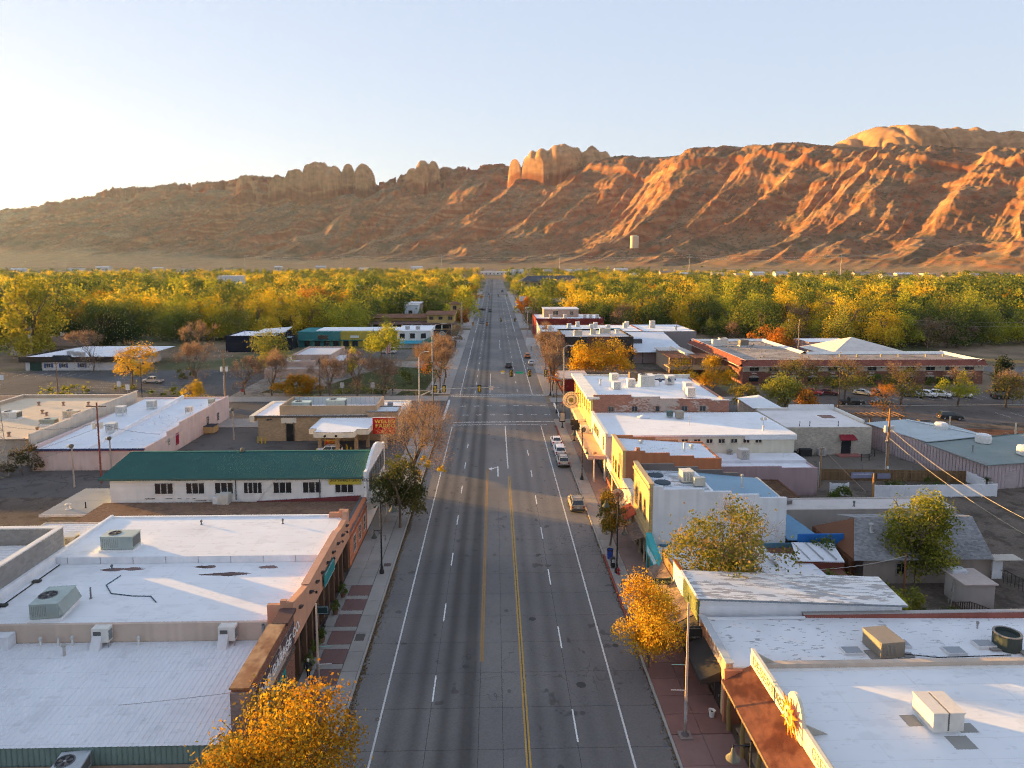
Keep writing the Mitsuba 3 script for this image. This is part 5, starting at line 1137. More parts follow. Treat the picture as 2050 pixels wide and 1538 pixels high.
obj('blue_panel', BOX(33.5, 38.6, 73.6, 73.8, 2.4, 4.2, (.02, .13, .40)), PAINT, t_, label='bright blue painted board behind the low roofs')
obj('blue_band', BOX(18.3, 34, 74.3, 74.45, 2.2, 2.9, (.09, .2, .27)), PAINT, t_)
t = obj('hanging_sign', BOX(15.2, 17.0, 64.1, 64.22, 3.25, 3.85, (.025, .04, .03)), PAINT, label='dark hanging sign with pale ELECTRONICS lettering by the porch roof', cat='sign')
text_on(t, 'ELECTRONICS', .24, 15.28, 64.09, 3.4, 's', (.3, .33, .2), depth=.01, squeeze=.96)
obj('post', BOX(16.85, 17.0, 64.23, 64.38, .15, 3.9, (.05, .2, .22)), PAINT, t)
# tall white sided brick building
w_ = thing('white_walled_building', 'tall shop with a white painted side wall and yellow brick front', 'building')
YB = (.50, .345, .15)
obj('front_wall', M().prism([(17.1, 74.6), (17.5, 74.6), (17.5, 83.2), (17.1, 83.2)], 3.6, [9.65, 9.65, 9.55, 9.55], YB).box(17.1, 17.5, 74.6, 75.6, -.03, 3.6, YB).box(17.1, 17.5, 82.2, 83.2, -.03, 3.6, YB), 'm_brick', w_)
obj('coping', BOX(17.0, 17.6, 74.5, 83.3, 9.66, 9.8, (.5, .36, .2)), PAINT, w_)
stepped_wall(w_, 17.52, 32.5, 74.6, 74.9, [(17.52, 9.45), (18.6, 9.1), (23.2, 8.8), (26.3, 8.45), (29.4, 8.05)], (.64, .66, .68), WALL)
obj('wall', BOX(32.2, 32.5, 74.9, 83.2, -.03, 7.6, (.55, .5, .42)), WALL, w_)
stepped_wall(w_, 17.52, 30, 82.9, 83.2, [(17.52, 9.5), (22, 9.1), (25, 8.7), (28, 8.3)], (.16, .14, .13), WALL)
m = M(); m.quad([17.5, 74.9, 8.75], [24.4, 74.9, 8.5], [24.4, 82.9, 8.5], [17.5, 82.9, 8.75], (.55, .6, .66)); obj('roof', m, 'm_worn', w_)
m = M(); m.quad([24.4, 74.9, 8.4], [32.3, 74.9, 7.6], [32.3, 82.9, 7.6], [24.4, 82.9, 8.4], (.22, .34, .44)); obj('roof', m, 'm_roof', w_, label='blue grey rear roof')
obj('roof_strip', BOX(24.3, 24.6, 74.9, 82.9, 8.42, 8.55, (.7, .7, .7)), PAINT, w_)
for y in (76.6, 78.8, 81.2): window(w_, 17.1, y, 5.1, 1.0, 2.25, 'w', (.33, .24, .12), 1, rows=2)
obj('shopfront', BOX(17.35, 17.45, 75.6, 82.2, .3, 3.4, (.02, .02, .02)), 'm_glass', w_)
obj('cornice', BOX(16.8, 17.1, 74.6, 83.2, 3.35, 3.7, (.35, .26, .15)).box(16.95, 17.1, 74.6, 83.2, 9.0, 9.2, (.56, .4, .2)), PAINT, w_)
poly_roof(w_, [(15.5, 75.4, 2.9), (17.1, 75.4, 3.5), (17.1, 80.0, 3.5), (15.5, 80.0, 2.9)], (.13, .10, .085), 'm_shingle', name='awning')
poly_roof(w_, [(15.7, 81.2, 3.1), (17.1, 81.2, 3.9), (17.1, 85.0, 3.9), (15.7, 85.0, 3.1)], (.36, .07, .03), PAINT, name='awning')
for y in (76, 78.4, 80.8, 83): obj('post', BOX(16.9, 17.08, y, y + .22, .14, 3.35, (.4, .3, .17)), PAINT, w_)
cooler('pale louvred cooler on the dark torn roof of the white walled building', 22.3, 78.6, 8.6, 1.35, 1.2, .1, (.62, .56, .46), .2)
hvac('small fan condenser beside the louvred cooler on the torn roof', 23.4, 77.3, 8.55, 1.2, .6, 1.0, .1, (.5, .46, .38), curb=False, fan=False, slats=False)
obj('fan_ring', LATHE((23.4, 76.97, 9.1), [(.32, 0), (.36, .03), (.3, .05), (.1, .02), (.001, .03)], 12, (.05, .05, .05), axis=(0, -1, 0)), PAINT, 'rooftop_unit')if False else None
vent('galvanised flue pipe on the blue grey rear roof', 28.8, 78.4, 7.95, 1.4, .12, (.5, .48, .45))
for x, y in ((19.2, 80.9), (19.4, 78.2)): obj('roof_hatch', LATHE((x, y, 8.66), [(1.0, 0), (.9, .14), (.001, .16)], 12, (.05, .07, .09)), PAINT, w_)
obj('stained_patch', BOX(25.9, 26.8, 74.58, 74.6, 5.6, 7.2, (.36, .38, .28)).box(28.4, 28.9, 74.58, 74.6, 6.4, 7.2, (.42, .42, .4)), WALL, w_)
# low tiled parapet shop
l_ = thing('tile_top_shop', 'low shop with a white tile topped parapet between taller fronts', 'building')
obj('front_wall', BOX(17.1, 17.45, 83.3, 90.5, 2.9, 5.2, (.62, .55, .42)).box(17.1, 17.45, 83.3, 84, -.03, 2.9, (.4, .3, .2)).box(17.1, 17.45, 89.8, 90.5, -.03, 2.9, (.4, .3, .2)), WALL, l_)
for i in range(9): y = 83.35 + i * .8; obj('cap_tile', BOX(17.05, 18.2, y, y + .76, 5.2, 5.27, (.55, .52, .48)), PAINT, l_)
obj('roof', BOX(17.45, 31, 83.3, 90.5, 4.3, 4.5, (.3, .31, .33)), 'm_roof', l_); obj('shopfront', BOX(17.25, 17.35, 84, 89.8, .3, 2.9, (.02, .02, .02)), 'm_glass', l_)
obj('canopy', BOX(15.9, 17.1, 83.4, 90.4, 2.75, 2.95, (.4, .33, .25)), PAINT, l_)
t = thing('round_sign', 'round cream hanging sign above the tree by the tile topped shop', 'sign')
obj('disc', LATHE((15.4, 84.6, 5.0), [(.001, -.06), (.78, -.06), (.82, 0), (.78, .06), (.001, .06)], 20, (.58, .44, .32), axis=(0, -1, 0)), PAINT, t); obj('emblem', LATHE((15.4, 84.53, 5.1), [(.001, .01), (.28, .01), (.3, 0)], 10, (.4, .18, .1), axis=(0, -1, 0)), PAINT, t); obj('bracket', TUBE([[15.4, 84.6, 5.85], [17.1, 84.6, 5.85]], .04, 5, IRON), PAINT, t)
# orange side walled building
o_ = thing('orange_side_building', 'two storey shop with orange stepped side wall and ochre front', 'building')
obj('front_wall', BOX(17.1, 17.5, 90.6, 99.2, 3.2, 8.9, (.60, .40, .17)).box(17.1, 17.5, 90.6, 91.4, -.03, 3.2, (.5, .33, .16)).box(17.1, 17.5, 98.4, 99.2, -.03, 3.2, (.5, .33, .16)), WALL, o_)
obj('coping', BOX(17.0, 17.6, 90.5, 99.3, 8.9, 9.02, (.55, .38, .2)), PAINT, o_)
stepped_wall(o_, 17.52, 30.4, 90.6, 90.9, [(17.52, 8.9), (20.1, 8.62), (23.4, 8.2), (26.7, 7.85)], (.43, .17, .085), WALL)
stepped_wall(o_, 17.52, 30.4, 98.9, 99.2, [(17.52, 8.9), (20.1, 8.62), (23.4, 8.2), (26.7, 7.85)], (.43, .17, .085), WALL)
m = M(); m.quad([17.5, 90.9, 8.55], [30.1, 90.9, 7.6], [30.1, 98.9, 7.6], [17.5, 98.9, 8.55], (.66, .69, .73)); obj('roof', m, 'm_speck', o_)
obj('wall', BOX(30.1, 30.4, 90.9, 98.9, -.03, 7.7, (.4, .17, .09)), WALL, o_)
for y in (93.0, 95.4, 97.5): window(o_, 17.1, y, 4.4, 1.0, 2.0, 'w', (.4, .27, .12), 1, rows=2)
obj('shopfront', BOX(17.3, 17.4, 91.4, 98.4, .3, 3.2, (.02, .02, .02)), 'm_glass', o_)
obj('cornice', BOX(16.85, 17.1, 90.6, 99.2, 3.2, 3.5, (.5, .4, .28)), PAINT, o_)
for x, y in ((20.8, 96.6), (27.7, 95.4)): vent('white turbine vent on the orange sided building', x, y, 8.1 if x < 25 else 7.75, .5, .2, (.62, .6, .56), group='white turbine vents on the orange sided building')
vent('tall white pipe on the orange sided building roof', 26.3, 94.0, 7.8, 1.4, .14, (.6, .6, .6), cap=False); obj('chimney', BOX(18.9, 19.4, 90.62, 91.2, 8.6, 9.3, (.42, .18, .1)), 'm_brick', o_)
# recess with a cafe front, mauve building behind
r_ = thing('cafe_building', 'low cream cafe front with tall sloping sign board under the canopy end', 'building')
obj('front_wall', BOX(17.2, 17.5, 99.3, 105.0, 2.6, 4.1, (.62, .50, .40)).box(17.2, 17.5, 99.3, 105, -.03, .9, (.33, .1, .07)), WALL, r_)
obj('shopfront', BOX(17.35, 17.4, 99.4, 105, .9, 2.6, (.02, .02, .02)), 'm_glass', r_); obj('roof', BOX(17.5, 30, 99.3, 105, 3.4, 3.6, (.5, .42, .38)), 'm_roof', r_)
obj('post', BOX(15.2, 15.45, 104.6, 104.9, .14, 3.7, (.62, .52, .42)), PAINT, r_); obj('post', BOX(17.0, 17.25, 104.8, 105.0, .14, 4.2, (.62, .52, .42)), PAINT, r_)
MAU = (.38, .27, .28)
m_ = thing('mauve_building', 'low mauve plastered building with layered white roofs', 'building')
stepped_wall(m_, 30.6, 47.1, 98.1, 98.4, [(30.6, 4.35), (41.8, 4.1)], MAU, WALL)
obj('wall', BOX(46.8, 47.1, 98.4, 105, -.03, 4.0, MAU), WALL, m_)
m = M(); m.quad([30.6, 98.4, 4.0], [46.8, 98.4, 3.85], [46.8, 101.2, 3.85], [30.6, 101.2, 4.0], (.66, .66, .7)); obj('roof', m, 'm_roof', m_)
obj('roof', BOX(30.6, 46.8, 101.2, 105.1, 3.5, 4.35, (.66, .66, .7)), 'm_roof', m_)
cooler('tilted louvred cooler with duct on the mauve building roof', 37.6, 102.3, 4.35, 1.4, 1.25, .1, (.5, .46, .42), .15)
vent('satellite box vent at the foot of the windowed cream wall', 36.3, 104.6, 4.35, .5, .25, (.35, .33, .3))
for x in (32.7, 44): vent('thin white pipe on the mauve building roof', x, 102.8, 4.35, .9, .05, (.6, .6, .6), cap=False, group='thin white pipes on the mauve roof')
# long white roofed building with windows
n_ = thing('long_cream_building', 'long cream building with a broad white roof and a row of twin windows', 'building')
CR = (.60, .56, .45)
obj('front_wall', BOX(17.1, 17.45, 105.2, 121, 3.6, 7.5, (.68, .63, .48)).box(17.1, 17.45, 105.2, 106.4, -.03, 3.6, CR).box(17.1, 17.45, 119.8, 121, -.03, 3.6, CR), WALL, n_)
obj('side_wall', BOX(17.45, 46.6, 105.2, 105.5, -.03, 7.0, CR), WALL, n_)
obj('wall', BOX(46.3, 46.6, 105.5, 121, -.03, 6.9, CR), WALL, n_)
poly_roof(n_, [(17.46, 105.0, 7.3), (46.9, 105.0, 7.3), (46.9, 121.3, 7.15), (17.46, 121.3, 7.2)], ROOFW, 'm_roof', th=.25)
obj('fascia', BOX(38.8, 46.9, 104.95, 105.2, 6.5, 7.05, (.66, .67, .68)).box(17.45, 38.8, 105.12, 105.198, 6.85, 7.06, (.5, .46, .4)), PAINT, n_)
obj('coping', BOX(17.0, 17.55, 105.1, 121, 7.5, 7.6, (.7, .66, .54)), PAINT, n_)
for i in range(12): window(n_, 19.85 + 1.92 * i, 105.2, 5.9, 1.1, .78, 's', (.52, .45, .36), 2, sill=True)
for y in (112.6, 114.6, 116.6): window(n_, 17.1, y, 5.0, 1.5, 1.5, 'w', (.5, .46, .2), 2)
window(n_, 17.1, 106.8, 4.6, .9, 2.2, 'w', (.4, .36, .2), 1)
obj('shopfront', BOX(17.3, 17.4, 106.4, 119.8, .3, 3.4, (.02, .02, .02)), 'm_glass', n_)
obj('canopy', BOX(14.5, 17.1, 105.1, 120.5, 3.65, 4.0, (.55, .35, .2)).box(14.4, 14.5, 105.0, 120.6, 3.55, 4.1, (.62, .48, .36)).box(14.5, 17.1, 105.0, 105.1, 3.55, 4.1, (.55, .36, .28)), WALL, n_)
for q in (0.2, .35): obj('crate', BOX(15.2 + q, 15.6 + q, 106 + q, 106.4 + q, 4.0, 4.3, (.35, .2, .12)), PAINT, n_)
for x, y, c, l in ((31.5, 116.2, (.3, .27, .22), 'brown cooler on the long white roof, right of the pair'), (30.1, 117.3, (.08, .14, .13), 'dark green condenser on the long white roof, left of the pair')): cooler(l, x, y, 7.25, 1.2 if x > 31 else .9, 1.1 if x > 31 else .8, 0, c, .2)
vent('thin pipe standing on the sunlit long white roof', 31.9, 111.6, 7.25, 1.6, .04, (.4, .38, .35), cap=False); vent('white cap vent at the right end of the long white roof', 42.6, 107.6, 7.25, .6, .1, (.65, .63, .6))
t = thing('satellite_dish', 'pair of small dishes on the right end of the long white roof', 'satellite dish'); obj('stand', TUBE([[44.2, 111.6, 7.25], [44.2, 111.6, 8.2]], .04, 5, GREY), PAINT, t)
for a in (-.3, .3): obj('dish', LATHE((44.2 + a, 111.5, 8.2), [(.001, 0), (.18, .03), (.3, .1)], 12, (.5, .5, .5), axis=(-.4, -.8, .5)), PAINT, t)
obj('skylight', M().add([[24.5, 116.4, 7.28], [26.7, 116.4, 7.28], [26.7, 118, 7.28], [24.5, 118, 7.28], [25.6, 117.2, 7.75]], [[0, 1, 4], [1, 2, 4], [2, 3, 4], [3, 0, 4]], (.62, .66, .7)), 'm_gloss', n_)
# two storey corner brick building
c_ = thing('corner_brick_building', 'two storey corner building with patchy brick side, yellow front and white cornice', 'building')
YF = (.66, .46, .16)
obj('front_wall', BOX(17.1, 17.5, 121.6, 146.4, 4.1, 9.6, YF).box(17.1, 17.5, 121.6, 123, -.03, 4.1, YF).box(17.1, 17.5, 145, 146.4, -.03, 4.1, YF).box(17.1, 17.5, 133, 134, -.03, 4.1, YF), WALL, c_)
m = M()
for a, b, z in ((16.3, 16.95, 9.85), (16.6, 16.95, 9.55)): m.box(a, 17.8, 121.3, 146.8, z - .3 if a == 16.6 else z - .3, z if a == 16.3 else 9.55, (.74, .70, .60))
obj('cornice', BOX(16.35, 18.6, 121.3, 146.8, 9.6, 10.0, (.74, .70, .60)).box(16.7, 17.1, 121.4, 146.6, 9.2, 9.6, (.66, .56, .4)), PAINT, c_)
RB = (.34, .15, .10)
stepped_wall(c_, 17.52, 41.8, 121.6, 121.95, [(17.52, 10.3), (24.3, 9.95), (29.4, 9.6), (33.6, 9.5), (38.6, 9.25)], RB, 'm_oldbrick')
obj('coping', BOX(24.3, 29.4, 121.55, 122, 9.95, 10.05, (.7, .7, .7)), PAINT, c_)
obj('coping', BOX(38.6, 41.85, 121.55, 122, 9.25, 9.35, (.7, .66, .6)), PAINT, c_)
obj('wall', BOX(41.45, 41.8, 121.95, 147, -.03, 9.1, (.4, .2, .14)).box(17.5, 41.8, 146.6, 147, -.03, 9.7, (.66, .62, .55)), 'm_brick', c_)
m = M(); m.quad([17.5, 121.95, 9.5], [41.5, 121.95, 8.8], [41.5, 146.6, 8.8], [17.5, 146.6, 9.5], ROOFW); obj('roof', m, 'm_roof', c_)
for y in (123.6, 126.6, 129.6, 132.6, 135.6, 138.6, 141.6, 144.4): window(c_, 17.1, y, 6.5, 1.1, 2.1, 'w', (.45, .33, .12), 1, rows=2)
for x, w in ((20.7, 1.1), (24.9, 1.1), (29.0, .8), (33.8, 1.2), (37.1, 1.2)): window(c_, x, 121.6, 7.28, w, 1.05, 's', (.3, .22, .17), 2 if w > 1 else 1)
obj('shopfront', BOX(17.3, 17.4, 123, 145, .3, 3.9, (.02, .02, .02)), 'm_glass', c_)
for i in range(9): y = 124.2 + i * 2.4; obj('iron_post', LATHE((15.9, y, .14), [(.16, 0), (.09, .3), (.07, 2.8), (.15, 3.1)], 8, (.42, .35, .22)), PAINT, c_)
obj('balcony', BOX(15.7, 17.1, 122, 145.8, 3.9, 4.1, (.62, .5, .33)), PAINT, c_)
for i in range(12): y = 122.4 + i * 2.0; obj('bunting_panel', BOX(15.72, 15.78, y, y + 1.5, 3.2, 3.9, (.6, .48, .3)), PAINT, c_)
for x, y, l in ((24.6, 141.4, 'white cooler box, left rear of the corner building roof'), (23.5, 132.3, 'white cooler box, front left of the corner building roof'), (26.8, 135, 'white cooler box at the middle of the corner building roof'), (35.4, 138.6, 'white cooler box right of the dishes on the corner building roof'), (37.0, 131, 'pale cooler box, right front of the corner building roof'), (36.0, 125.8, 'white cooler box on the brick edge of the corner building roof')):
    cooler(l, x, y, 9.0, 1.5, 1.6, .08, (.68, .63, .56), .2)
hvac('large pale rooftop unit at the middle of the corner building roof', 30.2, 136.6, 9.0, 2.8, 2.2, 2.1, .05, (.62, .6, .55)); hvac('dark brown open framed unit on the corner building roof', 28.6, 141.8, 9.0, 1.6, 1.5, 1.8, .05, (.16, .12, .08)); hvac('tan rooftop unit behind the large pale one', 31.2, 141.6, 9.0, 2.8, 1.8, 1.5, .05, (.48, .42, .33))
vent('white turbine flue at the left of the corner building roof', 20.9, 135.5, 9.35, 1.2, .15, (.65, .62, .58))
for x in (33.0, 34.9): 
    t = thing('satellite_dish', f'dark satellite dish on the corner building roof, {"left" if x < 34 else "right"} one', 'satellite dish'); obj('stand', TUBE([[x, 137.2, 8.9], [x, 137.2, 10]], .04, 5, GREY), PAINT, t); obj('dish', LATHE((x, 137.1, 10.1), [(.001, 0), (.3, .05), (.45, .16)], 14, (.12, .13, .15), axis=(.3, -.7, .6)), PAINT, t)
obj('tarpaulin', BOX(33.4, 38, 143.6, 144, 8.95, 9.25, (.04, .06, .12)), PAINT, c_)
t = thing('blade_sign', 'big round projecting sign with ring on the yellow corner front', 'sign')
obj('ring', LATHE((15.3, 136.8, 6.3), [(1.55, -.1), (1.7, 0), (1.55, .1), (1.4, 0), (1.55, -.1)], 24, (.66, .55, .36), axis=(0, -1, 0)), PAINT, t); obj('disc', LATHE((15.3, 136.8, 6.3), [(.001, -.08), (1.3, -.08), (1.3, .08), (.001, .08)], 24, (.6, .56, .42), axis=(0, -1, 0)), PAINT, t)
obj('inner_ring', LATHE((15.3, 136.7, 6.3), [(1.02, .0), (1.02, .02), (.92, .02), (.92, 0)], 24, (.12, .09, .05), axis=(0, -1, 0)), PAINT, t); obj('emblem', LATHE((15.3, 136.7, 6.3), [(.001, .02), (.5, .02), (.5, 0)], 8, (.2, .2, .06), axis=(0, -1, 0)), PAINT, t); obj('arm', BOX(16.2, 17.1, 136.7, 136.9, 7.6, 7.75, IRON).box(16.2, 17.1, 136.7, 136.9, 5.0, 5.15, IRON), PAINT, t)
t = thing('hanging_sign', 'dark hanging sign board under the canopy of the yellow corner building', 'sign'); obj('board', BOX(14.6, 15.8, 126.3, 126.4, 3.0, 4.2, (.03, .03, .03)), PAINT, t); obj('bracket', BOX(14.6, 17.1, 126.3, 126.4, 4.3, 4.4, IRON), PAINT, t)
t = thing('wall_condenser', 'pale fan condenser on the canopy beside the yellow wall', 'air conditioner'); obj('cabinet', BOX(15.0, 16.6, 119.4, 120.1, 4.05, 5.2, (.6, .55, .46)), PAINT, t); obj('fan', LATHE((15.6, 119.38, 4.62), [(.42, 0), (.38, .03), (.1, .01), (.001, .02)], 14, (.1, .09, .08), axis=(0, -1, 0)), PAINT, t)
# cream block building behind
d_ = thing('rear_cream_building', 'cream block rear building with white stepped parapet and dark red door awning', 'building')
CB = (.46, .41, .34)
obj('wall', BOX(51, 66.4, 118.9, 119.2, -.03, 4.9, CB).box(66.1, 66.4, 119.2, 133, -.03, 4.9, CB).box(51, 51.3, 119.2, 143, -.03, 4.9, CB), 'm_brick', d_)
obj('roof', BOX(51.3, 66.1, 119.2, 132.8, 4.5, 4.85, (.66, .62, .6)), 'm_roof', d_)
obj('parapet', BOX(57.5, 66.4, 132.8, 133.2, -.03, 5.9, (.66, .66, .66)).box(66.42, 66.7, 122, 132.8, 4.9, 5.4, (.68, .66, .6)).box(51.3, 57.5, 133, 133.4, -.03, 5.3, (.66, .62, .58)), WALL, d_)
poly_roof(d_, [(50.6, 133.4, 5.2), (56.5, 133.4, 5.2), (55.2, 142.6, 6.0), (50.6, 142.6, 5.4)], (.68, .7, .72), 'm_roof')
poly_roof(d_, [(60.4, 117.8, 2.9), (63.4, 117.8, 2.9), (63.2, 118.9, 3.6), (60.6, 118.9, 3.6)], (.22, .02, .03), PAINT, name='awning')
door(d_, 61.9, 118.88, .1, 1.7, 2.5, 's', (.02, .02, .025), True); obj('step', BOX(60.0, 64, 117.2, 118.9, -.02, .16, (.3, .12, .1)), PAINT, d_)
obj('roof_patch', BOX(61, 63.6, 126, 128.5, 4.852, 4.87, (.2, .12, .1)), PAINT, d_)
for x in (54, 55.8, 60.9): vent('thin black pipe on the rear cream roof', x, 120.0, 4.85, .9, .06, BLACK, cap=False, group='thin black pipes on the rear cream roof')
t = thing('railing', 'black pipe railing in the yard by the cream rear wall', 'railing'); obj('rail', TUBE([[66.3, 117.5, 1.1], [64, 115, 1.1], [62.6, 114.9, 1.1]], .04, 5, IRON).tube([[66.3, 117.5, .6], [64, 115, .6], [62.6, 114.9, .6]], .04, 5, IRON), PAINT, t)
for x, y in ((66.3, 117.5), (64, 115), (62.6, 114.9)): obj('post', BOX(x - .05, x + .05, y - .05, y + .05, 0, 1.2, IRON), PAINT, t)
for i, (x, l) in enumerate(((52.2, 'dark motor scooter against the cream rear wall'), (54.4, 'pile of dark bins against the cream rear wall'), (57.3, 'pale condenser unit against the cream rear wall'))):
    if i == 0: t = thing('scooter', l, 'scooter'); obj('body', BOX(x - .6, x + .6, 118, 118.3, .4, .9, BLACK).tube([[x + .6, 118.15, .5], [x + .85, 118.15, 1.2]], .05, 5, BLACK), PAINT, t); [obj('wheel', LATHE((x + q, 118.15, .32), [(.32, -.06), (.32, .06), (.1, .06)], 12, BLACK, axis=(0, 1, 0)), PAINT, t) for q in (-.6, .7)]
    elif i == 1: t = thing('bin', l, 'bin'); obj('body', M().prism([(x - 1, 117.8), (x + 1, 117.8), (x + 1, 118.6), (x - 1, 118.6)], 0, 1.2, (.03, .03, .03)), PAINT, t); obj('lid', BOX(x - 1.05, x + 1.05, 117.75, 118.65, 1.2, 1.28, (.05, .05, .05)), PAINT, t)
    else: hvac(l, x, 118.2, 0, 1.2, .8, 1.2, 0, (.45, .43, .4), curb=False, fan=False)
# pink metal workshop
p_ = thing('metal_workshop', 'long pinkish ribbed metal workshop with grey green roof', 'building')
PK = (.44, .36, .37)
A, B, C, D = np.array([68.9, 124.0]), np.array([77.5, 126.5]), np.array([95, 104.5]), np.array([73.6, 99.8])
def ribbed(a, b, z0, z1, name, lab=None):
    m = M(); a, b = np.array(a), np.array(b); L = np.linalg.norm(b - a); d = (b - a) / L; nrm_ = np.array([d[1], -d[0]]); n = int(L / .62)
    for i in range(n):
        p, q = a + d * L * i / n, a + d * (L * (i + .82) / n); r = a + d * (L * (i + 1) / n); s = nrm_ * .06
        m.quad([*p, z0], [*q, z0], [*q, z1], [*p, z1], PK); m.quad([*(q + s), z0], [*(r + s), z0], [*(r + s), z1], [*(q + s), z1], tuple(k * .86 for k in PK)); m.quad([*q, z0], [*(q + s), z0], [*(q + s), z1], [*q, z1], PK)
    return obj(name, m, WALL, p_)
ribbed(A, D, -.03, 4.0, 'wall'); ribbed(D, (95, 103.2), -.03, 3.9, 'wall')
poly_roof(p_, [(68.2, 124.6, 4.3), (71.6, 111.6, 4.2), (75.2, 112.4, 4.25), (84, 114.6, 4.4), (82.4, 121.5, 4.45), (76.5, 126.2, 4.5)], (.40, .45, .47), 'm_roof')
poly_roof(p_, [(71.2, 112.2, 3.95), (73.0, 99.4, 3.9), (95.5, 102.8, 4.0), (94, 117, 4.2), (83.5, 114.4, 4.35)], (.20, .245, .235), 'm_roof')
obj('ridge', TUBE([[76.6, 125.8, 4.55], [83, 114.6, 4.5]], .12, 4, (.6, .64, .66)), PAINT, p_)
for i, x in enumerate((77.0, 82.5)):
    k = obj('roller_door', BOX(x - 1.4 - .8 * i, x + 1.4 + .8 * i, 100.3 + .17 * (x - 77), 100.42 + .17 * (x - 77), 0, 2.6 + .4 * i, (.40, .33, .33)), PAINT, p_)
    for j in range(5): obj('slat', BOX(x - 1.35 - .8 * i, x + 1.35 + .8 * i, 100.26 + .17 * (x - 77), 100.298 + .17 * (x - 77), .1 + .5 * j, .56 + .5 * j, (.43, .355, .36)), PAINT, k)
for x, y, s, l in ((81.0, 111.4, 1.7, 'white wrapped cooler on the workshop roof, farther of the two'), (82.7, 104.2, 1.9, 'white wrapped cooler on the workshop roof, nearer one'), (79.2, 119.6, 1.6, 'white box cooler by the ridge of the workshop roof')):
    t = thing('rooftop_cooler', l, 'swamp cooler'); obj('cover', LATHE((x, y, 4.1), [(s * .68, 0), (s * .72, .8), (s * .66, 1.25), (s * .4, 1.42), (.001, 1.4)], 9, (.66, .65, .64)), PAINT, t); obj('base', BOX(x - s * .5, x + s * .5, y - s * .5, y + s * .5, 3.9, 4.12, GREY), PAINT, t)
for x, y in ((80.9, 113.0), (82.6, 112.2), (75.5, 106)): vent('short pipe vent on the workshop roof', x, y, 4.1, .8, .09, (.2, .2, .2), group='pipe vents on the workshop roof')
obj('service_door', BOX(71.05, 71.12, 113.4, 114.2, 0, 2.1, (.03, .03, .03), rot=.0), PAINT, p_)
# fences
f_ = thing('vinyl_fence', 'long white vinyl panel fence across the gravel yard', 'fence')
for i in range(8): x = 54.9 + i * 2.25; obj('panel', BOX(x + .07, x + 2.18, 96.6, 96.65, .12, 1.8, (.68, .70, .74)), PAINT, f_); obj('post', BOX(x - .07, x + .07, 96.55, 96.7, 0, 1.95, (.7, .71, .74)), PAINT, f_); obj('rail', BOX(x + .07, x + 2.18, 96.57, 96.68, 1.8, 1.88, (.7, .71, .74)), PAINT, f_)
for i in range(3): y = 96.8 + i * 2.2; obj('panel', BOX(72.86, 72.91, y + .07, y + 2.13, .12, 1.8, (.68, .70, .74)), PAINT, f_); obj('post', BOX(72.82, 72.96, y - .07, y + .07, 0, 1.95, (.7, .71, .74)), PAINT, f_)
f_ = thing('vinyl_fence', 'short white vinyl fence panel beside the mauve building', 'fence'); obj('panel', BOX(48.9, 51.4, 97.6, 97.65, .1, 1.9, (.68, .7, .74)), PAINT, f_); obj('post', BOX(51.4, 51.55, 97.55, 97.7, 0, 2.05, (.7, .71, .74)), PAINT, f_); obj('post', BOX(48.75, 48.9, 97.55, 97.7, 0, 2.05, (.7, .71, .74)), PAINT, f_)
f_ = thing('wood_fence', 'weathered brown plank fence behind the gravel yard', 'fence')
FW_ = (.17, .10, .045)
for i in range(118): x = 50.7 + i * .185; k = .8 + .5 * random.Random(i).random(); obj('plank', BOX(x, x + .165, 104.7 - (x - 50.7) * .08, 104.73 - (x - 50.7) * .08, .08, 1.88 + .06 * (k - 1), tuple(q * k for q in FW_)), PAINT, f_)
for z in (.4, 1.45): obj('rail', M().prism([(50.7, 104.66), (72.4, 102.92), (72.4, 102.96), (50.7, 104.7)], z, z + .09, (.2, .13, .07)), PAINT, f_)
for i in range(9): x = 50.8 + i * 2.7; obj('post', BOX(x, x + .12, 104.58 - (x - 50.7) * .08, 104.68 - (x - 50.7) * .08, 0, 1.95, (.2, .13, .08)), PAINT, f_)
t = thing('banner', 'blue grey vinyl banner hung on the brown plank fence', 'banner'); obj('cloth', BOX(55.2, 58.9, 104.02, 104.05, .55, 1.5, (.22, .23, .33)).box(59.2, 61.3, 103.8, 103.83, .5, 1.35, (.22, .22, .3)), PAINT, t)
obj('stripe', BOX(55.5, 58.4, 104.0, 104.019, 1.1, 1.25, (.5, .5, .55)), PAINT, t)
# house in the yard
h_ = thing('yard_house', 'old house with a long grey patched roof in the gravel yard', 'house')
obj('wall', BOX(39.2, 53.0, 70.4, 77.6, -.03, 3.1, (.36, .30, .26)), WALL, h_)
m = M(); GRF = (.20, .20, .205)
m.quad([37.6, 69.4, 3.0], [52.6, 69.4, 3.0], [54.2, 75.4, 5.4], [40.6, 75.4, 5.4], GRF); obj('roof', m, 'm_shingle', h_)
m = M(); m.quad([54.2, 75.4, 5.4], [40.6, 75.4, 5.4], [40.6, 79.5, 4.2], [54.8, 79.5, 4.2], GRF); m.add([[52.6, 69.4, 3.0], [54.9, 79.5, 3.2], [54.2, 75.4, 5.4]], [[0, 1, 2]], GRF); obj('roof', m, 'm_shingle', h_)
obj('gable', M().add([[37.8, 69.6, 3.0], [40.6, 75.4, 5.3], [37.6, 79, 3.0], [37.6, 79, 0], [37.8, 69.6, 0]], [[0, 1, 2], [0, 2, 3], [0, 3, 4]], (.16, .07, .035)), PAINT, h_, label='reddish board gable end')
for i in range(14): a = 69.8 + i * .62; obj('board', BOX(37.5, 37.56, a, a + .55, .1, 2.9, tuple(q * (.8 + .4 * random.Random(i).random()) for q in (.17, .075, .04))), PAINT, h_)
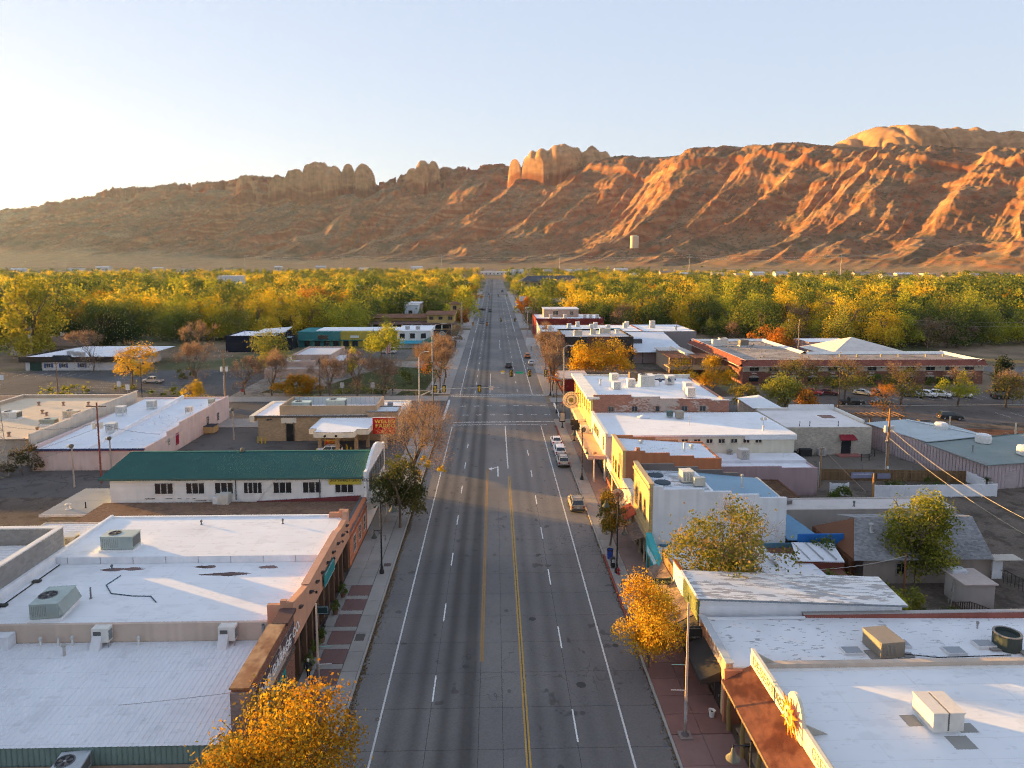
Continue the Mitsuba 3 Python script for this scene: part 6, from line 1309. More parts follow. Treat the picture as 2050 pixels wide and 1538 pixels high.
vent('pale chimney vent near the left end of the grey house roof', 41.5, 73.4, 4.5, .8, .16, (.5, .5, .5)); window(h_, 43.3, 70.4, 1.0, 1.2, 1.3, 's', (.3, .27, .25), 2)
door(h_, 53.4, 70.0, .6, 1.1, 2.0, 's', (.6, .62, .64)); obj('door_hood', BOX(52.6, 55.8, 69.5, 71.0, 2.75, 2.85, (.42, .38, .33)), PAINT, h_)
flat_building('rear_shed', 'long low grey roofed shed behind the old house', 35, 58.5, 84.3, 88.6, 3.0, (.4, .36, .33), roof=(.52, .48, .46), par=.1)
vent('squat dark vent on the long low shed roof', 46, 85.6, 2.9, .5, .1, (.15, .15, .15)); hvac('flattened rusty unit on the left end of the low shed roof', 37.3, 86.9, 2.9, 1.9, 1.2, .5, .2, (.2, .18, .17), fan=False, curb=False)
flat_building('wood_lean_to', 'dark wooden lean to with rusty roof by the mauve wall', 34.5, 41, 90, 97.5, 2.6, (.12, .06, .035), roof=(.13, .075, .045), rbsdf='m_dirt', par=.08)
poly_roof(labels and key_for('tmp') if False else thing('blue_lean_to', 'small blue roofed lean to behind the white walled building', 'building'), [(33.2, 75.5, 2.8), (37.4, 75.5, 2.7), (36.2, 82.5, 3.1), (33.2, 82.5, 3.1)], (.13, .27, .42), 'm_roof')
obj('wall', BOX(33.3, 37, 75.6, 82.3, -.03, 2.65, (.06, .05, .05)), WALL, 'blue_lean_to')
s_ = thing('storage_shed', 'beige box shed with a flat roof and roof cover in the yard', 'shed')
obj('wall', BOX(46.4, 49.4, 64.8, 67.9, -.03, 2.45, (.40, .37, .34)), WALL, s_); obj('roof', BOX(46.2, 49.6, 64.6, 68.3, 2.45, 2.6, (.42, .35, .32)), PAINT, s_); obj('roof_cover', BOX(46.6, 48.2, 67.0, 68.2, 2.6, 2.85, (.5, .52, .55)), PAINT, s_)
obj('lean_poles', TUBE([[45.6, 66, 0], [46.3, 66.4, 2.3]], .04, 5, (.25, .25, .2)).tube([[45.3, 65.2, 0], [46.2, 66, 2.2]], .04, 5, (.25, .25, .2)), PAINT, s_)
t = thing('deck_railing', 'dark picket deck railing behind the red parapet', 'railing')
dk = [((36.0, 61.2), (43.2, 61.4)), ((43.2, 61.4), (44.8, 64.2)), ((44.8, 64.2), (46.6, 64.2)), ((46.6, 64.2), (49.5, 59.8))]
for a, b in dk:
    a, b = np.array(a), np.array(b); L = np.linalg.norm(b - a); obj('rail', TUBE([[*a, 1.05], [*b, 1.05]], .05, 4, (.06, .04, .03)), PAINT, t)
    for i in range(int(L / .22)): p = a + (b - a) * (i + .5) / int(L / .22); obj('picket', BOX(p[0] - .035, p[0] + .035, p[1] - .035, p[1] + .035, .1, 1.02, (.09, .06, .045)), PAINT, t)
d_ = thing('deck', 'grey weathered board deck by the beige shed', 'deck')
for i in range(12): y = 59.6 + i * .38; obj('plank', BOX(44.9, 49.2, y, y + .35, .1, .2, (.22, .17, .14)), PAINT, d_)
t = thing('stair_railing', 'dark picket stair railing at the house door', 'railing')
for i in range(14): x = 54.2 + .12 * i; obj('picket', BOX(x, x + .04, 70 - .38 * i, 70.04 - .38 * i, .1, 1.5 - .04 * i, (.05, .04, .035)), PAINT, t)
obj('rail', TUBE([[54.2, 70, 1.55], [55.9, 64.7, 1.0]], .04, 4, (.05, .04, .035)), PAINT, t)

# ------------------------------------------------------------------ beyond the crossing, west side
ADO = (.44, .33, .27)
i_ = thing('visitor_centre', 'low tan adobe building of stepped blocks behind the plaza trees', 'building')
for x0, x1, y0, y1, h in ((-68, -56, 208, 222, 3.6), (-62, -50, 214, 234, 4.8), (-58, -53.5, 206.5, 209, 3.9), (-51, -43, 210, 226, 3.5), (-66, -44, 200, 207, 2.6)):
    obj('wall', BOX(x0, x1, y0, y1, -.03, h - .5, ADO).box(x0, x1, y0, y0 + .4, h - .5, h, ADO).box(x0, x1, y1 - .4, y1, h - .5, h, ADO).box(x0, x0 + .4, y0 + .4, y1 - .4, h - .5, h, ADO).box(x1 - .4, x1, y0 + .4, y1 - .4, h - .5, h, ADO), WALL, i_)
    obj('roof', BOX(x0 + .42, x1 - .42, y0 + .42, y1 - .42, h - .5, h - .42, (.58, .57, .58) if h > 3 else (.34, .29, .26)), 'm_roof', i_)
s_ = thing('teal_yellow_shops', 'row of joined shops with teal, yellow and white painted fronts', 'building')
obj('wall', BOX(-75.5, -59, 269.2, 285, -.03, 6.0, (.04, .17, .18)), WALL, s_, label='teal boarded front'); obj('wall', BOX(-59, -37, 268.6, 285, -.03, 5.9, (.38, .30, .06)), WALL, s_, label='mustard yellow front'); obj('wall', BOX(-37, -24.2, 266, 286, -.03, 6.4, (.64, .65, .64)), WALL, s_, label='white front')
obj('roof', BOX(-69, -37, 271, 284.6, 6.02, 6.25, (.72, .73, .75)), 'm_roof', s_); obj('roof', BOX(-37.2, -24, 265.8, 286.2, 6.42, 6.7, (.72, .73, .75)), 'm_roof', s_)
obj('awning', BOX(-75.5, -37, 267.6, 269, 2.6, 2.9, (.03, .12, .11)), PAINT, s_); obj('awning', M().add([[-37, 264, 1.9], [-24, 264, 1.9], [-24, 266, 2.9], [-37, 266, 2.9]], [[0, 1, 2, 3]], (.05, .32, .42)), PAINT, s_, label='bright blue awning')
for x in (-72, -68, -64.5, -61, -57, -53.5): window(s_, x, 269.15 if x < -59 else 268.55, .3, 2.2, 2.2, 's', (.05, .1, .1), 2)
for x in (-35, -31.2, -27.0): window(s_, x, 265.95, 3.7, 1.9, 1.9, 's', (.04, .12, .16), 1)
t = obj('wall_sign', BOX(-67.8, -64, 269.0, 269.15, 3.0, 4.6, (.06, .05, .04)), PAINT, label='dark shop sign on the teal front', cat='sign'); obj('frame', BOX(-67.9, -63.9, 268.98, 269.0, 4.6, 4.7, (.2, .2, .15)), PAINT, t)
t = obj('wall_sign', BOX(-55.3, -52, 268.4, 268.55, 3.6, 4.6, (.6, .6, .55)), PAINT, label='white shop sign on the yellow front', cat='sign'); obj('frame', BOX(-55.4, -51.9, 268.38, 268.4, 4.6, 4.68, (.3, .3, .3)), PAINT, t)
for x, l in ((-33.5, 'cooler box on the white shop roof, left one'), (-29.5, 'cooler box on the white shop roof, right one')): cooler(l, x, 270, 6.7, 1.6, 1.2, 0, (.4, .4, .4), .1)
t = thing('cafe', 'dark fronted street corner cafe with a round emblem sign', 'cafe'); obj('wall', BOX(-23, -16.6, 269, 283, -.03, 2.6, (.35, .3, .27)), WALL, t); obj('sign_board', BOX(-23.4, -16.8, 268.6, 269, 2.5, 6.6, (.03, .033, .035)), PAINT, t)
obj('emblem', LATHE((-20.1, 268.55, 4.6), [(1.5, 0), (1.5, .04), (1.2, .04), (1.2, 0)], 20, (.35, .5, .5), axis=(0, -1, 0)), PAINT, t); obj('emblem', LATHE((-20.1, 268.55, 4.6), [(.001, .03), (.9, .03), (.9, 0)], 12, (.2, .36, .38), axis=(0, -1, 0)), PAINT, t)
obj('roof', BOX(-16.6, -13.9, 266, 280, 2.9, 3.0, (.6, .6, .6)), 'm_roof', t)
t = thing('patio_canopy', 'dark green pointed canopy beside the corner cafe', 'canopy'); obj('cover', M().add([[-27, 258, 3], [-19, 258, 3], [-19, 265, 3], [-27, 265, 3], [-23, 261.5, 5.2]], [[0, 1, 4], [1, 2, 4], [2, 3, 4], [3, 0, 4]], (.03, .11, .08)), PAINT, t); obj('valance', BOX(-27, -19, 257.95, 258.02, 2.4, 3.0, (.4, .4, .36)), PAINT, t)
for x in (-26.9, -19.1): obj('post', BOX(x - .06, x + .06, 258, 258.12, 0, 2.5, IRON), PAINT, t)
YW = (.46, .33, .13); BRF = (.17, .09, .06)
r_ = thing('yellow_restaurant', 'long mustard restaurant with brown tile roofs and a square tower', 'restaurant')
obj('wall', BOX(-62, -32, 336, 352, -.03, 5.6, YW).box(-32, -19, 333, 350, -.03, 7.2, YW).box(-86, -64, 345, 358, -.03, 5.2, YW), WALL, r_)
for a, b, c, d, z in ((-63, -32, 334, 343, 5.6), (-32.6, -18.4, 332, 341, 7.2), (-87, -63.5, 343.5, 351, 5.2)):
    obj('roof', M().add([[a, c, z], [b, c, z], [b, d, z + 1.3], [a, d, z + 1.3]], [[0, 1, 2, 3]], BRF).add([[a, 2 * d - c, z], [b, 2 * d - c, z], [b, d, z + 1.3], [a, d, z + 1.3]], [[1, 0, 3, 2]], BRF).add([[a, c, z], [a, 2 * d - c, z], [a, d, z + 1.3], [b, c, z], [b, 2 * d - c, z], [b, d, z + 1.3]], [[0, 2, 1], [3, 4, 5]], YW), 'm_shingle', r_)
obj('porch_roof', M().add([[-60, 331, 2.8], [-18, 331, 2.8], [-18, 336, 4.0], [-60, 336, 4.0]], [[0, 1, 2, 3]], (.16, .10, .09)), 'm_shingle', r_)
for i in range(9): obj('porch_post', BOX(-58 + i * 4.7, -57.5 + i * 4.7, 331.2, 331.7, 0, 2.8, (.6, .55, .48)), PAINT, r_)
for x in (-30, -25.6, -21): window(r_, x, 332.95, 4.8, 1.9, 1.5, 's', (.12, .07, .05), 2)
obj('tower', BOX(-21.8, -17.4, 346, 350, 7.2, 11.4, YW).add([[-22.6, 345.2, 11.4], [-16.6, 345.2, 11.4], [-16.6, 350.8, 11.4], [-22.6, 350.8, 11.4], [-19.6, 348, 12.8]], [[0, 1, 4], [1, 2, 4], [2, 3, 4], [3, 0, 4], [3, 2, 1], [3, 1, 0]], BRF), WALL, r_); window(r_, -19.6, 345.95, 8.6, 1.7, 2, 's', (.2, .12, .08), 2)
obj('shopfront', BOX(-56, -20, 332.6, 332.9, .6, 2.4, (.02, .02, .02)), 'm_glass', r_)
d_ = flat_building('navy_building', 'dark navy building with a white roof behind the bare trees', -98, -79.5, 256, 275, 6.0, (.018, .02, .032), par=.3)
poly_roof(d_, [(-90, 262, 6.3), (-79, 262, 6.3), (-79, 275, 7.4), (-90, 275, 6.6)], (.66, .67, .7), 'm_roof'); vent('pole vent on the navy building roof', -93, 262, 5.8, 1.4, .12, GREY)
flat_building('blue_annex', 'dark building with blue white slab awning next to the teal front', -79.4, -75.8, 262, 270, 4.6, (.02, .025, .03), roof=(.5, .6, .66))
d_ = thing('diner', 'white roofed diner with dark mansard and blue shuttered windows', 'building')
obj('wall', BOX(-143.5, -112, 215.6, 236, -.03, 2.7, (.55, .54, .55)), WALL, d_); obj('mansard', BOX(-145, -111, 214.9, 215.6, 2.6, 4.2, (.045, .035, .03)).box(-145, -144.2, 215.6, 236, 2.6, 4.2, (.05, .04, .03)), PAINT, d_)
poly_roof(d_, [(-144.2, 216, 4.0), (-110, 216, 4.0), (-108, 238, 4.6), (-138, 238, 4.6)], (.68, .7, .73), 'm_roof'); obj('sign_fin', BOX(-134.5, -129, 214.6, 214.85, 3.3, 4.8, (.03, .04, .05)), PAINT, d_)
for x in (-136.5, -132, -126.4): k = window(d_, x, 215.55, .9, 1.5, 1.3, 's', (.5, .5, .52), 2); obj('shutter', BOX(x - 1.3, x - .8, 215.45, 215.55, .85, 2.2, (.03, .06, .2)).box(x + .8, x + 1.3, 215.45, 215.55, .85, 2.2, (.03, .06, .2)), PAINT, d_)
obj('entrance', BOX(-142, -138.6, 215.3, 215.55, 0, 2.5, (.02, .05, .04)), PAINT, d_)
for x, y in ((-133, 221), (-130, 219), (-127.5, 217.8)): cooler('roof cooler on the white diner roof', x, y, 4.1, 1.4, 1.1, 0, (.4, .4, .4), .1, group='coolers on the diner roof')
h_ = thing('brown_roofed_house', 'pale house with a brown hipped roof at the left edge of town', 'house')
obj('wall', BOX(-171, -147, 249.5, 262, -.03, 3.5, (.50, .44, .42)), WALL, h_)
obj('roof', M().add([[-173, 247.5, 3.4], [-145, 247.5, 3.4], [-145, 264, 3.4], [-173, 264, 3.4], [-169, 255.7, 6.3], [-149, 255.7, 6.3]], [[0, 1, 5, 4], [2, 3, 4, 5], [1, 2, 5, 5], [3, 0, 4, 4]], (.16, .115, .09)), 'm_shingle', h_)
for x in (-167, -162.5, -156.5): window(h_, x, 249.45, 1.2, 1.3, 1.4, 's', (.4, .3, .28), 2)
cooler('swamp cooler on the ridge of the brown roofed house', -156, 256, 6.1, 1.6, 1.3, 0, (.5, .5, .48), .1)

# east side
r_ = thing('patio_restaurant', 'small dark red corner restaurant with a pale flat roof', 'restaurant')
obj('wall', BOX(17.6, 24.5, 178.3, 189, -.03, 3.2, (.17, .02, .02)), WALL, r_); obj('roof', BOX(16.4, 24.8, 178, 190, 3.2, 3.5, (.6, .5, .44)), 'm_roof', r_); obj('awning', BOX(15.6, 17.5, 178.5, 190, 2.5, 2.7, (.3, .05, .03)), PAINT, r_); obj('shopfront', BOX(17.5, 17.58, 179, 188, .5, 2.4, (.02, .02, .02)), 'm_glass', r_)
b_ = flat_building('brown_black_building', 'flat roofed black and brown building behind the golden tree', 22.8, 45.3, 225, 250, 8.8, (.045, .04, .038), roof=(.5, .48, .47))
obj('brown_panel', BOX(30.5, 37.5, 224.85, 225, 3, 8.9, (.12, .055, .035)), PAINT, b_); obj('sign_tower', BOX(20.6, 22.9, 224, 225.5, 5.2, 9.6, (.12, .05, .03)).box(20.4, 20.6, 223.8, 225.5, 0, 9.7, (.5, .42, .2)), PAINT, b_)
for x in (40.3, 43.3): window(b_, x, 224.98, 3.6, .9, 1.5, 's', (.1, .09, .08), 1)
for x, y, w, l in ((28, 232, 2.6, 'tan unit at the left of the black building roof'), (33.6, 236, 1.6, 'grey unit in the middle of the black building roof'), (38, 238, 3.6, 'long beige unit on the black building roof')): hvac(l, x, y, 8.35, w, 1.8, 1.7, 0, (.5, .46, .38), slats=False)
vent('white dome vent on the black building roof', 42.5, 240, 8.3, 1.2, .6, (.66, .64, .62))
w_ = thing('white_roof_shop', 'mauve shop under a wide sloping white roof with a dark roof hatch', 'building'); obj('wall', BOX(45.6, 60, 226, 256, -.03, 3.6, (.36, .29, .29)), WALL, w_); poly_roof(w_, [(45.4, 223, 4.0), (62, 223, 4.0), (62.5, 256, 7.0), (45.4, 256, 7.0)], (.60, .64, .69), 'm_roof'); obj('hatch', BOX(47.5, 50.5, 236, 238, 5.2, 6.6, (.08, .08, .09)), PAINT, w_)
for x in (48, 58): obj('post', BOX(x, x + .3, 223.6, 223.9, 0, 4, (.1, .09, .09)), PAINT, w_)
k_ = flat_building('red_brick_row', 'low red brick shop row with a cluttered white roof', 17.3, 55.6, 257, 283, 7.2, (.23, .08, .06), 'm_brick', par=.25)
obj('trim', BOX(17.2, 55.7, 256.85, 257, 6.3, 7.3, (.40, .36, .34)).box(17.2, 55.7, 256.8, 256.85, 6.9, 7.3, (.66, .67, .69)) if False else BOX(17.2, 55.7, 256.9, 257, 7.0, 7.3, (.66, .67, .69)), PAINT, k_)
for i, x in enumerate((21, 29, 33.2, 37.2, 39.8, 43.2, 51, 53)): cooler('white cooler box on the red brick row roof', x, 262 + (i * 7) % 17, 6.95, 1.5, 1.9, 0, (.6, .58, .55), .1, group='white coolers on the red brick row')
obj('roof_sheet', BOX(24, 29, 262, 268, 6.95, 7.05, (.2, .33, .36)).box(44, 49, 264, 270, 6.95, 7.05, (.2, .33, .36)), PAINT, k_)
obj('stepped_front', M().prism([(17.0, 257), (17.29, 257), (17.29, 283), (17.0, 283)], 0, [7.6, 7.6, 9.0, 9.0], (.5, .42, .32)), WALL, k_)
flat_building('grey_stucco_shop', 'grey block shop with a white roof at the right end of the brick row', 55.9, 75.5, 258, 285, 7.0, (.24, .22, .22), par=.15); cooler('tall cooler on the grey block shop roof', 62, 272, 6.9, 2, 2.6, 0, (.55, .52, .48), .1)
d_ = flat_building('dark_red_building', 'dark red two storey building with a tan upper storey', 17.5, 46, 292, 316, 8.9, (.19, .032, .03), par=.25)
obj('upper_storey', BOX(21.5, 36.5, 301, 312, 8.7, 12.0, (.40, .28, .22)), WALL, d_); obj('upper_roof', BOX(21.2, 36.8, 300.7, 312.3, 12.0, 12.3, (.66, .62, .6)), 'm_roof', d_); window(d_, 26.5, 300.95, 9.6, 2.4, 1.8, 's', (.6, .5, .42), 2); window(d_, 33.5, 300.95, 9.6, 1.4, 1.6, 's', (.2, .2, .2), 2)
for x in (24, 30, 38.5, 41, 43.8): cooler('pale cooler box along the dark red building roof', x, 295.5, 8.65, 1.4, 1.5, 0, (.55, .5, .46), .1, group='pale coolers along the dark red roof')
h_ = thing('hotel', 'two storey brick hotel with red tile mansard and white roof edges', 'hotel')
TI = (.21, .075, .055)
HB = (.20, .075, .055); HW = (.52, .46, .38)
obj('wall', BOX(67.6, 92, 186.3, 236, -.03, 6.0, HB).box(92, 134, 186.3, 203, -.03, 6.0, HB), 'm_brick', h_)
obj('upper_band', BOX(67.5, 134.1, 186.15, 186.3, 3.6, 5.4, HW), WALL, h_)
obj('roof', BOX(67.6, 92, 187.6, 236, 6.02, 6.15, (.27, .24, .215)).box(92, 134, 187.6, 203, 6.02, 6.15, (.22, .2, .19)), 'm_dirt', h_)
def mansard(a, b, n0, z0=5.2, z1=6.75, out=1.2, inn=.4):
    a, b = np.array(a), np.array(b); nn = np.array(n0); m = M()
    m.quad([*(a + nn * out), z0], [*(b + nn * out), z0], [*(b - nn * inn), z1], [*(a - nn * inn), z1], TI); m.quad([*(a + nn * out), z0 - .22], [*(b + nn * out), z0 - .22], [*(b + nn * out), z0], [*(a + nn * out), z0], HW); m.quad([*(a + nn * out), z0 - .22], [*a, z0 - .22], [*b, z0 - .22], [*(b + nn * out), z0 - .22], HW)
    obj('tile_mansard', m, 'm_shingle', h_)
    c = M(); c.quad([*(a - nn * inn), z1], [*(b - nn * inn), z1], [*(b - nn * (inn + .25)), z1 + .02], [*(a - nn * (inn + .25)), z1 + .02], (.6, .56, .5)); c.quad([*(a - nn * (inn + .25)), z1 + .02], [*(b - nn * (inn + .25)), z1 + .02], [*(b - nn * (inn + 1.5)), 6.16], [*(a - nn * (inn + 1.5)), 6.16], (.66, .64, .6)); obj('roof_edge', c, PAINT, h_)
mansard((67, 186.3), (134.5, 186.3), (0, -1)); mansard((67.6, 237), (67.6, 186), (-1, 0)); mansard((134, 186), (134, 204), (1, 0)); mansard((92, 203.4), (134.6, 203.4), (0, 1)); mansard((92.4, 236), (92.4, 203), (1, 0)); mansard((67, 236), (93, 236), (0, 1))
for i in range(12):
    x = 70.6 + 5.4 * i; window(h_, x, 186.12, 3.75, 2.6, 1.4, 's', (.3, .28, .24), 2)
    a = np.arange(9) * math.pi / 8; m = M(); m.add([[x, 186.1, 2.0]] + [[x + 1.35 * math.cos(q), 186.1, 2.0 + .62 * math.sin(q)] for q in a], [[0, j + 1, j + 2] for j in range(8)], (.4, .36, .32)); obj('arch_panel', m, PAINT, h_)
    obj('lower_window', BOX(x - 1.3, x + 1.3, 186.1, 186.25, .9, 2.0, (.02, .02, .02)), 'm_glass', h_); obj('sill_panel', BOX(x - .7, x + .7, 186.1, 186.25, 2.95, 3.3, (.5, .42, .38)), PAINT, h_)
    obj('lamp', BOX(x + 2.55, x + 2.75, 186.0, 186.15, 4.5, 4.9, BLACK), PAINT, h_)
for i in range(26): rg = random.Random(i); obj('roof_vent_stub', BOX(71 + rg.random() * 18, 71.6 + rg.random() * 18, 0, 0, 0, 0, DARK) if False else LATHE((70.5 + rg.random() * 20, 190 + rg.random() * 42, 6.15), [(.3, 0), (.25, .3), (.001, .35)], 6, (.2, .19, .18)), PAINT, h_)
for x in (99, 104, 111, 116, 124, 129): vent('small vent on the right hotel wing', x, 196, 6.15, .5, .2, (.4, .34, .22), group='small vents on the right hotel wing')
for i, (x, y, c) in enumerate(((71.5, 222, (.6, .58, .54)), (75, 226, (.55, .53, .5)), (80, 221, (.2, .18, .15)))): hvac(('white roof unit at the left end of the hotel, nearer', 'pale roof unit at the left end of the hotel, farther', 'dark roof unit at the left end of the hotel')[i], x, y, 6.15, 2.6, 2, 1.8, 0, c, slats=False)
w_ = flat_building('back_office', 'mauve flat roofed office with a white roof behind the hotel', 108, 124, 236, 248, 5.5, (.30, .24, .25), par=.15); window(w_, 112.5, 235.95, 1.5, 3.2, 1.4, 's', (.1, .09, .09), 4)
p_ = thing('white_hip_hall', 'hall with a broad white hipped roof behind the hotel', 'building'); obj('wall', BOX(105, 126, 212, 230, -.03, 4.5, (.5, .46, .42)), WALL, p_); obj('roof', M().add([[103, 210, 4.4], [131, 210, 4.4], [131, 232, 4.4], [103, 232, 4.4], [115, 221, 9.0]], [[0, 1, 4], [1, 2, 4], [2, 3, 4], [3, 0, 4]], (.62, .58, .53)), 'm_roof', p_)
r_ = thing('deck_restaurant', 'brown timber restaurant with rooftop pergola decks', 'restaurant')
WD = (.13, .06, .035)
obj('wall', BOX(52.5, 62, 205, 224, -.03, 5.0, (.36, .27, .2)).box(62, 70, 200, 216, -.03, 2.6, (.3, .28, .26)), WALL, r_)
obj('deck_floor', BOX(50.5, 70, 197, 205, 2.6, 2.9, (.36, .25, .15)), PAINT, r_); obj('deck_edge', BOX(50.4, 70.1, 196.9, 197, 2.4, 3.6, (.40, .27, .15)), PAINT, r_)
obj('roof', BOX(52, 61, 206, 225, 5.0, 5.3, (.5, .46, .42)), 'm_roof', r_); obj('parapet', BOX(56.6, 57, 205, 222, 5.3, 6.2, (.6, .55, .48)), WALL, r_)
for a, b, c, d, z in ((50.6, 57, 198, 214, 5.6), (58, 69.5, 197.6, 207, 5.6)):
    for i in range(int((b - a) / .6)): obj('pergola_slat', BOX(a + .6 * i, a + .6 * i + .42, c, d, z, z + .12, WD), PAINT, r_)
    for x in (a, (a + b) / 2, b): obj('post', BOX(x - .12, x + .12, c, c + .24, 0, z, WD), PAINT, r_)
obj('ramp', M().add([[38, 178, 1.2], [41, 176.5, 1.2], [47, 183.5, 3.4], [44, 185, 3.4]], [[0, 1, 2, 3]], (.62, .58, .54)), 'm_roof', r_, label='pale sloping shade roof')
flat_building('low_tan_block', 'low tan walled yard block behind the corner brick building', 26.5, 41, 172, 184, 3.4, (.40, .32, .24), roof=(.34, .29, .25), par=.9)
hvac('white boxy vehicle like cooler left of the tan yard block', 24.9, 174.5, 0, 2.6, 3, 3.6, 0, (.55, .53, .5), curb=False, slats=False)
h_ = thing('grey_hotel', 'long three storey grey hotel far up the street on the right', 'hotel')
obj('wall', BOX(26, 78, 650, 668, -.03, 12, (.36, .33, .30)), WALL, h_)
obj('roof', M().add([[23, 647, 11.8], [82, 647, 11.8], [82, 671, 11.8], [23, 671, 11.8], [32, 659, 17], [74, 659, 17]], [[0, 1, 5, 4], [2, 3, 4, 5], [1, 2, 5, 5], [3, 0, 4, 4]], (.085, .09, .10)), 'm_shingle', h_)
for i in range(12):
    for z in (3, 6.2, 9.2): window(h_, 30 + 4 * i, 649.9, z - .8, 2.3, 1.9, 's', (.5, .48, .44), 1)
o_ = thing('orange_motel', 'motel with orange red hipped roofs in the east grove', 'motel')
for a, b, c, d, e in ((88, 112, 384, 400, 0), (86, 104, 402, 418, 1.5)):
    obj('wall', BOX(a, b, c, d, -.03, 7 + e, (.42, .33, .25)), WALL, o_); obj('roof', M().add([[a - 1.5, c - 1.5, 6.8 + e], [b + 1.5, c - 1.5, 6.8 + e], [b + 1.5, d + 1.5, 6.8 + e], [a - 1.5, d + 1.5, 6.8 + e], [a + 7, (c + d) / 2, 10.2 + e], [b - 7, (c + d) / 2, 10.2 + e]], [[0, 1, 5, 4], [2, 3, 4, 5], [1, 2, 5, 5], [3, 0, 4, 4]], (.40, .10, .045)), 'm_shingle', o_)
for i in range(5): window(o_, 90.5 + 4.6 * i, 383.95, 3.6, 1.8, 1.6, 's', (.3, .26, .22), 2)
# small buildings scattered up the street, in the groves and at the foot of the cliffs
def small_house(label, x, y, w, d, h, wall, roof, flat=False, cat='building', ridge=2.2):
    t = thing('small_building' if flat else 'small_house', label, cat)
    obj('wall', BOX(x - w / 2, x + w / 2, y, y + d, -2, h, wall), WALL, t)
    if flat: obj('roof', BOX(x - w / 2 - .3, x + w / 2 + .3, y - .3, y + d + .3, h, h + .35, roof), 'm_roof', t)
    else: obj('roof', M().add([[x - w / 2 - .6, y - .6, h - .1], [x + w / 2 + .6, y - .6, h - .1], [x + w / 2 + .6, y + d + .6, h - .1], [x - w / 2 - .6, y + d + .6, h - .1], [x - w / 2 - .6, y + d / 2, h + ridge], [x + w / 2 + .6, y + d / 2, h + ridge]], [[0, 1, 5, 4], [2, 3, 4, 5], [1, 2, 5, 5], [3, 0, 4, 4]], roof), 'm_shingle', t)
    for i in range(max(1, int(w / 7))): obj('window', BOX(x - w / 2 + 2 + 7 * i, x - w / 2 + 4 + 7 * i, y - .05, y + .01, h * .35, h * .7, (.02, .02, .02)), 'm_glass', t)
    return t
RF = (.68, .68, .68)
for l, x, y, w, d, h, c, rf, fl in (
    ('tan flat roofed shop beyond the yellow restaurant, left of the street', -52, 400, 20, 14, 8, (.4, .32, .26), RF, 1), ('pale blue white narrow building beyond the yellow restaurant', -44, 372, 7, 9, 9, (.5, .55, .6), RF, 1),
    ('low shop with red roof edge on the left side far up the street', -30, 452, 22, 14, 5.5, (.3, .1, .08), (.4, .12, .1), 1), ('white shop on the left side near the top of the street', -40, 520, 26, 16, 6, (.55, .53, .5), RF, 1), ('tan shop on the left side at the top of the street', -52, 600, 24, 14, 6, (.45, .36, .3), RF, 1),
    ('white walled building far left in the west grove', -240, 640, 20, 14, 17, (.6, .6, .6), RF, 1), ('pale building showing between the west grove trees', -108, 540, 34, 18, 12, (.6, .6, .6), RF, 1), ('grey house half hidden by the big yellow tree at the left', -218, 340, 22, 10, 9, (.2, .22, .26), (.14, .15, .17), 0),
    ('low white shop by the orange trees right of the street', 38, 468, 28, 12, 6, (.55, .5, .46), RF, 1), ('bright red shop right of the street beyond the dark red building', 22, 430, 10, 14, 7, (.4, .03, .03), (.4, .1, .08), 1), ('tan shop with arched front right of the street', 46, 424, 20, 14, 6.5, (.42, .3, .22), (.4, .3, .24), 0), ('green and white long building in the east grove', 92, 560, 36, 14, 8, (.12, .25, .14), RF, 1),
    ('grey roofed house in the east grove behind the orange motel', 150, 430, 16, 10, 9, (.4, .4, .4), (.3, .32, .34), 0), ('white house in the east grove below the pale tower trees', 190, 520, 18, 12, 10, (.5, .48, .45), RF, 1),
    ('pale shop block closing the top of the street', 6, 1260, 60, 20, 8, (.6, .56, .52), RF, 1), ('white low building left of the street end', -46, 760, 40, 20, 6, (.6, .58, .55), RF, 1), ('tan house far up on the left of the street', -80, 900, 24, 14, 6, (.5, .42, .34), (.35, .25, .2), 0)):
    small_house(l, x, y, w, d, h, c, rf, fl)
rg = random.Random(12)
for i in range(22):
    px = 980 + i * 50 + rg.uniform(-18, 18); Y = 1010 - max(0, px - 1500) * .28 + rg.uniform(-30, 90) + (240 if px < 1250 else 0)
    t = small_house('small house at the foot of the cliffs beyond the east grove', (px - 989) / 1400 * Y, Y, rg.uniform(13, 24), 11, rg.uniform(7, 9.5) + 2, rg.choice([(.62, .58, .52), (.5, .42, .33), (.45, .3, .22), (.66, .62, .58)]), rg.choice([(.4, .36, .33), (.3, .2, .16), (.55, .52, .5)]), rg.random() < .35, cat='house')
    tag(t, group='houses at the foot of the cliffs')
for i in range(10):
    px = 60 + i * 85 + rg.uniform(-25, 25); Y = 1450 + rg.uniform(-80, 250)
    t = small_house('small pale house among the trees at the far edge of the west grove', (px - 989) / 1400 * Y, Y, rg.uniform(18, 34), 14, rg.uniform(9, 13), rg.choice([(.62, .6, .58), (.5, .44, .38)]), rg.choice([(.5, .5, .5), (.3, .22, .18)]), rg.random() < .5, cat='house')
    tag(t, group='houses at the far edge of the west grove')

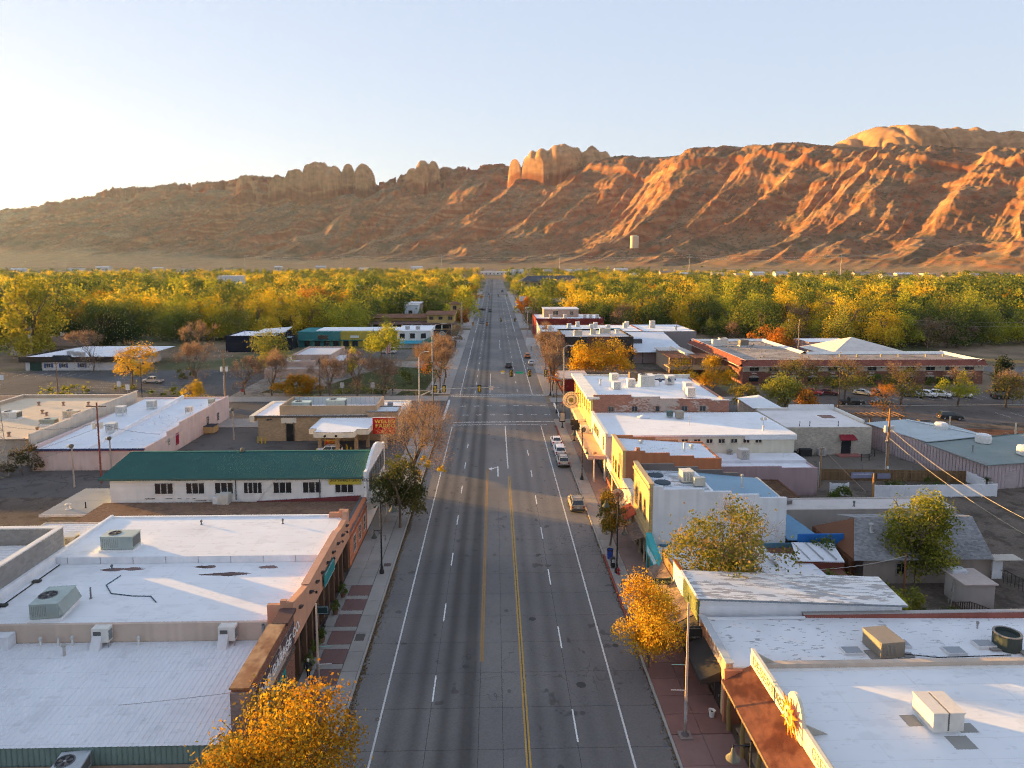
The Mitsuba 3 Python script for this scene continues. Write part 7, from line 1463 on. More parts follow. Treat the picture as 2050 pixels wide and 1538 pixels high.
# ------------------------------------------------------------------ trees that stand by themselves
def T4(d, label, pal, n, leaf, **k):
    x, y, R, H = d
    z0 = k.pop('z0', None); z0 = H * .3 if z0 is None else z0
    return own_tree(label, x, y, R, H, z0, pal, n, leaf, **k)
HOT = [(.62, .36, .03), (.52, .27, .02), (.68, .46, .05), (.40, .20, .02), (.58, .40, .04)]
T4((-12.9, 39.2, 4.7, 8.4), 'big amber street tree filling the near left corner', [(.52, .28, .02), (.42, .20, .02), (.60, .38, .03), (.34, .2, .03), (.24, .19, .04)], 22000, .12, z0=1.6, lumps=34, seed=1, trunk=.2)
T4((12.91, 55.64, 2.96, 7.53), 'bright golden street tree beside the red pavers', HOT, 13000, .1, z0=1.9, lumps=24, seed=2, trunk=.16)
T4((13.85, 80.71, 1.83, 6.76), 'small leaning tree half amber half green by the lamp post', [(.13, .13, .03), (.09, .10, .025), (.36, .22, .03), (.30, .19, .03), (.16, .15, .03)], 6500, .1, z0=2.0, lumps=15, seed=3, trunk=.13, lean=.05)
T4((-12.13, 86.98, 3.62, 8.75), 'dark green full street tree in front of the white sided shop', [(.075, .085, .025), (.10, .10, .03), (.06, .065, .02), (.15, .12, .04)], 9000, .14, z0=2.2, lumps=22, seed=4, trunk=.18)
T4((-11.87, 99.88, 5.38, 11.35), 'nearly bare spreading street tree with a few yellow tufts', 'sere', 5200, .085, z0=3.0, lumps=34, seed=5, trunk=.28, tw=14, depth=4, nl=7, twl=1.7, tr=.02, extra=[(1.7, 2.2, 1500, 'lime', (-2.3, -.6, 4.0)), (1.1, 1.4, 700, 'gold', (1.9, -.5, 4.4)), (.9, 1.6, 600, 'gold', (.6, -.8, 2.4)), (.8, 1.0, 400, 'gold', (4.2, 0, 3.4))])
T4((-49.57, 176.00, 6.15, 5.06), 'round golden bushy tree behind the bank roof', 'amber', 7000, .2, z0=.4, lumps=26, seed=6)
T4((-70.34, 163.00, 3.06, 5.58), 'small golden round tree behind the pink building', [(.45, .32, .04), (.34, .26, .04), (.52, .36, .03)], 3500, .16, z0=.3, lumps=16, seed=7)
T4((-96.95, 187.10, 6.90, 11.18), 'gold leaved tree with a bare crown edge in the car park island', [(.62, .42, .05), (.55, .34, .04), (.4, .26, .06)], 3600, .24, z0=3.4, lumps=20, seed=8, trunk=.26, tw=5, twl=1.3, tr=.02)
T4((-42.05, 205.00, 1.90, 7.83), 'slim bright lime poplar in the plaza', [(.55, .50, .05), (.46, .42, .05), (.62, .55, .06)], 2600, .2, z0=1.0, lumps=14, seed=9)
T4((-38.65, 238.00, 7.46, 11.36), 'broad yellow green tree in front of the yellow shop front', 'lime', 5200, .27, z0=2.2, lumps=22, seed=10, trunk=.25)
T4((23.02, 65.50, 6.04, 10.16), 'spreading green and rust tree rising behind the mottled roof', [(.20, .20, .035), (.14, .155, .03), (.30, .25, .05), (.33, .21, .09), (.25, .23, .04)], 7500, .16, z0=3.6, lumps=34, seed=11, trunk=.24, tw=4, depth=4, twl=.9, nl=7, tr=.011, spread=.8)
T4((44.79, 70.66, 3.54, 9.40), 'tall leafy tree lit yellow at the top beside the grey roofed house', [(.20, .22, .03), (.27, .26, .04), (.15, .17, .03), (.36, .32, .05)], 10000, .15, z0=1.6, lumps=26, seed=12, trunk=.28)
T4((26.0, 196, 6.4, 11.0), 'golden spreading tree right of the crossing, left half of the pair', HOT, 5600, .24, z0=2.6, lumps=22, seed=13, trunk=.28, tw=2)
T4((34.2, 199, 6.6, 10.8), 'golden spreading tree right of the crossing, right half of the pair', HOT, 5600, .24, z0=2.4, lumps=22, seed=14, trunk=.28, tw=2)
T4((56.32, 176.00, 5.16, 9.13), 'gold leaved tree beside the timber deck restaurant', HOT, 3600, .24, z0=2, lumps=18, seed=15, trunk=.22)
T4((49.93, 182.00, 3.66, 7.89), 'thin gold tree under the timber deck', HOT, 1600, .24, z0=1.5, lumps=14, seed=16)
T4((56.33, 152.00, 3.48, 6.42), 'olive gold round tree at the corner of the side street', [(.26, .21, .05), (.19, .17, .04), (.4, .29, .05)], 3600, .19, z0=1.5, lumps=18, seed=17)
T4((64.15, 150.00, 5.21, 8.75), 'dense olive tree left of the orange one by the side street', 'olive', 4200, .22, z0=1.2, lumps=22, seed=18)
T4((66.68, 147.00, 3.38, 6.42), 'orange brown bushy tree by the side street', 'rust', 3000, .19, z0=.6, lumps=16, seed=19)
for i, (d, l, p) in enumerate((((75.93, 172.00, 6.99, 8.75), 'pale half bare tree in front of the hotel, farthest left', 'sere'), ((85.36, 165.95, 7.58, 9.25), 'half bare yellowing tree in front of the hotel windows', 'mixed'), ((95.17, 158.78, 5.04, 9.12), 'thin yellowish flat crowned tree by the white cars', 'mixed'), ((108.45, 158.44, 4.87, 7.94), 'yellow tufted tree right of the white cars', 'lime'), ((118.28, 156.00, 4.81, 7.72), 'thin tree at the right edge before the hotel', 'mixed'))):
    T4(d, l, 'mixed' if p == 'sere' else p, 2400, .2, z0=2.4, lumps=24, seed=20 + i, trunk=.24, tw=12, twl=1.4, tr=.032, twcol='sere')
T4((83.84, 145.84, 3.27, 6.34), 'red brown bare street tree by the timber pergola', 'rust', 700, .12, z0=1.6, lumps=12, seed=26, tw=14, twcol='rust', twl=1.0, tr=.018)
T4((128.59, 171.06, 2.70, 9.58), 'dark conical spruce at the right end of the hotel', [(.035, .05, .03), (.05, .065, .035)], 3200, .22, z0=.6, lumps=16, seed=27)
for i, (x, y, R, H, l) in enumerate(((15.0, 178, 3.2, 9.2, 'bare reddish street tree at the crossing on the right'), (15.2, 190, 3.6, 10.4, 'bare brown street tree second from the crossing on the right'), (15.0, 203, 3.8, 11.5, 'bare grey street tree third from the crossing on the right'), (-14.0, 178, 3.4, 9.5, 'bare brown street tree nearest the crossing on the left'), (-13.8, 188, 3.6, 10.5, 'bare street tree second from the crossing on the left'), (-13.8, 199, 3.6, 10.8, 'bare street tree third from the crossing on the left'), (-18.5, 192, 3.8, 8.8, 'rust tinged tree behind the left street trees'))):
    own_tree(l, x, y, R, H, 2.6, 'rust' if i in (0, 6) else 'sere', 900 if i in (0, 6) else 350, .17, lumps=14, seed=30 + i, trunk=.2, nl=8, tw=20, depth=3, twl=1.7, tr=.04, spread=.45, twcol='sere')
for i, (d, l) in enumerate((((-79.81, 186.65, 6.72, 9.84), 'bare brown spreading tree left of the utility pole'), ((-63.12, 175.99, 4.05, 8.68), 'bare plaza tree right of the utility pole'), ((-55.85, 174.52, 3.72, 9.13), 'pale bare plaza tree, second right of the utility pole'), ((-40.87, 172.25, 4.49, 8.91), 'dense bare plaza tree behind the bank'), ((-34.18, 172.08, 2.77, 10.03), 'bare plaza tree under the lime poplar'), ((-27.26, 170.06, 3.47, 8.44), 'thin forked bare plaza tree beside the lawn'), ((-100.96, 237.46, 6.68, 11.91), 'grey bare tree in front of the navy building'), ((-121.14, 212.16, 4.82, 11.70), 'bare dark tree over the diner roof'))):
    T4(d, l, 'sere', 700, .16, z0=1.4, lumps=14, seed=40 + i, trunk=.22, tw=20, twl=1.5, tr=.04, nl=7)
T4((-67.51, 210.79, 6.34, 12.60), 'olive bushy tree before the teal shop', 'olive', 4200, .27, z0=1.2, lumps=22, seed=50)
T4((0.00, 0.00, 0.00, 34.70) if False else (-18.6, 225, 2.2, 5.5), 'small rust tree beside the cafe patio', 'rust', 900, .2, z0=1, lumps=10, seed=51, tw=6)
T4((156.80, 262.00, 7.26, 12.72), 'tall yellow green oval tree behind the hotel', 'lime', 5200, .34, z0=1.5, lumps=24, seed=52)
T4((99.87, 248.00, 8.18, 9.49), 'orange red tree behind the hotel roof', 'rust', 4200, .3, z0=1.5, lumps=20, seed=53)
T4((173.88, 262.00, 9.73, 10.77), 'half bare brown tree right of the tall oval tree', 'sere', 2200, .26, z0=2, lumps=22, seed=54, tw=8, twl=1.6, tr=.03)
T4((-155.88, 238.00, 8.86, 27.07), 'huge yellow green cottonwood at the left edge', [(.44, .40, .05), (.34, .31, .04), (.52, .42, .05), (.24, .23, .04)], 9000, .42, z0=2, lumps=34, seed=55, trunk=.6)
T4((-145.95, 262.00, 11.86, 13.73), 'broad dark evergreen behind the diner', [(.045, .06, .022), (.06, .075, .026), (.035, .048, .018)], 8000, .36, z0=1, lumps=30, seed=56, trunk=.5)
T4((-88.80, 335.00, 14.16, 19.59), 'large orange cottonwood left of the yellow restaurant', [(.55, .28, .04), (.48, .22, .03), (.42, .22, .05), (.58, .36, .05)], 6500, .55, z0=2, lumps=28, seed=57, trunk=.6)
for i, (x, y, R, H, p, l) in enumerate(((20.5, 268, 3.4, 8.5, 'rust', 'orange brown street tree at the stepped brick front'), (16.8, 330, 3.4, 9, 'sere', 'bare street tree by the dark red building'), (17.5, 386, 4, 12, [(.6, .25, .04), (.52, .2, .03)], 'bright orange tree on the right of the far street'), (17, 430, 3.6, 10, 'rust', 'rust tree farther up on the right of the street'), (-15.5, 345, 3.6, 9, 'rust', 'rust tinged street tree in front of the square tower'), (-15, 268, 3.2, 7.5, 'sere', 'brown street tree beside the cafe'), (-17, 420, 4, 10, 'lime', 'yellow green street tree on the left far up the street'), (28, 398, 5.5, 12, 'lime', 'lime green tree right of the far street'))):
    own_tree(l, x, y, R, H, 2.0, p, 2200 if p != 'sere' else 500, .26, lumps=16, seed=60 + i, trunk=.22, tw=0 if p not in ('sere', 'rust') else 7, twl=1.4, tr=.03)

# shrubs and beds
for i, (x, y, l) in enumerate(((-15.5, 68.6, 'potted shrub by the arcade, farthest of the row'), (-15.5, 65.2, 'potted shrub by the arcade, second farthest'), (-15.6, 60.2, 'light green bush at the arcade steps'), (-15.6, 58.0, 'rounded dark shrub at the arcade, second nearest'), (-15.6, 55.9, 'rounded dark shrub at the arcade, nearest the walking person'))):
    t = shrub('potted_shrub', l, x, y, .5, 1.05, 'green', 900, .06, z=.5, seed=i, lumps=8, cat='shrub', stem=False); obj('pot', LATHE((x, y, .15), [(.22, 0), (.3, .45), (.27, .45), (.001, .4)], 10, (.16, .09, .07)), PAINT, t)
for i, (x, y, r, h, p, l) in enumerate(((-75.5, 110.8, 3.0, 4.6, [(.09, .07, .03), (.13, .09, .04), (.06, .06, .025)], 'dark bushy shrub at the left corner of the pink building'), (49.6, 96.4, 1.6, 1.9, 'green', 'green shrub against the short white fence'), (38.6, 63.4, 1.9, 2.6, 'lime', 'sunlit leafy shrub behind the mottled roof'), (40.6, 64.4, 1.6, 2.4, 'olive', 'leafy shrub right of the sunlit one behind the mottled roof'), (35.3, 66.2, 2.2, 3.4, 'green', 'tall dark shrub left of the house pole'), (36.4, 72.6, 2.3, 4.4, 'green', 'dark green tree like shrub at the gable end of the grey house'), (43.2, 63.0, 2.0, 1.0, 'green', 'low weeds by the deck'), (41.5, 66.5, 2.4, 1.1, 'olive', 'low undergrowth under the tall leafy tree'), (60.5, 101.6, 1.8, .9, 'green', 'low bush along the plank fence'), (67, 102, 1.6, .9, 'green', 'low bush at the right end of the plank fence'), (-82, 176.5, 5, 1.4, 'green', 'dark low hedge bed in the car park, right'), (-110, 176.5, 8, 1.8, 'olive', 'grey green shrub bed in the car park, left'), (-97, 184, 3, 1.2, 'olive', 'low shrubs along the car park island'), (-104.5, 205, 3.2, 4.6, 'gold', 'golden shrub before the diner'), (-88, 200, 3.0, 3.0, 'green', 'green shrub at the right of the diner'), (-28, 178, 3, 1.2, 'green', 'low shrub on the plaza bed'), (-47, 176, 4, 1.1, 'olive', 'spreading shrub on the plaza corner'), (-36, 177, 5, 1.0, 'olive', 'low shrub bed behind the bank'), (-24, 190, 2.2, 4.2, [(.14, .18, .05), (.1, .13, .03)], 'small conical evergreen on the lawn'), (73.5, 181, 3, 1.4, 'green', 'shrub under the left hotel window'), (79, 181.5, 3, 1.2, 'green', 'shrub under the second hotel window'), (92, 181, 4, 3.0, 'green', 'dark shrub mass before the hotel wall'), (103, 181, 4, 3.6, 'green', 'tall dark shrub before the hotel wall, middle'), (118, 181, 4, 3.2, 'green', 'dark shrub before the right hotel wing'), (-62, 150, 3, 4.5, [(.3, .24, .06), (.2, .16, .05)], 'ivy like shrub at the foot of the tall utility pole'))):
    shrub('shrub', l, x, y, r, h, p, int(900 + 260 * r), .07 + .03 * r, seed=20 + i)
t = thing('yucca', 'spiky dark yucca behind the corner of the white fence', 'plant'); m = M(); rg = random.Random(5)
for i in range(70):
    a, e = rg.uniform(0, 6.28), rg.uniform(.1, 1.2); L = rg.uniform(.7, 1.2); c = np.array([72.4, 98.2, 2.0]); d = np.array([math.cos(a) * math.cos(e), math.sin(a) * math.cos(e), math.sin(e) - .3]); s = np.array([-math.sin(a), math.cos(a), 0]) * .06
    m.add([c - s, c + s, c + d * L], [[0, 1, 2]], (.06, .09, .04))
obj('leaves', m, 'm_leaf', t); obj('stem', TUBE([[72.4, 98.2, 0], [72.4, 98.2, 2.1]], [.16, .12], 6, BARK), PAINT, t)
rg = np.random.default_rng(8); n = 5200
yy = rg.uniform(40, 141, n); xx = XL + np.abs(rg.normal(0, .22, n)) * (0.6 + .8 * meshkit.noise(np.stack([yy * .3, yy * 0, yy * 0], -1))) + .02
sx = np.concatenate([xx, XR - np.abs(rg.normal(0, .16, 1500))]); sy = np.concatenate([yy, rg.uniform(40, 141, 1500)]); n = len(sx)
a = rg.uniform(0, 6.28, n); s = rg.uniform(.04, .09, n); p = np.column_stack([sx, sy, np.full(n, .012) + rg.uniform(0, .05, n)])
d1 = np.column_stack([np.cos(a), np.sin(a), rg.uniform(-.4, .4, n)]) * s[:, None]; d2 = np.column_stack([-np.sin(a), np.cos(a), rg.uniform(-.4, .4, n)]) * s[:, None] * .7
V = np.stack([p - d1, p + d2, p + d1, p - d2], 1).reshape(-1, 3); F = np.arange(4 * n).reshape(n, 4); F = np.vstack([F[:, [0, 1, 2]], F[:, [0, 2, 3]]])
lc = np.array([rgbpack(q) for q in ((.14, .09, .05), (.2, .13, .06), (.10, .07, .045), (.27, .17, .06))], float)[rg.integers(0, 4, n)]
scene['fallen_leaves'] = mikit.ply((V, F), 'm_leaf', uv=np.repeat(lc, 4, 0)); tag('fallen_leaves', 'dry brown leaves drifted along the kerbs', 'leaves', kind='stuff')

# ------------------------------------------------------------------ vehicles
def loft_body(prof, W, col, edge=.1):
    """Side outline (y, z) lofted across the width with tucked in flanks."""
    p = np.array(prof, float); c = p.mean(0); n = len(p); m = M(); rings = []
    for s, k in ((-1, .0), (-.86, 1), (.86, 1), (1, .0)):
        q = p.copy()
        if k == 0: q = c + (p - c) * [.965, .84]
        rings.append(np.column_stack([np.full(n, s * W / 2), q]))
    v = np.vstack(rings); f = []
    for r in range(3):
        for i in range(n): j = (i + 1) % n; f.append([r * n + i, (r + 1) * n + i, (r + 1) * n + j, r * n + j])
    m.add(v, f, col)
    tr = trimesh.creation.triangulate_polygon(__import__('shapely').Polygon(p), engine='earcut'); fa = np.array(tr[1])
    for r, flip in ((0, 0), (3, 1)):
        q = rings[r]; vv = np.column_stack([np.full(len(tr[0]), q[0, 0]), c + (np.array(tr[0]) - c) * [.965, .84]]); m.add(vv, fa if not flip else fa[:, ::-1], col)
    return m
KIND = {'suv': dict(L=4.7, W=1.92, body=[(-2.3, .34), (-2.35, .7), (-2.3, 1.08), (1.0, 1.1), (2.1, .98), (2.32, .8), (2.35, .36)], y0=(-2.25, 1.15), y1=(-1.95, .45), z0=1.08, z1=1.70, r=.37),
        'sedan': dict(L=4.75, W=1.82, body=[(-2.35, .32), (-2.38, .62), (-2.3, .98), (-1.5, 1.0), (1.1, .95), (2.2, .8), (2.38, .62), (2.36, .3)], y0=(-1.75, 1.15), y1=(-.95, .3), z0=.97, z1=1.44, r=.33),
        'pickup': dict(L=5.6, W=1.95, body=[(-2.8, .5), (-2.8, 1.08), (-.6, 1.1), (1.5, 1.12), (2.6, 1.05), (2.8, .85), (2.8, .45)], y0=(-.75, 1.55), y1=(-.55, .9), z0=1.1, z1=1.82, r=.42),
        'van': dict(L=5.2, W=2.0, body=[(-2.6, .35), (-2.62, 1.2), (1.4, 1.2), (2.3, 1.0), (2.6, .8), (2.6, .35)], y0=(-2.55, 1.9), y1=(-2.4, 1.0), z0=1.18, z1=2.1, r=.36)}
def car(label, x, y, head, kind, col, group=None, rack=False, cat='car', z=0.0, name=None, dusty=False):
    K = KIND[kind]; t = thing(name or {'suv': 'parked_suv', 'sedan': 'saloon_car', 'pickup': 'pickup_truck', 'van': 'van'}[kind], label, cat, group)
    A = dict(x=x, y=y, z=z, rot=head); W, L = K['W'], K['L']
    at('body', lambda: loft_body(K['body'], W, col), 'm_gloss', t, **A, ck=('cb', kind, col))
    (a0, a1), (b0, b1), z0, z1 = K['y0'], K['y1'], K['z0'], K['z1']; w0, w1 = W / 2 - .07, W / 2 - .24
    P8 = np.array([[-w0, a0, z0], [w0, a0, z0], [w0, a1, z0], [-w0, a1, z0], [-w1, b0, z1], [w1, b0, z1], [w1, b1, z1], [-w1, b1, z1]])
    def cabin():
        m = M(); m.add(P8, [[4, 5, 6, 7], [0, 1, 5, 4], [1, 2, 6, 5], [2, 3, 7, 6], [3, 0, 4, 7]], col)
        c = (P8[4:7:2].mean(0)); m.add(np.array([[-w1 + .08, b0 + .1, z1 + .045], [w1 - .08, b0 + .1, z1 + .045], [w1 - .08, b1 - .15, z1 + .045], [-w1 + .08, b1 - .15, z1 + .045], *P8[4:]]), [[0, 1, 2, 3], [4, 5, 1, 0], [5, 6, 2, 1], [6, 7, 3, 2], [7, 4, 0, 3]], col); return m
    at('cabin', cabin, 'm_gloss', t, **A, ck=('cc', kind, col))
    def pane(i, j, k, l, u0=.07, u1=.93, v0=.1, v1=.9):
        a, b, c, d = P8[i], P8[j], P8[k], P8[l]; f = lambda u, v: (a * (1 - u) + b * u) * (1 - v) + (d * (1 - u) + c * u) * v
        nn = np.cross(b - a, d - a); nn /= np.linalg.norm(nn); q = [f(u0, v0) + nn * .012, f(u1, v0) + nn * .012, f(u1, v1) + nn * .012, f(u0, v1) + nn * .012]; return M().quad(*q, (.02, .02, .02))
    for nm, fn in (('rear_window', lambda: pane(0, 1, 5, 4)), ('windscreen', lambda: pane(2, 3, 7, 6))): at(nm, fn, 'm_glass', t, **A, ck=(nm, kind))
    for i, (q, u) in enumerate((((1, 2, 6, 5), (.06, .46)), ((1, 2, 6, 5), (.5, .93)), ((3, 0, 4, 7), (.07, .5)), ((3, 0, 4, 7), (.54, .94)))): at('side_window', lambda: pane(*q, u0=u[0], u1=u[1]), 'm_glass', t, **A, ck=('sw', kind, i))
    r = K['r']
    for i, (sx_, sy_) in enumerate(((-1, -1), (1, -1), (-1, 1), (1, 1))):
        c, s = math.cos(head), math.sin(head); lx, ly = sx_ * (W / 2 - .1), sy_ * L * .31; wx, wy = x + lx * c - ly * s, y + lx * s + ly * c
        k = at('wheel', lambda: LATHE((0, 0, 0), [(r * .6, -.12), (r, -.1), (r, .1), (r * .6, .12)], 14, (.02, .02, .02), axis=(1, 0, 0)), PAINT, t, wx, wy, z + r, head, ck=('wh', kind)); at('rim', lambda: LATHE((0, 0, 0), [(.001, -.125), (r * .58, -.115), (r * .62, .0), (r * .58, .115), (.001, .125)], 10, (.4, .4, .4), axis=(1, 0, 0)), 'm_metal', k, wx, wy, z + r, head, ck=('ri', kind))
    yb, yf = K['body'][1][0], K['body'][-2][0]
    for s in (-1, 1):
        at('tail_light', lambda: BOX(s * W * .4 - .12, s * W * .4 + .12, yb - .03, yb + .1, .74, .98, (.33, .015, .012)), 'm_gloss', t, **A, ck=('tl', kind, s)); at('headlight', lambda: BOX(s * W * .36 - .16, s * W * .36 + .16, yf - .1, yf + .03, .66, .84, (.7, .7, .68)), 'm_gloss', t, **A, ck=('hl', kind, s))
    at('bumper', lambda: BOX(-W * .46, W * .46, yb - .07, yb + .1, .36, .58, (.06, .06, .06) if kind != 'sedan' else tuple(q * .8 for q in col)).box(-W * .46, W * .46, yf - .1, yf + .07, .34, .56, (.06, .06, .06)), PAINT, t, **A, ck=('bm', kind, col)); at('number_plate', lambda: BOX(-.16, .16, yb - .045, yb + .02, .68, .84, (.5, .5, .48)), PAINT, t, **A, ck=('np', kind))
    if rack: at('roof_rack', lambda: BOX(-w1 + .02, -w1 + .07, b0 + .1, b1, z1 + .05, z1 + .12, DARK).box(w1 - .07, w1 - .02, b0 + .1, b1, z1 + .05, z1 + .12, DARK).box(-w1, w1, b0 + .4, b0 + .46, z1 + .1, z1 + .14, DARK).box(-w1, w1, b1 - .5, b1 - .44, z1 + .1, z1 + .14, DARK), PAINT, t, **A)
    if kind == 'pickup': at('bed', lambda: BOX(-W * .42, W * .42, -2.7, -.85, 1.09, 1.115, (.03, .03, .03)), PAINT, t, **A)
    if kind in ('suv', 'sedan'):
        for s in (-1, 1): at('mirror', lambda: BOX(s * (W / 2 + .02), s * (W / 2 + .2), .72, .84, 1.0, 1.16, col) if s > 0 else BOX(-(W / 2 + .2), -(W / 2 + .02), .72, .84, 1.0, 1.16, col), 'm_gloss', t, **A, ck=('mi', kind, col, s))
    return t
CW, CS, CT = (.70, .70, .70), (.38, .36, .33), (.30, .25, .19)
car('white saloon parked at the kerb, farthest of the row of three', 11.5, 127.2, 0, 'sedan', CW); car('white hatchback parked at the kerb, middle of the row of three', 11.5, 120.6, 0, 'suv', (.69, .69, .7)); car('silver estate parked at the kerb, nearest of the row of three', 11.45, 114.4, 0, 'suv', CS, rack=True)
car('dusty tan four wheel drive parked alone at the right kerb', 11.35, 94.0, 0, 'suv', CT, rack=True)
car('black four wheel drive driving away just past the crossing', 4.5, 218, 0, 'suv', (.012, .013, .015), name='moving_suv'); car('orange car parked at the right beyond the crossing', 11.4, 239, 0, 'suv', (.5, .16, .03)); car('silver car parked at the right by the bare trees', 12.0, 224, 0, 'sedan', (.45, .45, .45))
car('dark car coming towards the camera in the left lane', -6.2, 364, math.pi, 'sedan', (.03, .03, .04)); car('black car driving far up the middle lanes', -2.6, 444, math.pi, 'suv', (.03, .035, .05), name='moving_suv'); car('dark pickup turning at the left far up the street', -8.4, 452, 2.2, 'pickup', (.03, .03, .03))
car('dark car at the very end of the street', -5, 640, math.pi, 'sedan', (.04, .04, .05)); car('white delivery van at the top of the street', -16, 700, 0.4, 'van', (.7, .7, .7)); car('dark lorry like van near the end of the street', 8, 690, 0, 'van', (.08, .08, .08)); car('white car parked at the left beyond the yellow restaurant', -14, 480, 0, 'sedan', (.6, .6, .6))
car('white pickup with a dark canopy in the west car park', -94.2, 193.0, 1.45, 'pickup', (.62, .58, .52)); car('white van parked behind the plaza trees', -38, 251, 1.5, 'van', (.66, .67, .7)); car('white van in the yard under the white sloping roof', 55.5, 219, .5, 'van', (.62, .62, .64)); car('pale blue white estate behind the deck restaurant', 63, 236, 1.4, 'suv', (.5, .54, .6))
for i, (x, c, l) in enumerate(((104.2, (.16, .2, .2), 'teal grey car in the hotel car park left of the white ones'), (107.6, (.72, .72, .72), 'white car in the hotel car park, left of the three'), (111.0, (.72, .72, .73), 'white car in the hotel car park, middle of the three'), (116.2, (.7, .7, .7), 'white car in the hotel car park, right of the three'))): car(l, x, 168.8 - .1 * i, -2.35, 'suv', c)
car('black open four wheel drive at the right of the hotel car park', 124.5, 166, -1.5, 'suv', (.015, .015, .015)); car('black four wheel drive crossing the lot by the planting bed', 97.6, 144.6, -1.75, 'suv', (.02, .025, .03)); car('bright red car at the left of the hotel car park', 80.6, 172.5, -2.2, 'sedan', (.5, .03, .03)); car('dark red car next to the bright red one', 84.5, 172.2, -2.2, 'sedan', (.15, .02, .03)); car('grey white car behind the half bare tree', 93, 171.5, -2.3, 'sedan', (.4, .42, .42)); car('dark green car right of the grey white one', 96.5, 171.2, -2.3, 'sedan', (.05, .09, .08)); car('black pickup under the hotel street trees', 84, 159.8, -1.57, 'pickup', (.012, .014, .013)); car('dark green car beside the black pickup', 91, 159.6, -1.57, 'sedan', (.05, .08, .06))
car('white car nosing out of the bank drive through', -29.2, 121.0, 1.57, 'suv', (.66, .66, .67))

# ------------------------------------------------------------------ people
import manifold3d as m3
def person(label, x, y, head, hair, shirt, trousers, skin=(.42, .26, .18), stride=.32, h=1.74):
    """One continuous smoothed body built over joints; facing +y before turning."""
    s = h / 1.74; J = dict(hip=(0, 0, .93), chest=(0, .02, 1.3), neck=(0, .03, 1.48), head=(0, .05, 1.62), shl=(-.2, .02, 1.42), shr=(.2, .02, 1.42), ell=(-.27, -.1, 1.16), elr=(.27, .08, 1.16), wrl=(-.27, -.02, .92), wrr=(.27, .26, .98), hal=(-.27, .02, .83), har=(.26, .33, .93),
        hl=(-.1, 0, .9), hr=(.1, 0, .9), kl=(-.1, stride * .55, .5), kr=(.1, -.02, .5), al=(-.1, stride * .8, .09), ar=(.1, -stride, .14), tl=(-.11, stride * .8 + .18, .04), tr=(.11, -stride + .16, .05))
    def sph(p, r): return m3.Manifold.sphere(r, 14).translate([float(q) * s for q in p])
    B = [('hip', .14, 'chest', .16), ('chest', .15, 'neck', .07), ('neck', .06, 'head', .09), ('chest', .14, 'shl', .075), ('chest', .14, 'shr', .075), ('shl', .07, 'ell', .05), ('shr', .07, 'elr', .05), ('ell', .05, 'wrl', .035), ('elr', .05, 'wrr', .035), ('wrl', .035, 'hal', .035), ('wrr', .035, 'har', .035), ('hip', .14, 'hl', .11), ('hip', .14, 'hr', .11), ('hl', .105, 'kl', .07), ('hr', .105, 'kr', .07), ('kl', .07, 'al', .05), ('kr', .07, 'ar', .05), ('al', .05, 'tl', .04), ('ar', .05, 'tr', .04)]
    parts = [m3.Manifold.batch_hull([sph(J[a], ra * s), sph(J[b], rb * s)]) for a, ra, b, rb in B]
    parts.append(sph((0, .06, 1.63), .105 * s)); parts.append(sph((0, .16, 1.61), .02 * s)); parts += [sph((q, .05, 1.62), .025 * s) for q in (-.1, .1)]
    for hand, side in ((J['hal'], -1), (J['har'], 1)):
        for i in range(4): parts.append(m3.Manifold.batch_hull([sph((hand[0] - .02 + .015 * i * side, hand[1] + .01, hand[2]), .01), sph((hand[0] - .02 + .015 * i * side, hand[1] + .04, hand[2] - .07 - .01 * (i == 1)), .009)]))
        parts.append(m3.Manifold.batch_hull([sph((hand[0] - .03 * side, hand[1] + .02, hand[2] + .02), .011), sph((hand[0] - .045 * side, hand[1] + .05, hand[2] - .02), .009)]))
    b = m3.Manifold.batch_boolean(parts, m3.OpType.Add).refine_to_length(.04); mm = b.to_mesh(); tm = trimesh.Trimesh(mm.vert_properties[:, :3], mm.tri_verts, process=True); trimesh.smoothing.filter_taubin(tm, iterations=6)
    v = np.array(tm.vertices) / s; cols = np.tile(np.array(rgbpack(shirt), float), (len(v), 1)); cols[v[:, 2] < .95] = rgbpack(trousers); cols[v[:, 2] < .1] = rgbpack((.03, .025, .02)); cols[v[:, 2] > 1.5] = rgbpack(skin)
    for q in ('wrl', 'wrr'): d = np.linalg.norm(v - np.array(J['hal' if q == 'wrl' else 'har']), axis=1) < .13; cols[d] = rgbpack(skin)
    t = thing('person', label, 'person'); to = T().translate([x, y, .15]).rotate([0, 0, 1], math.degrees(head)); k = key_for('body', t); scene[k] = {**mikit.ply((np.array(tm.vertices), np.array(tm.faces)), PAINT, smooth=True, uv=cols), 'to_world': to}
    hm = m3.Manifold.batch_hull([sph((0, .03, 1.665), .112 * s), sph((0, -.01, 1.6), .09 * s)]) - m3.Manifold.cube([.5, .3, .5], True).translate([0, .27 * s, 1.5 * s]); q = hm.refine_to_length(.04).to_mesh(); k = key_for('hair', t); scene[k] = {**ply_of(M().add(q.vert_properties[:, :3], q.tri_verts, hair), PAINT), 'to_world': to}
    e = M(); [e.box(a - .014, a + .014, .155, .166, 1.635, 1.65, (.03, .02, .02)) for a in (-.038, .038)]; e.box(-.03, .03, .15, .163, 1.565, 1.575, (.25, .1, .08)); k = key_for('face', t); scene[k] = {**ply_of(e, PAINT), 'to_world': T().translate([x, y, .15]).rotate([0, 0, 1], math.degrees(head)).scale(s)}
    return t
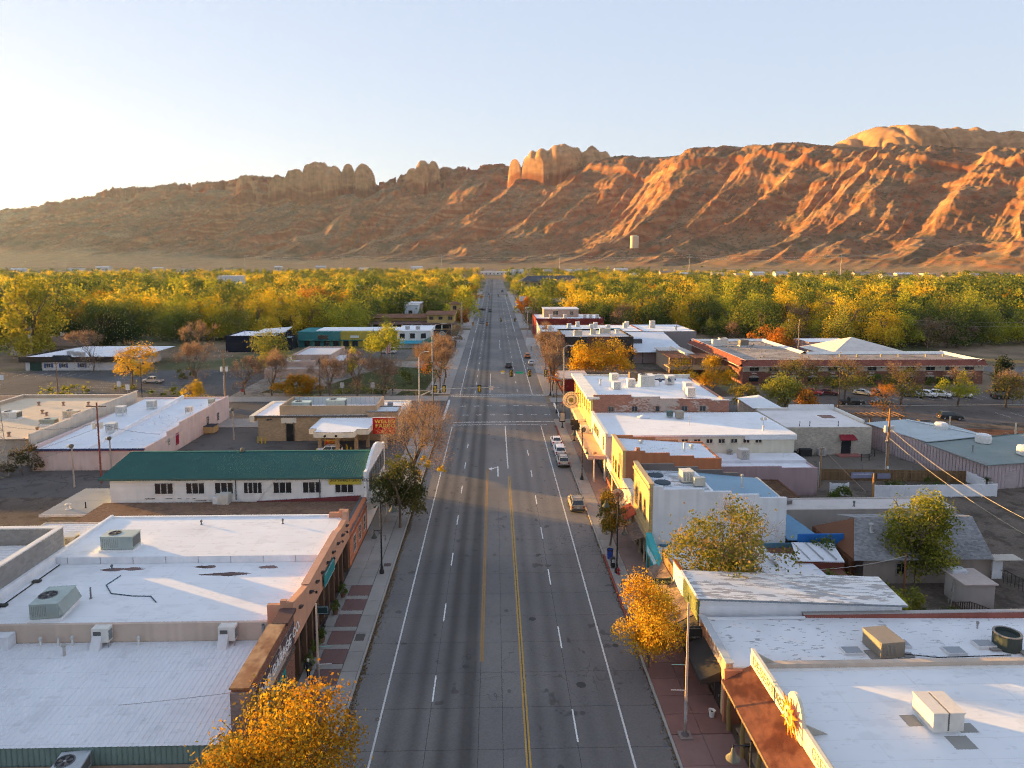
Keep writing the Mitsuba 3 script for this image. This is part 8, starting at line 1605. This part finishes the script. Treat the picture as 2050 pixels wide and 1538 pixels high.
person('person in dark clothes with pale hair walking past the arcade', -15.35, 54.6, .1, (.55, .5, .44), (.03, .03, .035), (.025, .025, .03)); person('pedestrian in a red top and dark trousers on the right corner', 15.6, 157.0, math.pi, (.05, .03, .02), (.45, .03, .04), (.05, .02, .025)); person('person in dark clothes standing by the plaza kerb', -25.6, 174.4, 2.0, (.03, .02, .02), (.03, .03, .04), (.02, .02, .025), stride=.05)

# ------------------------------------------------------------------ lamps, signals, poles, signs, wires
street_lamp('bell shade street lamp on the left pavement by the dark tree', -12.4, 73.9, 8.1, 1); street_lamp('bell shade street lamp at the left corner of the crossing', -12.2, 138, 8.6, 1); street_lamp('bell shade street lamp at the lower edge before the gift shop', 14.9, 37.6, 6.5, -1, low=False, arm=1.05, bell=(.13, .125, .10)); street_lamp('bell shade street lamp beside the amber and green tree', 13.4, 73.4, 8.6, -1); street_lamp('bell shade street lamp opposite the white parked cars', 13.6, 105.7, 8.2, -1); street_lamp('bell shade street lamp on the right corner by the round sign', 13.8, 152, 7.5, 1); street_lamp('bell shade street lamp at the near left behind the amber tree', -13.2, 44.5, 5.6, -1, low=False, arm=1.2); street_lamp('bell shade street lamp on the right by the bare street trees', 14.0, 172, 6.5, -1)
for x, y, h, l, hi in ((-13.95, 52.4, 7.7, 'tall pale banner pole on the left pavement', .4), (13.75, 47.0, 10.2, 'tall pale banner pole with a stickered foot on the right pavement', .45)):
    t = thing('banner_pole', l, 'pole'); at('pole', lambda: TUBE([[0, 0, 2.8], [0, 0, h]], [.11, .07], 8, (.5, .38, .30)), PAINT, t, x, y, .1, smooth=True); obj('foot', TUBE([[x, y, .12], [x, y, 2.9]], [.125, .115], 8, (.40, .40, .41)), 'm_corr', t, smooth=True); obj('base_plate', BOX(x - .45, x + .45, y - .45, y + .45, .1, .26, (.22, .18, .16)).lathe((x, y, .26), [(.3, 0), (.18, .18), (.12, .3)], 10, (.12, .1, .1)), PAINT, t)
    s = 1 if x < 0 else -1
    for z in (h * .36, h * .55): obj('banner_arm', TUBE([[x, y, z], [x + s * 1.1, y, z + .05]], .025, 5, (.6, .58, .55) if z < h * .5 else (.2, .4, .36)), PAINT, t)
scene['m_green'] = {'type': 'diffuse', 'reflectance': {'type': 'rgb', 'value': [.05, .3, .2]}}
def signal(parent, x, y, z, lit=None, face='s', col=(.5, .33, .03)):
    s = -1 if face == 's' else 1; k = obj('signal_head', BOX(x - .2, x + .2, y - .16, y + .16, z - .58, z + .58, col), PAINT, parent); obj('backplate', BOX(x - .36, x + .36, y + .165 * -s, y + .185 * -s, z - .78, z + .78, (.02, .02, .02)) if face == 's' else BOX(x - .36, x + .36, y + .03, y + .05, z - .78, z + .78, (.02, .02, .02)), PAINT, k)
    for i, c in enumerate(((.12, .01, .01), (.14, .08, .01), (.01, .12, .05))):
        zz = z + .38 - .38 * i; q = 'lens'
        kk = key_for(q, k); m = LATHE((x, y + s * .17, zz), [(.001, .02), (.14, .01), (.15, 0)], 10, c, axis=(0, s, 0)); d = ply_of(m, 'm_gloss')
        if lit == i: d = {**d, 'emitter': {'type': 'area', 'radiance': {'type': 'rgb', 'value': [.12, 1.6, .9]}}}
        scene[kk] = d; obj('visor', LATHE((x, y + s * .17, zz), [(.16, 0), (.165, .22)], 10, (.03, .03, .03), axis=(0, s, 0)), PAINT, k)
STEEL = (.42, .40, .37)
t = thing('signal_mast', 'steel signal mast with long arm and tall street light on the left corner', 'traffic light'); obj('pole', TUBE([[-15.5, 143, 0], [-15.5, 143, 14.2]], [.2, .1], 10, STEEL), PAINT, t, smooth=True); obj('light_arm', TUBE([[-15.5, 143, 13.9], [-15.2, 143, 14.9], [-14.2, 143, 15.3]], .06, 6, STEEL).box(-14.3, -13.5, 142.85, 143.15, 15.22, 15.36, (.6, .6, .58)), PAINT, t)
obj('mast_arm', TUBE([[-15.5, 143, 6.0], [-13.5, 143, 6.9], [-11, 143, 7.5], [1.2, 143, 7.75]], [.13, .12, .1, .06], 8, STEEL), PAINT, t)
for x in (-12.2, -10.4, -3.1): signal(t, x, 143, 7.5, None, 'n')
obj('box_sign', BOX(-1.1, -.2, 142.95, 143.02, 7.2, 8.0, (.55, .45, .38)), PAINT, t)
t = thing('signal_mast', 'signal mast with green lights, street name sign and tall light on the right corner', 'traffic light'); obj('pole', TUBE([[14.8, 147, 0], [14.8, 147, 15.6]], [.2, .1], 10, (.34, .31, .28)), PAINT, t, smooth=True); obj('light_arm', TUBE([[14.8, 147, 15.4], [15.4, 147, 15.9], [16.2, 147, 15.9]], .06, 6, STEEL).box(16, 16.9, 146.85, 147.15, 15.8, 15.95, (.6, .6, .58)), PAINT, t)
obj('mast_arm', TUBE([[14.8, 147, 8.3], [12.5, 147, 9.3], [10, 147, 9.9], [1.4, 147, 10.3]], [.13, .12, .1, .06], 8, (.25, .22, .2)), PAINT, t)
for x in (3.6, 7.5, 11.0): signal(t, x, 147, 10.0, 2, 's')
obj('street_name_sign', BOX(4.6, 6.1, 146.9, 146.95, 9.95, 10.4, (.01, .30, .20)), PAINT, t); obj('lane_sign', BOX(1.4, 2.2, 146.9, 146.95, 9.9, 10.6, (.5, .48, .42)).box(1.4, 2.2, 146.88, 146.899, 10.3, 10.6, (.6, .4, .05)), PAINT, t)
t = thing('signal_post', 'far left corner post with side facing yellow signal heads and tall light', 'traffic light'); obj('pole', TUBE([[-15.3, 171.5, 0], [-15.3, 171.5, 17.0]], [.17, .09], 8, STEEL), PAINT, t); obj('light_arm', TUBE([[-15.3, 171.5, 16.6], [-14.6, 171.5, 18], [-12.6, 171.5, 18.4]], .06, 6, STEEL).box(-12.7, -11.6, 171.35, 171.65, 18.3, 18.45, (.5, .5, .48)), PAINT, t); signal(t, -16.2, 171.3, 7.2, 0 if False else None, 's', (.56, .36, .04)); signal(t, -15.6, 170.9, 8.1, None, 's', (.56, .36, .04)); obj('pedestrian_button', BOX(-15.5, -15.1, 171.25, 171.4, 3.1, 3.9, (.6, .6, .58)), PAINT, t)
for i, y in enumerate((304, 498)):
    t = thing('signal_mast', ('signal mast with three lights at the second crossing up the street', 'signal mast with lights at the third crossing up the street')[i], 'traffic light'); obj('pole', TUBE([[14.5, y, 0], [14.5, y, 11]], .15, 6, STEEL), PAINT, t); obj('mast_arm', TUBE([[14.5, y, 6.5], [1, y, 7.4]], .08, 6, STEEL), PAINT, t); [signal(t, x, y, 7.2, 2, 's') for x in (3, 9)]
    t = thing('signal_mast', ('left signal mast at the second crossing up the street', 'left signal mast at the third crossing up the street')[i], 'traffic light'); obj('pole', TUBE([[-13.5, y - 12, 0], [-13.5, y - 12, 11 if i else 16]], .15, 6, STEEL), PAINT, t); obj('mast_arm', TUBE([[-13.5, y - 12, 6], [-2, y - 12, 6.9]], .08, 6, STEEL), PAINT, t); [signal(t, x, y - 12, 6.7, None, 'n', (.55, .2, .03)) for x in (-9, -3)]
utility_pole('tall brown utility pole with transformer cans by the plank fence', 60.9, 104.3, 11.4, ((.55, 1.2),), 2, (.33, .16, .06), pipe=True, boxes=2, r=.18); utility_pole('short brown pole stub behind the low shed', 51.2, 90.6, 5.6, (), 0, (.36, .18, .06)); utility_pole('pale service pole beside the mauve wall', 49.2, 101.6, 6.3, ((.95, .8),), 0, (.30, .19, .10), pipe=True); utility_pole('short reddish pole among the shrubs by the house', 42.6, 68.6, 4.1, (), 0, (.24, .10, .05), r=.11)
utility_pole('dark red utility pole with crossarm and two cans by the pink building', -60.6, 106.4, 12.6, ((.955, 3.0),), 2, (.20, .07, .055)); utility_pole('tall brown utility pole with cans behind the pink wall', -58.3, 150.8, 14.8, ((.97, 2.2), (.9, 4.2)), 2, (.30, .17, .07), pipe=True); utility_pole('brown pole with a hooked light in the car park', -107.5, 172.6, 9.0, ((.96, 1.2),), 0, (.2, .12, .08)); utility_pole('pale pole pair top left behind the diner', -152, 232, 12, ((.93, 2.4),), 1, (.38, .30, .22)); utility_pole('utility pole with a white can behind the hotel wing', 131, 262, 13.5, ((.95, 3),), 1, (.2, .14, .09)); utility_pole('pole with a light behind the hotel roof', 104.5, 236, 13.5, (), 0, (.36, .28, .18)); utility_pole('pole with a can at the back left of the hotel', 118, 275, 13, (), 1, (.2, .15, .1)); utility_pole('pole with a can behind the white sloping roof', 69, 262, 10.5, ((.8, 2),), 1, (.2, .14, .1)); utility_pole('brown pole far up the left side of the street', -14.8, 310, 12.5, ((.94, 2),), 0, (.34, .25, .15)); utility_pole('tall pole on the right side of the far street', 24, 470, 16, ((.94, 2),), 0, (.3, .24, .18))
for x, y, h, l in ((-63.6, 104.5, 6.3, 'grey floodlight pole in front of the pink building'), (-49.6, 131.6, 5.9, 'pale floodlight pole in the bank car park'), (-62.3, 113.6 - 1.2, 5.4, 'pale floodlight post at the corner of the pink wall')):
    t = thing('floodlight_pole', l, 'lamp post'); obj('pole', TUBE([[x, y, 0], [x, y, h]], [.13, .1], 8, (.36, .31, .27)), PAINT, t, smooth=True); obj('lamp_head', LATHE((x, y - .1, h), [(.02, -.3), (.22, -.2), (.36, .1), (.3, .3), (.001, .42)], 10, (.10, .10, .095)), PAINT, t, smooth=True); obj('floodlight', BOX(x - .65, x - .3, y - .15, y + .15, h - .15, h + .15, (.55, .52, .46)), PAINT, t)
t = thing('radio_tower', 'thin steel lattice mast at the left edge', 'tower'); H_ = 21.5; bx, by = -78.3, 109.6
leg = [[np.array([bx + 1.25 * (1 - z / 30) * math.cos(a), by + 1.25 * (1 - z / 30) * math.sin(a), z]) for z in np.arange(0, H_ + .1, 1.5)] for a in (.5, 2.6, 4.7)]
for L_ in leg: obj('leg', TUBE(L_, .055, 5, (.33, .32, .30)), PAINT, t)
for i in range(len(leg[0]) - 1):
    m = M()
    for a in range(3): b = (a + 1) % 3; m.tube([leg[a][i], leg[b][i + 1]], .028, 4, (.33, .32, .3)); m.tube([leg[b][i], leg[a][i + 1]], .028, 4, (.33, .32, .3)); m.tube([leg[a][i], leg[b][i]], .028, 4, (.33, .32, .3))
    obj('brace', m, PAINT, t)
P1, P2 = (60.9, 104.2, 8.4), (60.9, 104.2, 6.9)
CB = (.50, .42, .30)
cable('power_cable', 'upper pale power cable running down over the white fence', P1, (59.81, 72.0, 5.26), 1.0, .028, CB, group=None); cable('power_cable', 'lower pale power cable running down over the white fence', P2, (59.97, 72.0, 3.34), .8, .028, CB); cable('power_cable', 'striped service wire from the pale pole to the gravel', (49.3, 101.5, 6.1), (54.6, 98.5, .3), .1, .03, (.45, .3, .25)); cable('power_cable', 'white service wire sagging to the reddish pole', (28, 66.5, 3.6), (42.6, 68.5, 3.9), .6, .025, (.5, .48, .45)); cable('power_cable', 'thin wire from the red pole down to the pink roof', (-60.6, 106.4, 9.3), (-57.4, 119, 4.4), .3, .025); cable('power_cable', 'wire from the red pole across the yard to the left', (-60.6, 106.4, 8.7), (-88, 84, 4.0), 1.5, .022, (.2, .19, .18)); cable('power_cable', 'second wire across the yard to the left', (-63.6, 104.5, 6.0), (-90, 86, 3.0), 1.2, .022, (.2, .19, .18)); cable('power_cable', 'thin wire over the garage roof to the parapet', (-17.4, 45, 5.4), (-26, 46, 3.9), .05, .018, (.2, .2, .2)); cable('power_cable', 'wire from the tower over the pink roof', (-78.3, 109.6, 8.5), (-60.6, 106.4, 9.4), .9, .02)
for k_ in range(2): cable('power_cable', ('upper wire strung behind the hotel to the right', 'lower wire strung behind the hotel to the right')[k_], (131, 262, 12.8 - 1.5 * k_), (215, 250, 11 - 1.5 * k_), 1.5, .05, (.25, .22, .18))
for i, (x, y) in enumerate(((-520, 1480), (-300, 1400), (-100, 1340), (120, 1280), (330, 1180), (540, 1080))):
    t = thing('transmission_tower', 'pale transmission pole at the foot of the cliffs', 'pylon', 'transmission poles at the foot of the cliffs'); obj('mast', TUBE([[x, y, 0], [x, y, 38]], [.5, .3], 5, (.4, .36, .32)), PAINT, t); obj('crossarm', BOX(x - 5, x + 5, y - .3, y + .3, 34, 34.8, (.4, .36, .32)), PAINT, t)
    if i:
        for dz in (34, 38): cable('transmission_line', 'pale transmission wires crossing before the cliffs', px_ + (dz,), (x, y, dz), 5, .16, (.55, .47, .4), cat='cable', group='transmission wires before the cliffs')
    px_ = (x, y)
t = thing('hydrant', 'red fire hydrant on the right pavement', 'fire hydrant'); obj('barrel', LATHE((13.5, 73.0, .15), [(.17, 0), (.17, .06), (.11, .1), (.11, .52), (.15, .54), (.14, .62), (.08, .72), (.03, .78), (.001, .8)], 12, (.30, .03, .035)), PAINT, t, smooth=False); obj('nozzle', TUBE([[13.28, 73, .58], [13.72, 73, .58]], .06, 8, (.30, .03, .035)), PAINT, t); obj('nozzle', TUBE([[13.5, 72.76, .5], [13.5, 73, .5]], .07, 8, (.28, .03, .035)), PAINT, t)
t = thing('litter_bin', 'blue litter bin with a bag by the lamp post', 'litter bin'); obj('bin', LATHE((13.25, 77.0, .15), [(.3, 0), (.36, 1.1), (.3, 1.1), (.29, 1.0), (.001, 1.0)], 12, (.02, .05, .25)), PAINT, t); obj('bag', LATHE((13.25, 77.0, 1.24), [(.37, -.1), (.36, .06), (.3, .02)], 12, (.03, .03, .03)), PAINT, t)
t = thing('news_box', 'black newspaper boxes at the foot of the lamp post', 'newspaper box'); obj('box', BOX(12.95, 13.4, 74.4, 74.9, .3, 1.3, (.03, .03, .03)), PAINT, t); obj('window', BOX(13.02, 13.33, 74.38, 74.399, .8, 1.2, (.4, .4, .38)), PAINT, t); obj('legs', BOX(13.0, 13.1, 74.5, 74.8, .15, .3, DARK).box(13.25, 13.35, 74.5, 74.8, .15, .3, DARK), PAINT, t)
t = thing('sandwich_board', 'black framed standing board with orange heading on the right pavement', 'sign'); obj('frame', BOX(13.1, 13.14, 69, 69.06, .15, 1.25, BLACK).box(13.95, 13.99, 69, 69.06, .15, 1.25, BLACK).box(13.1, 13.99, 69, 69.06, 1.21, 1.25, BLACK), PAINT, t); obj('heading', BOX(13.15, 13.94, 69.01, 69.05, 1.0, 1.2, (.4, .22, .04)), PAINT, t)
for i in range(6): obj('bar', BOX(13.2 + .12 * i, 13.22 + .12 * i, 69.02, 69.04, .2, 1.0, BLACK), PAINT, t)
t = thing('notice_board', 'black framed notice stand at the right corner kerb', 'sign'); obj('post', LATHE((13.8, 139.2, .15), [(.35, 0), (.12, .2), (.08, 1.2)], 10, IRON), PAINT, t); obj('frame', BOX(13.2, 14.4, 139.1, 139.3, 1.3, 3.4, IRON), PAINT, t); obj('sheet', BOX(13.35, 14.25, 139.05, 139.099, 1.5, 3.2, (.42, .42, .4)), PAINT, t)
t = thing('hanging_sign', 'two stacked dark shop boards on a post by the cream canopy', 'sign'); obj('board', BOX(14.3, 15.7, 128.5, 128.6, 3.2, 4.2, (.05, .045, .04)).box(14.5, 15.5, 128.5, 128.6, 2.3, 3.0, (.03, .03, .03)), PAINT, t); obj('post', LATHE((15.0, 128.8, .14), [(.3, 0), (.1, .3), (.07, 4.3)], 8, IRON), PAINT, t)
t = thing('pedestrian_sign', 'red and yellow no entry style sign on the right signal pole', 'sign'); obj('panel', BOX(15.0, 15.9, 146.7, 146.75, 4.1, 5.3, (.45, .06, .04)).box(15.1, 15.8, 146.68, 146.699, 4.15, 4.5, (.6, .5, .15)), PAINT, t); obj('bracket', BOX(14.8, 15.0, 146.7, 146.8, 4.6, 4.7, STEEL), PAINT, t)
for i, (x, y, l) in enumerate(((-133, 190, 'white parking sign at the left of the car park'), (-96, 179, 'white square sign by the car park bed'), (-91.5, 174.5, 'small sign at the car park kerb'), (-38.6, 176, 'white blue sign behind the bank, left one'), (-30.9, 176, 'white sign behind the bank, right one'), (-45, 112.5, 'small sign in the bank car park'))):
    t = thing('parking_sign', l, 'sign'); obj('post', TUBE([[x, y, 0], [x, y, 2.6]], .05, 6, GREY), PAINT, t); obj('plate', BOX(x - .5, x + .5, y - .06, y - .03, 1.6, 3.0, (.62, .64, .66)), PAINT, t)
t = thing('stop_sign', 'red stop sign back at the plaza path', 'sign'); obj('post', TUBE([[-61, 168.5, 0], [-61, 168.5, 2.4]], .05, 6, GREY), PAINT, t); obj('plate', LATHE((-61, 168.4, 2.5), [(.001, .0), (.42, 0), (.42, .03), (.001, .03)], 8, (.3, .05, .04), axis=(0, -1, 0)), PAINT, t)
t = thing('flag', 'faded red flag hanging on a tall pole by the lawn', 'flag'); obj('pole', TUBE([[-29.2, 196, 0], [-29.2, 196, 11]], [.09, .05], 6, (.3, .3, .3)), PAINT, t); m = M(); [m.quad([-29.2 - .25 * i, 196 + .1 * (i % 2), 10.8 - .35 * i], [-29.2 - .25 * i, 196 + .1 * (i % 2), 8.2 - .2 * i], [-29.45 - .25 * i, 196 + .1 * ((i + 1) % 2), 8.0 - .2 * i], [-29.45 - .25 * i, 196 + .1 * ((i + 1) % 2), 10.45 - .35 * i], (.4, .12, .1) if i % 2 else (.5, .4, .36)) for i in range(5)]; obj('cloth', m, PAINT, t)
t = thing('park_lamp', 'black twin lamp post behind the bank', 'lamp post'); obj('post', TUBE([[-43.6, 173.5, 0], [-43.6, 173.5, 9.4]], [.12, .07], 8, IRON), PAINT, t); obj('lantern', LATHE((-43.6, 173.5, 8.4), [(.1, 0), (.3, .3), (.24, .8), (.001, 1.0)], 8, IRON), PAINT, t)
t = thing('park_lamp', 'black lamp post in the west car park', 'lamp post'); obj('post', TUBE([[-87, 172.4, 0], [-87, 172.4, 9]], [.1, .06], 8, IRON), PAINT, t); obj('lamp_shade', LATHE((-86.4, 172.4, 8.4), [(.4, 0), (.1, .4), (.001, .5)], 10, IRON).lathe((-87.7, 172.4, 7.4), [(.4, 0), (.1, .4), (.001, .5)], 10, IRON), PAINT, t)
for x, l in ((134, 'black parking lot lamp at the right of the hotel lot'), (119.4, 'dark thin lamp post in the hotel lot'), (78.5, 'dark lamp post left of the pergola')): t = thing('park_lamp', l, 'lamp post'); y = 160 if x > 130 else 142 if x > 100 else 155; obj('post', TUBE([[x, y, 0], [x, y, 9.5]], [.12, .07], 8, (.06, .045, .04)), PAINT, t); obj('lamp_head', BOX(x - .1, x + .7, y - .1, y + .1, 9.4, 9.6, (.1, .09, .08)), PAINT, t)
t = thing('pergola', 'small timber pergola over a seating patio by the planting bed', 'pergola')
PG = (.30, .16, .06)
for x in (70.5, 73.0, 76.4, 79): obj('post', BOX(x, x + .25, 131 + (x > 72) * .6, 131.25 + (x > 72) * .6, 0, 4.0, PG), PAINT, t)
for i in range(9): obj('slat', BOX(70 + i * 1.1, 70.3 + i * 1.1, 130, 134, 4.0, 4.18, (.16, .09, .05)), PAINT, t)
obj('beam', BOX(69.8, 80, 130.8, 131.05, 3.8, 4.0, PG), PAINT, t); obj('beam', BOX(69.8, 80, 133.5, 133.75, 3.8, 4.0, PG), PAINT, t)
for i, (x, y) in enumerate(((71.6, 129.2), (74.3, 128.7), (78, 129.5), (81.5, 130.5))): t = thing('patio_table', 'small patio table under and beside the timber pergola', 'table', 'patio tables by the pergola'); obj('top', LATHE((x, y, .72), [(.001, 0), (.5, 0), (.5, .05), (.001, .05)], 10, (.4, .36, .32)), PAINT, t); obj('leg', TUBE([[x, y, 0], [x, y, .72]], .06, 6, IRON), PAINT, t)
t = thing('info_kiosk', 'pale information kiosk panel beside the pergola', 'kiosk'); obj('panel', BOX(82.6, 83.9, 131, 131.3, .6, 3.0, (.55, .5, .4)), PAINT, t); obj('roof', BOX(82.3, 84.2, 130.6, 131.7, 3.0, 3.2, (.1, .08, .07)), PAINT, t)
for x, y, l in ((101.8, 131.4, 'white marker post at the right of the planting bed'), (92.4, 137, 'pale leaning post in the planting bed'), (107, 131, 'brown staked sapling on the verge')): t = thing('marker_post', l, 'post'); obj('post', BOX(x, x + .25, y, y + .2, 0, 2.3, (.6, .55, .42)), PAINT, t); obj('cap', BOX(x - .04, x + .29, y - .04, y + .24, 2.3, 2.38, (.5, .45, .35)), PAINT, t)
rg = random.Random(3)
for i in range(12): x, y = 80 + 27 * i / 12 + rg.uniform(-1, 1), 130.5 + rg.uniform(-2.5, 2.5); q = trimesh.creation.icosphere(subdivisions=1, radius=rg.uniform(.3, .7)); v = np.array(q.vertices) * [1, .8, .6] * (1 + .25 * np.random.default_rng(i).normal(size=(len(q.vertices), 1)) * .5); obj('boulder', M().add(v + [x, y, .15], q.faces, (.34, .17, .1)), 'm_dirt', label='red brown boulder in the planting bed', cat='boulder', group='boulders in the planting bed')
for i, (x, y) in enumerate(((17.2, 420), (18.5, 372), (13.6, 255))): t = thing('roadside_sign', ('tall white and red shop sign far up on the right', 'lattice sign frame on the right by the dark red building', 'white van sized sign board at the right kerb by the bare trees')[i], 'sign'); obj('post', BOX(x - .2, x + .2, y, y + .3, 0, 9 - 3 * i, (.3, .28, .26)), PAINT, t); obj('panel', BOX(x - 2, x + 2, y - .2, y, 8 - 3 * i, 11 - 3 * i, (.62, .6, .6)), PAINT, t)
t = thing('water_tank', 'pale round water tank on the foothills below the cliffs', 'water tank')
TX, TY, TZ = (324.17, 1620.0, 70.27)
obj('wall', LATHE((TX, TY, TZ - 16), [(10, 0), (10, 28)], 24, (.58, .46, .34)), PAINT, t, smooth=True); obj('roof', LATHE((TX, TY, TZ + 12), [(10.3, 0), (6, 1.2), (.01, 1.8)], 24, (.62, .52, .4)), PAINT, t)
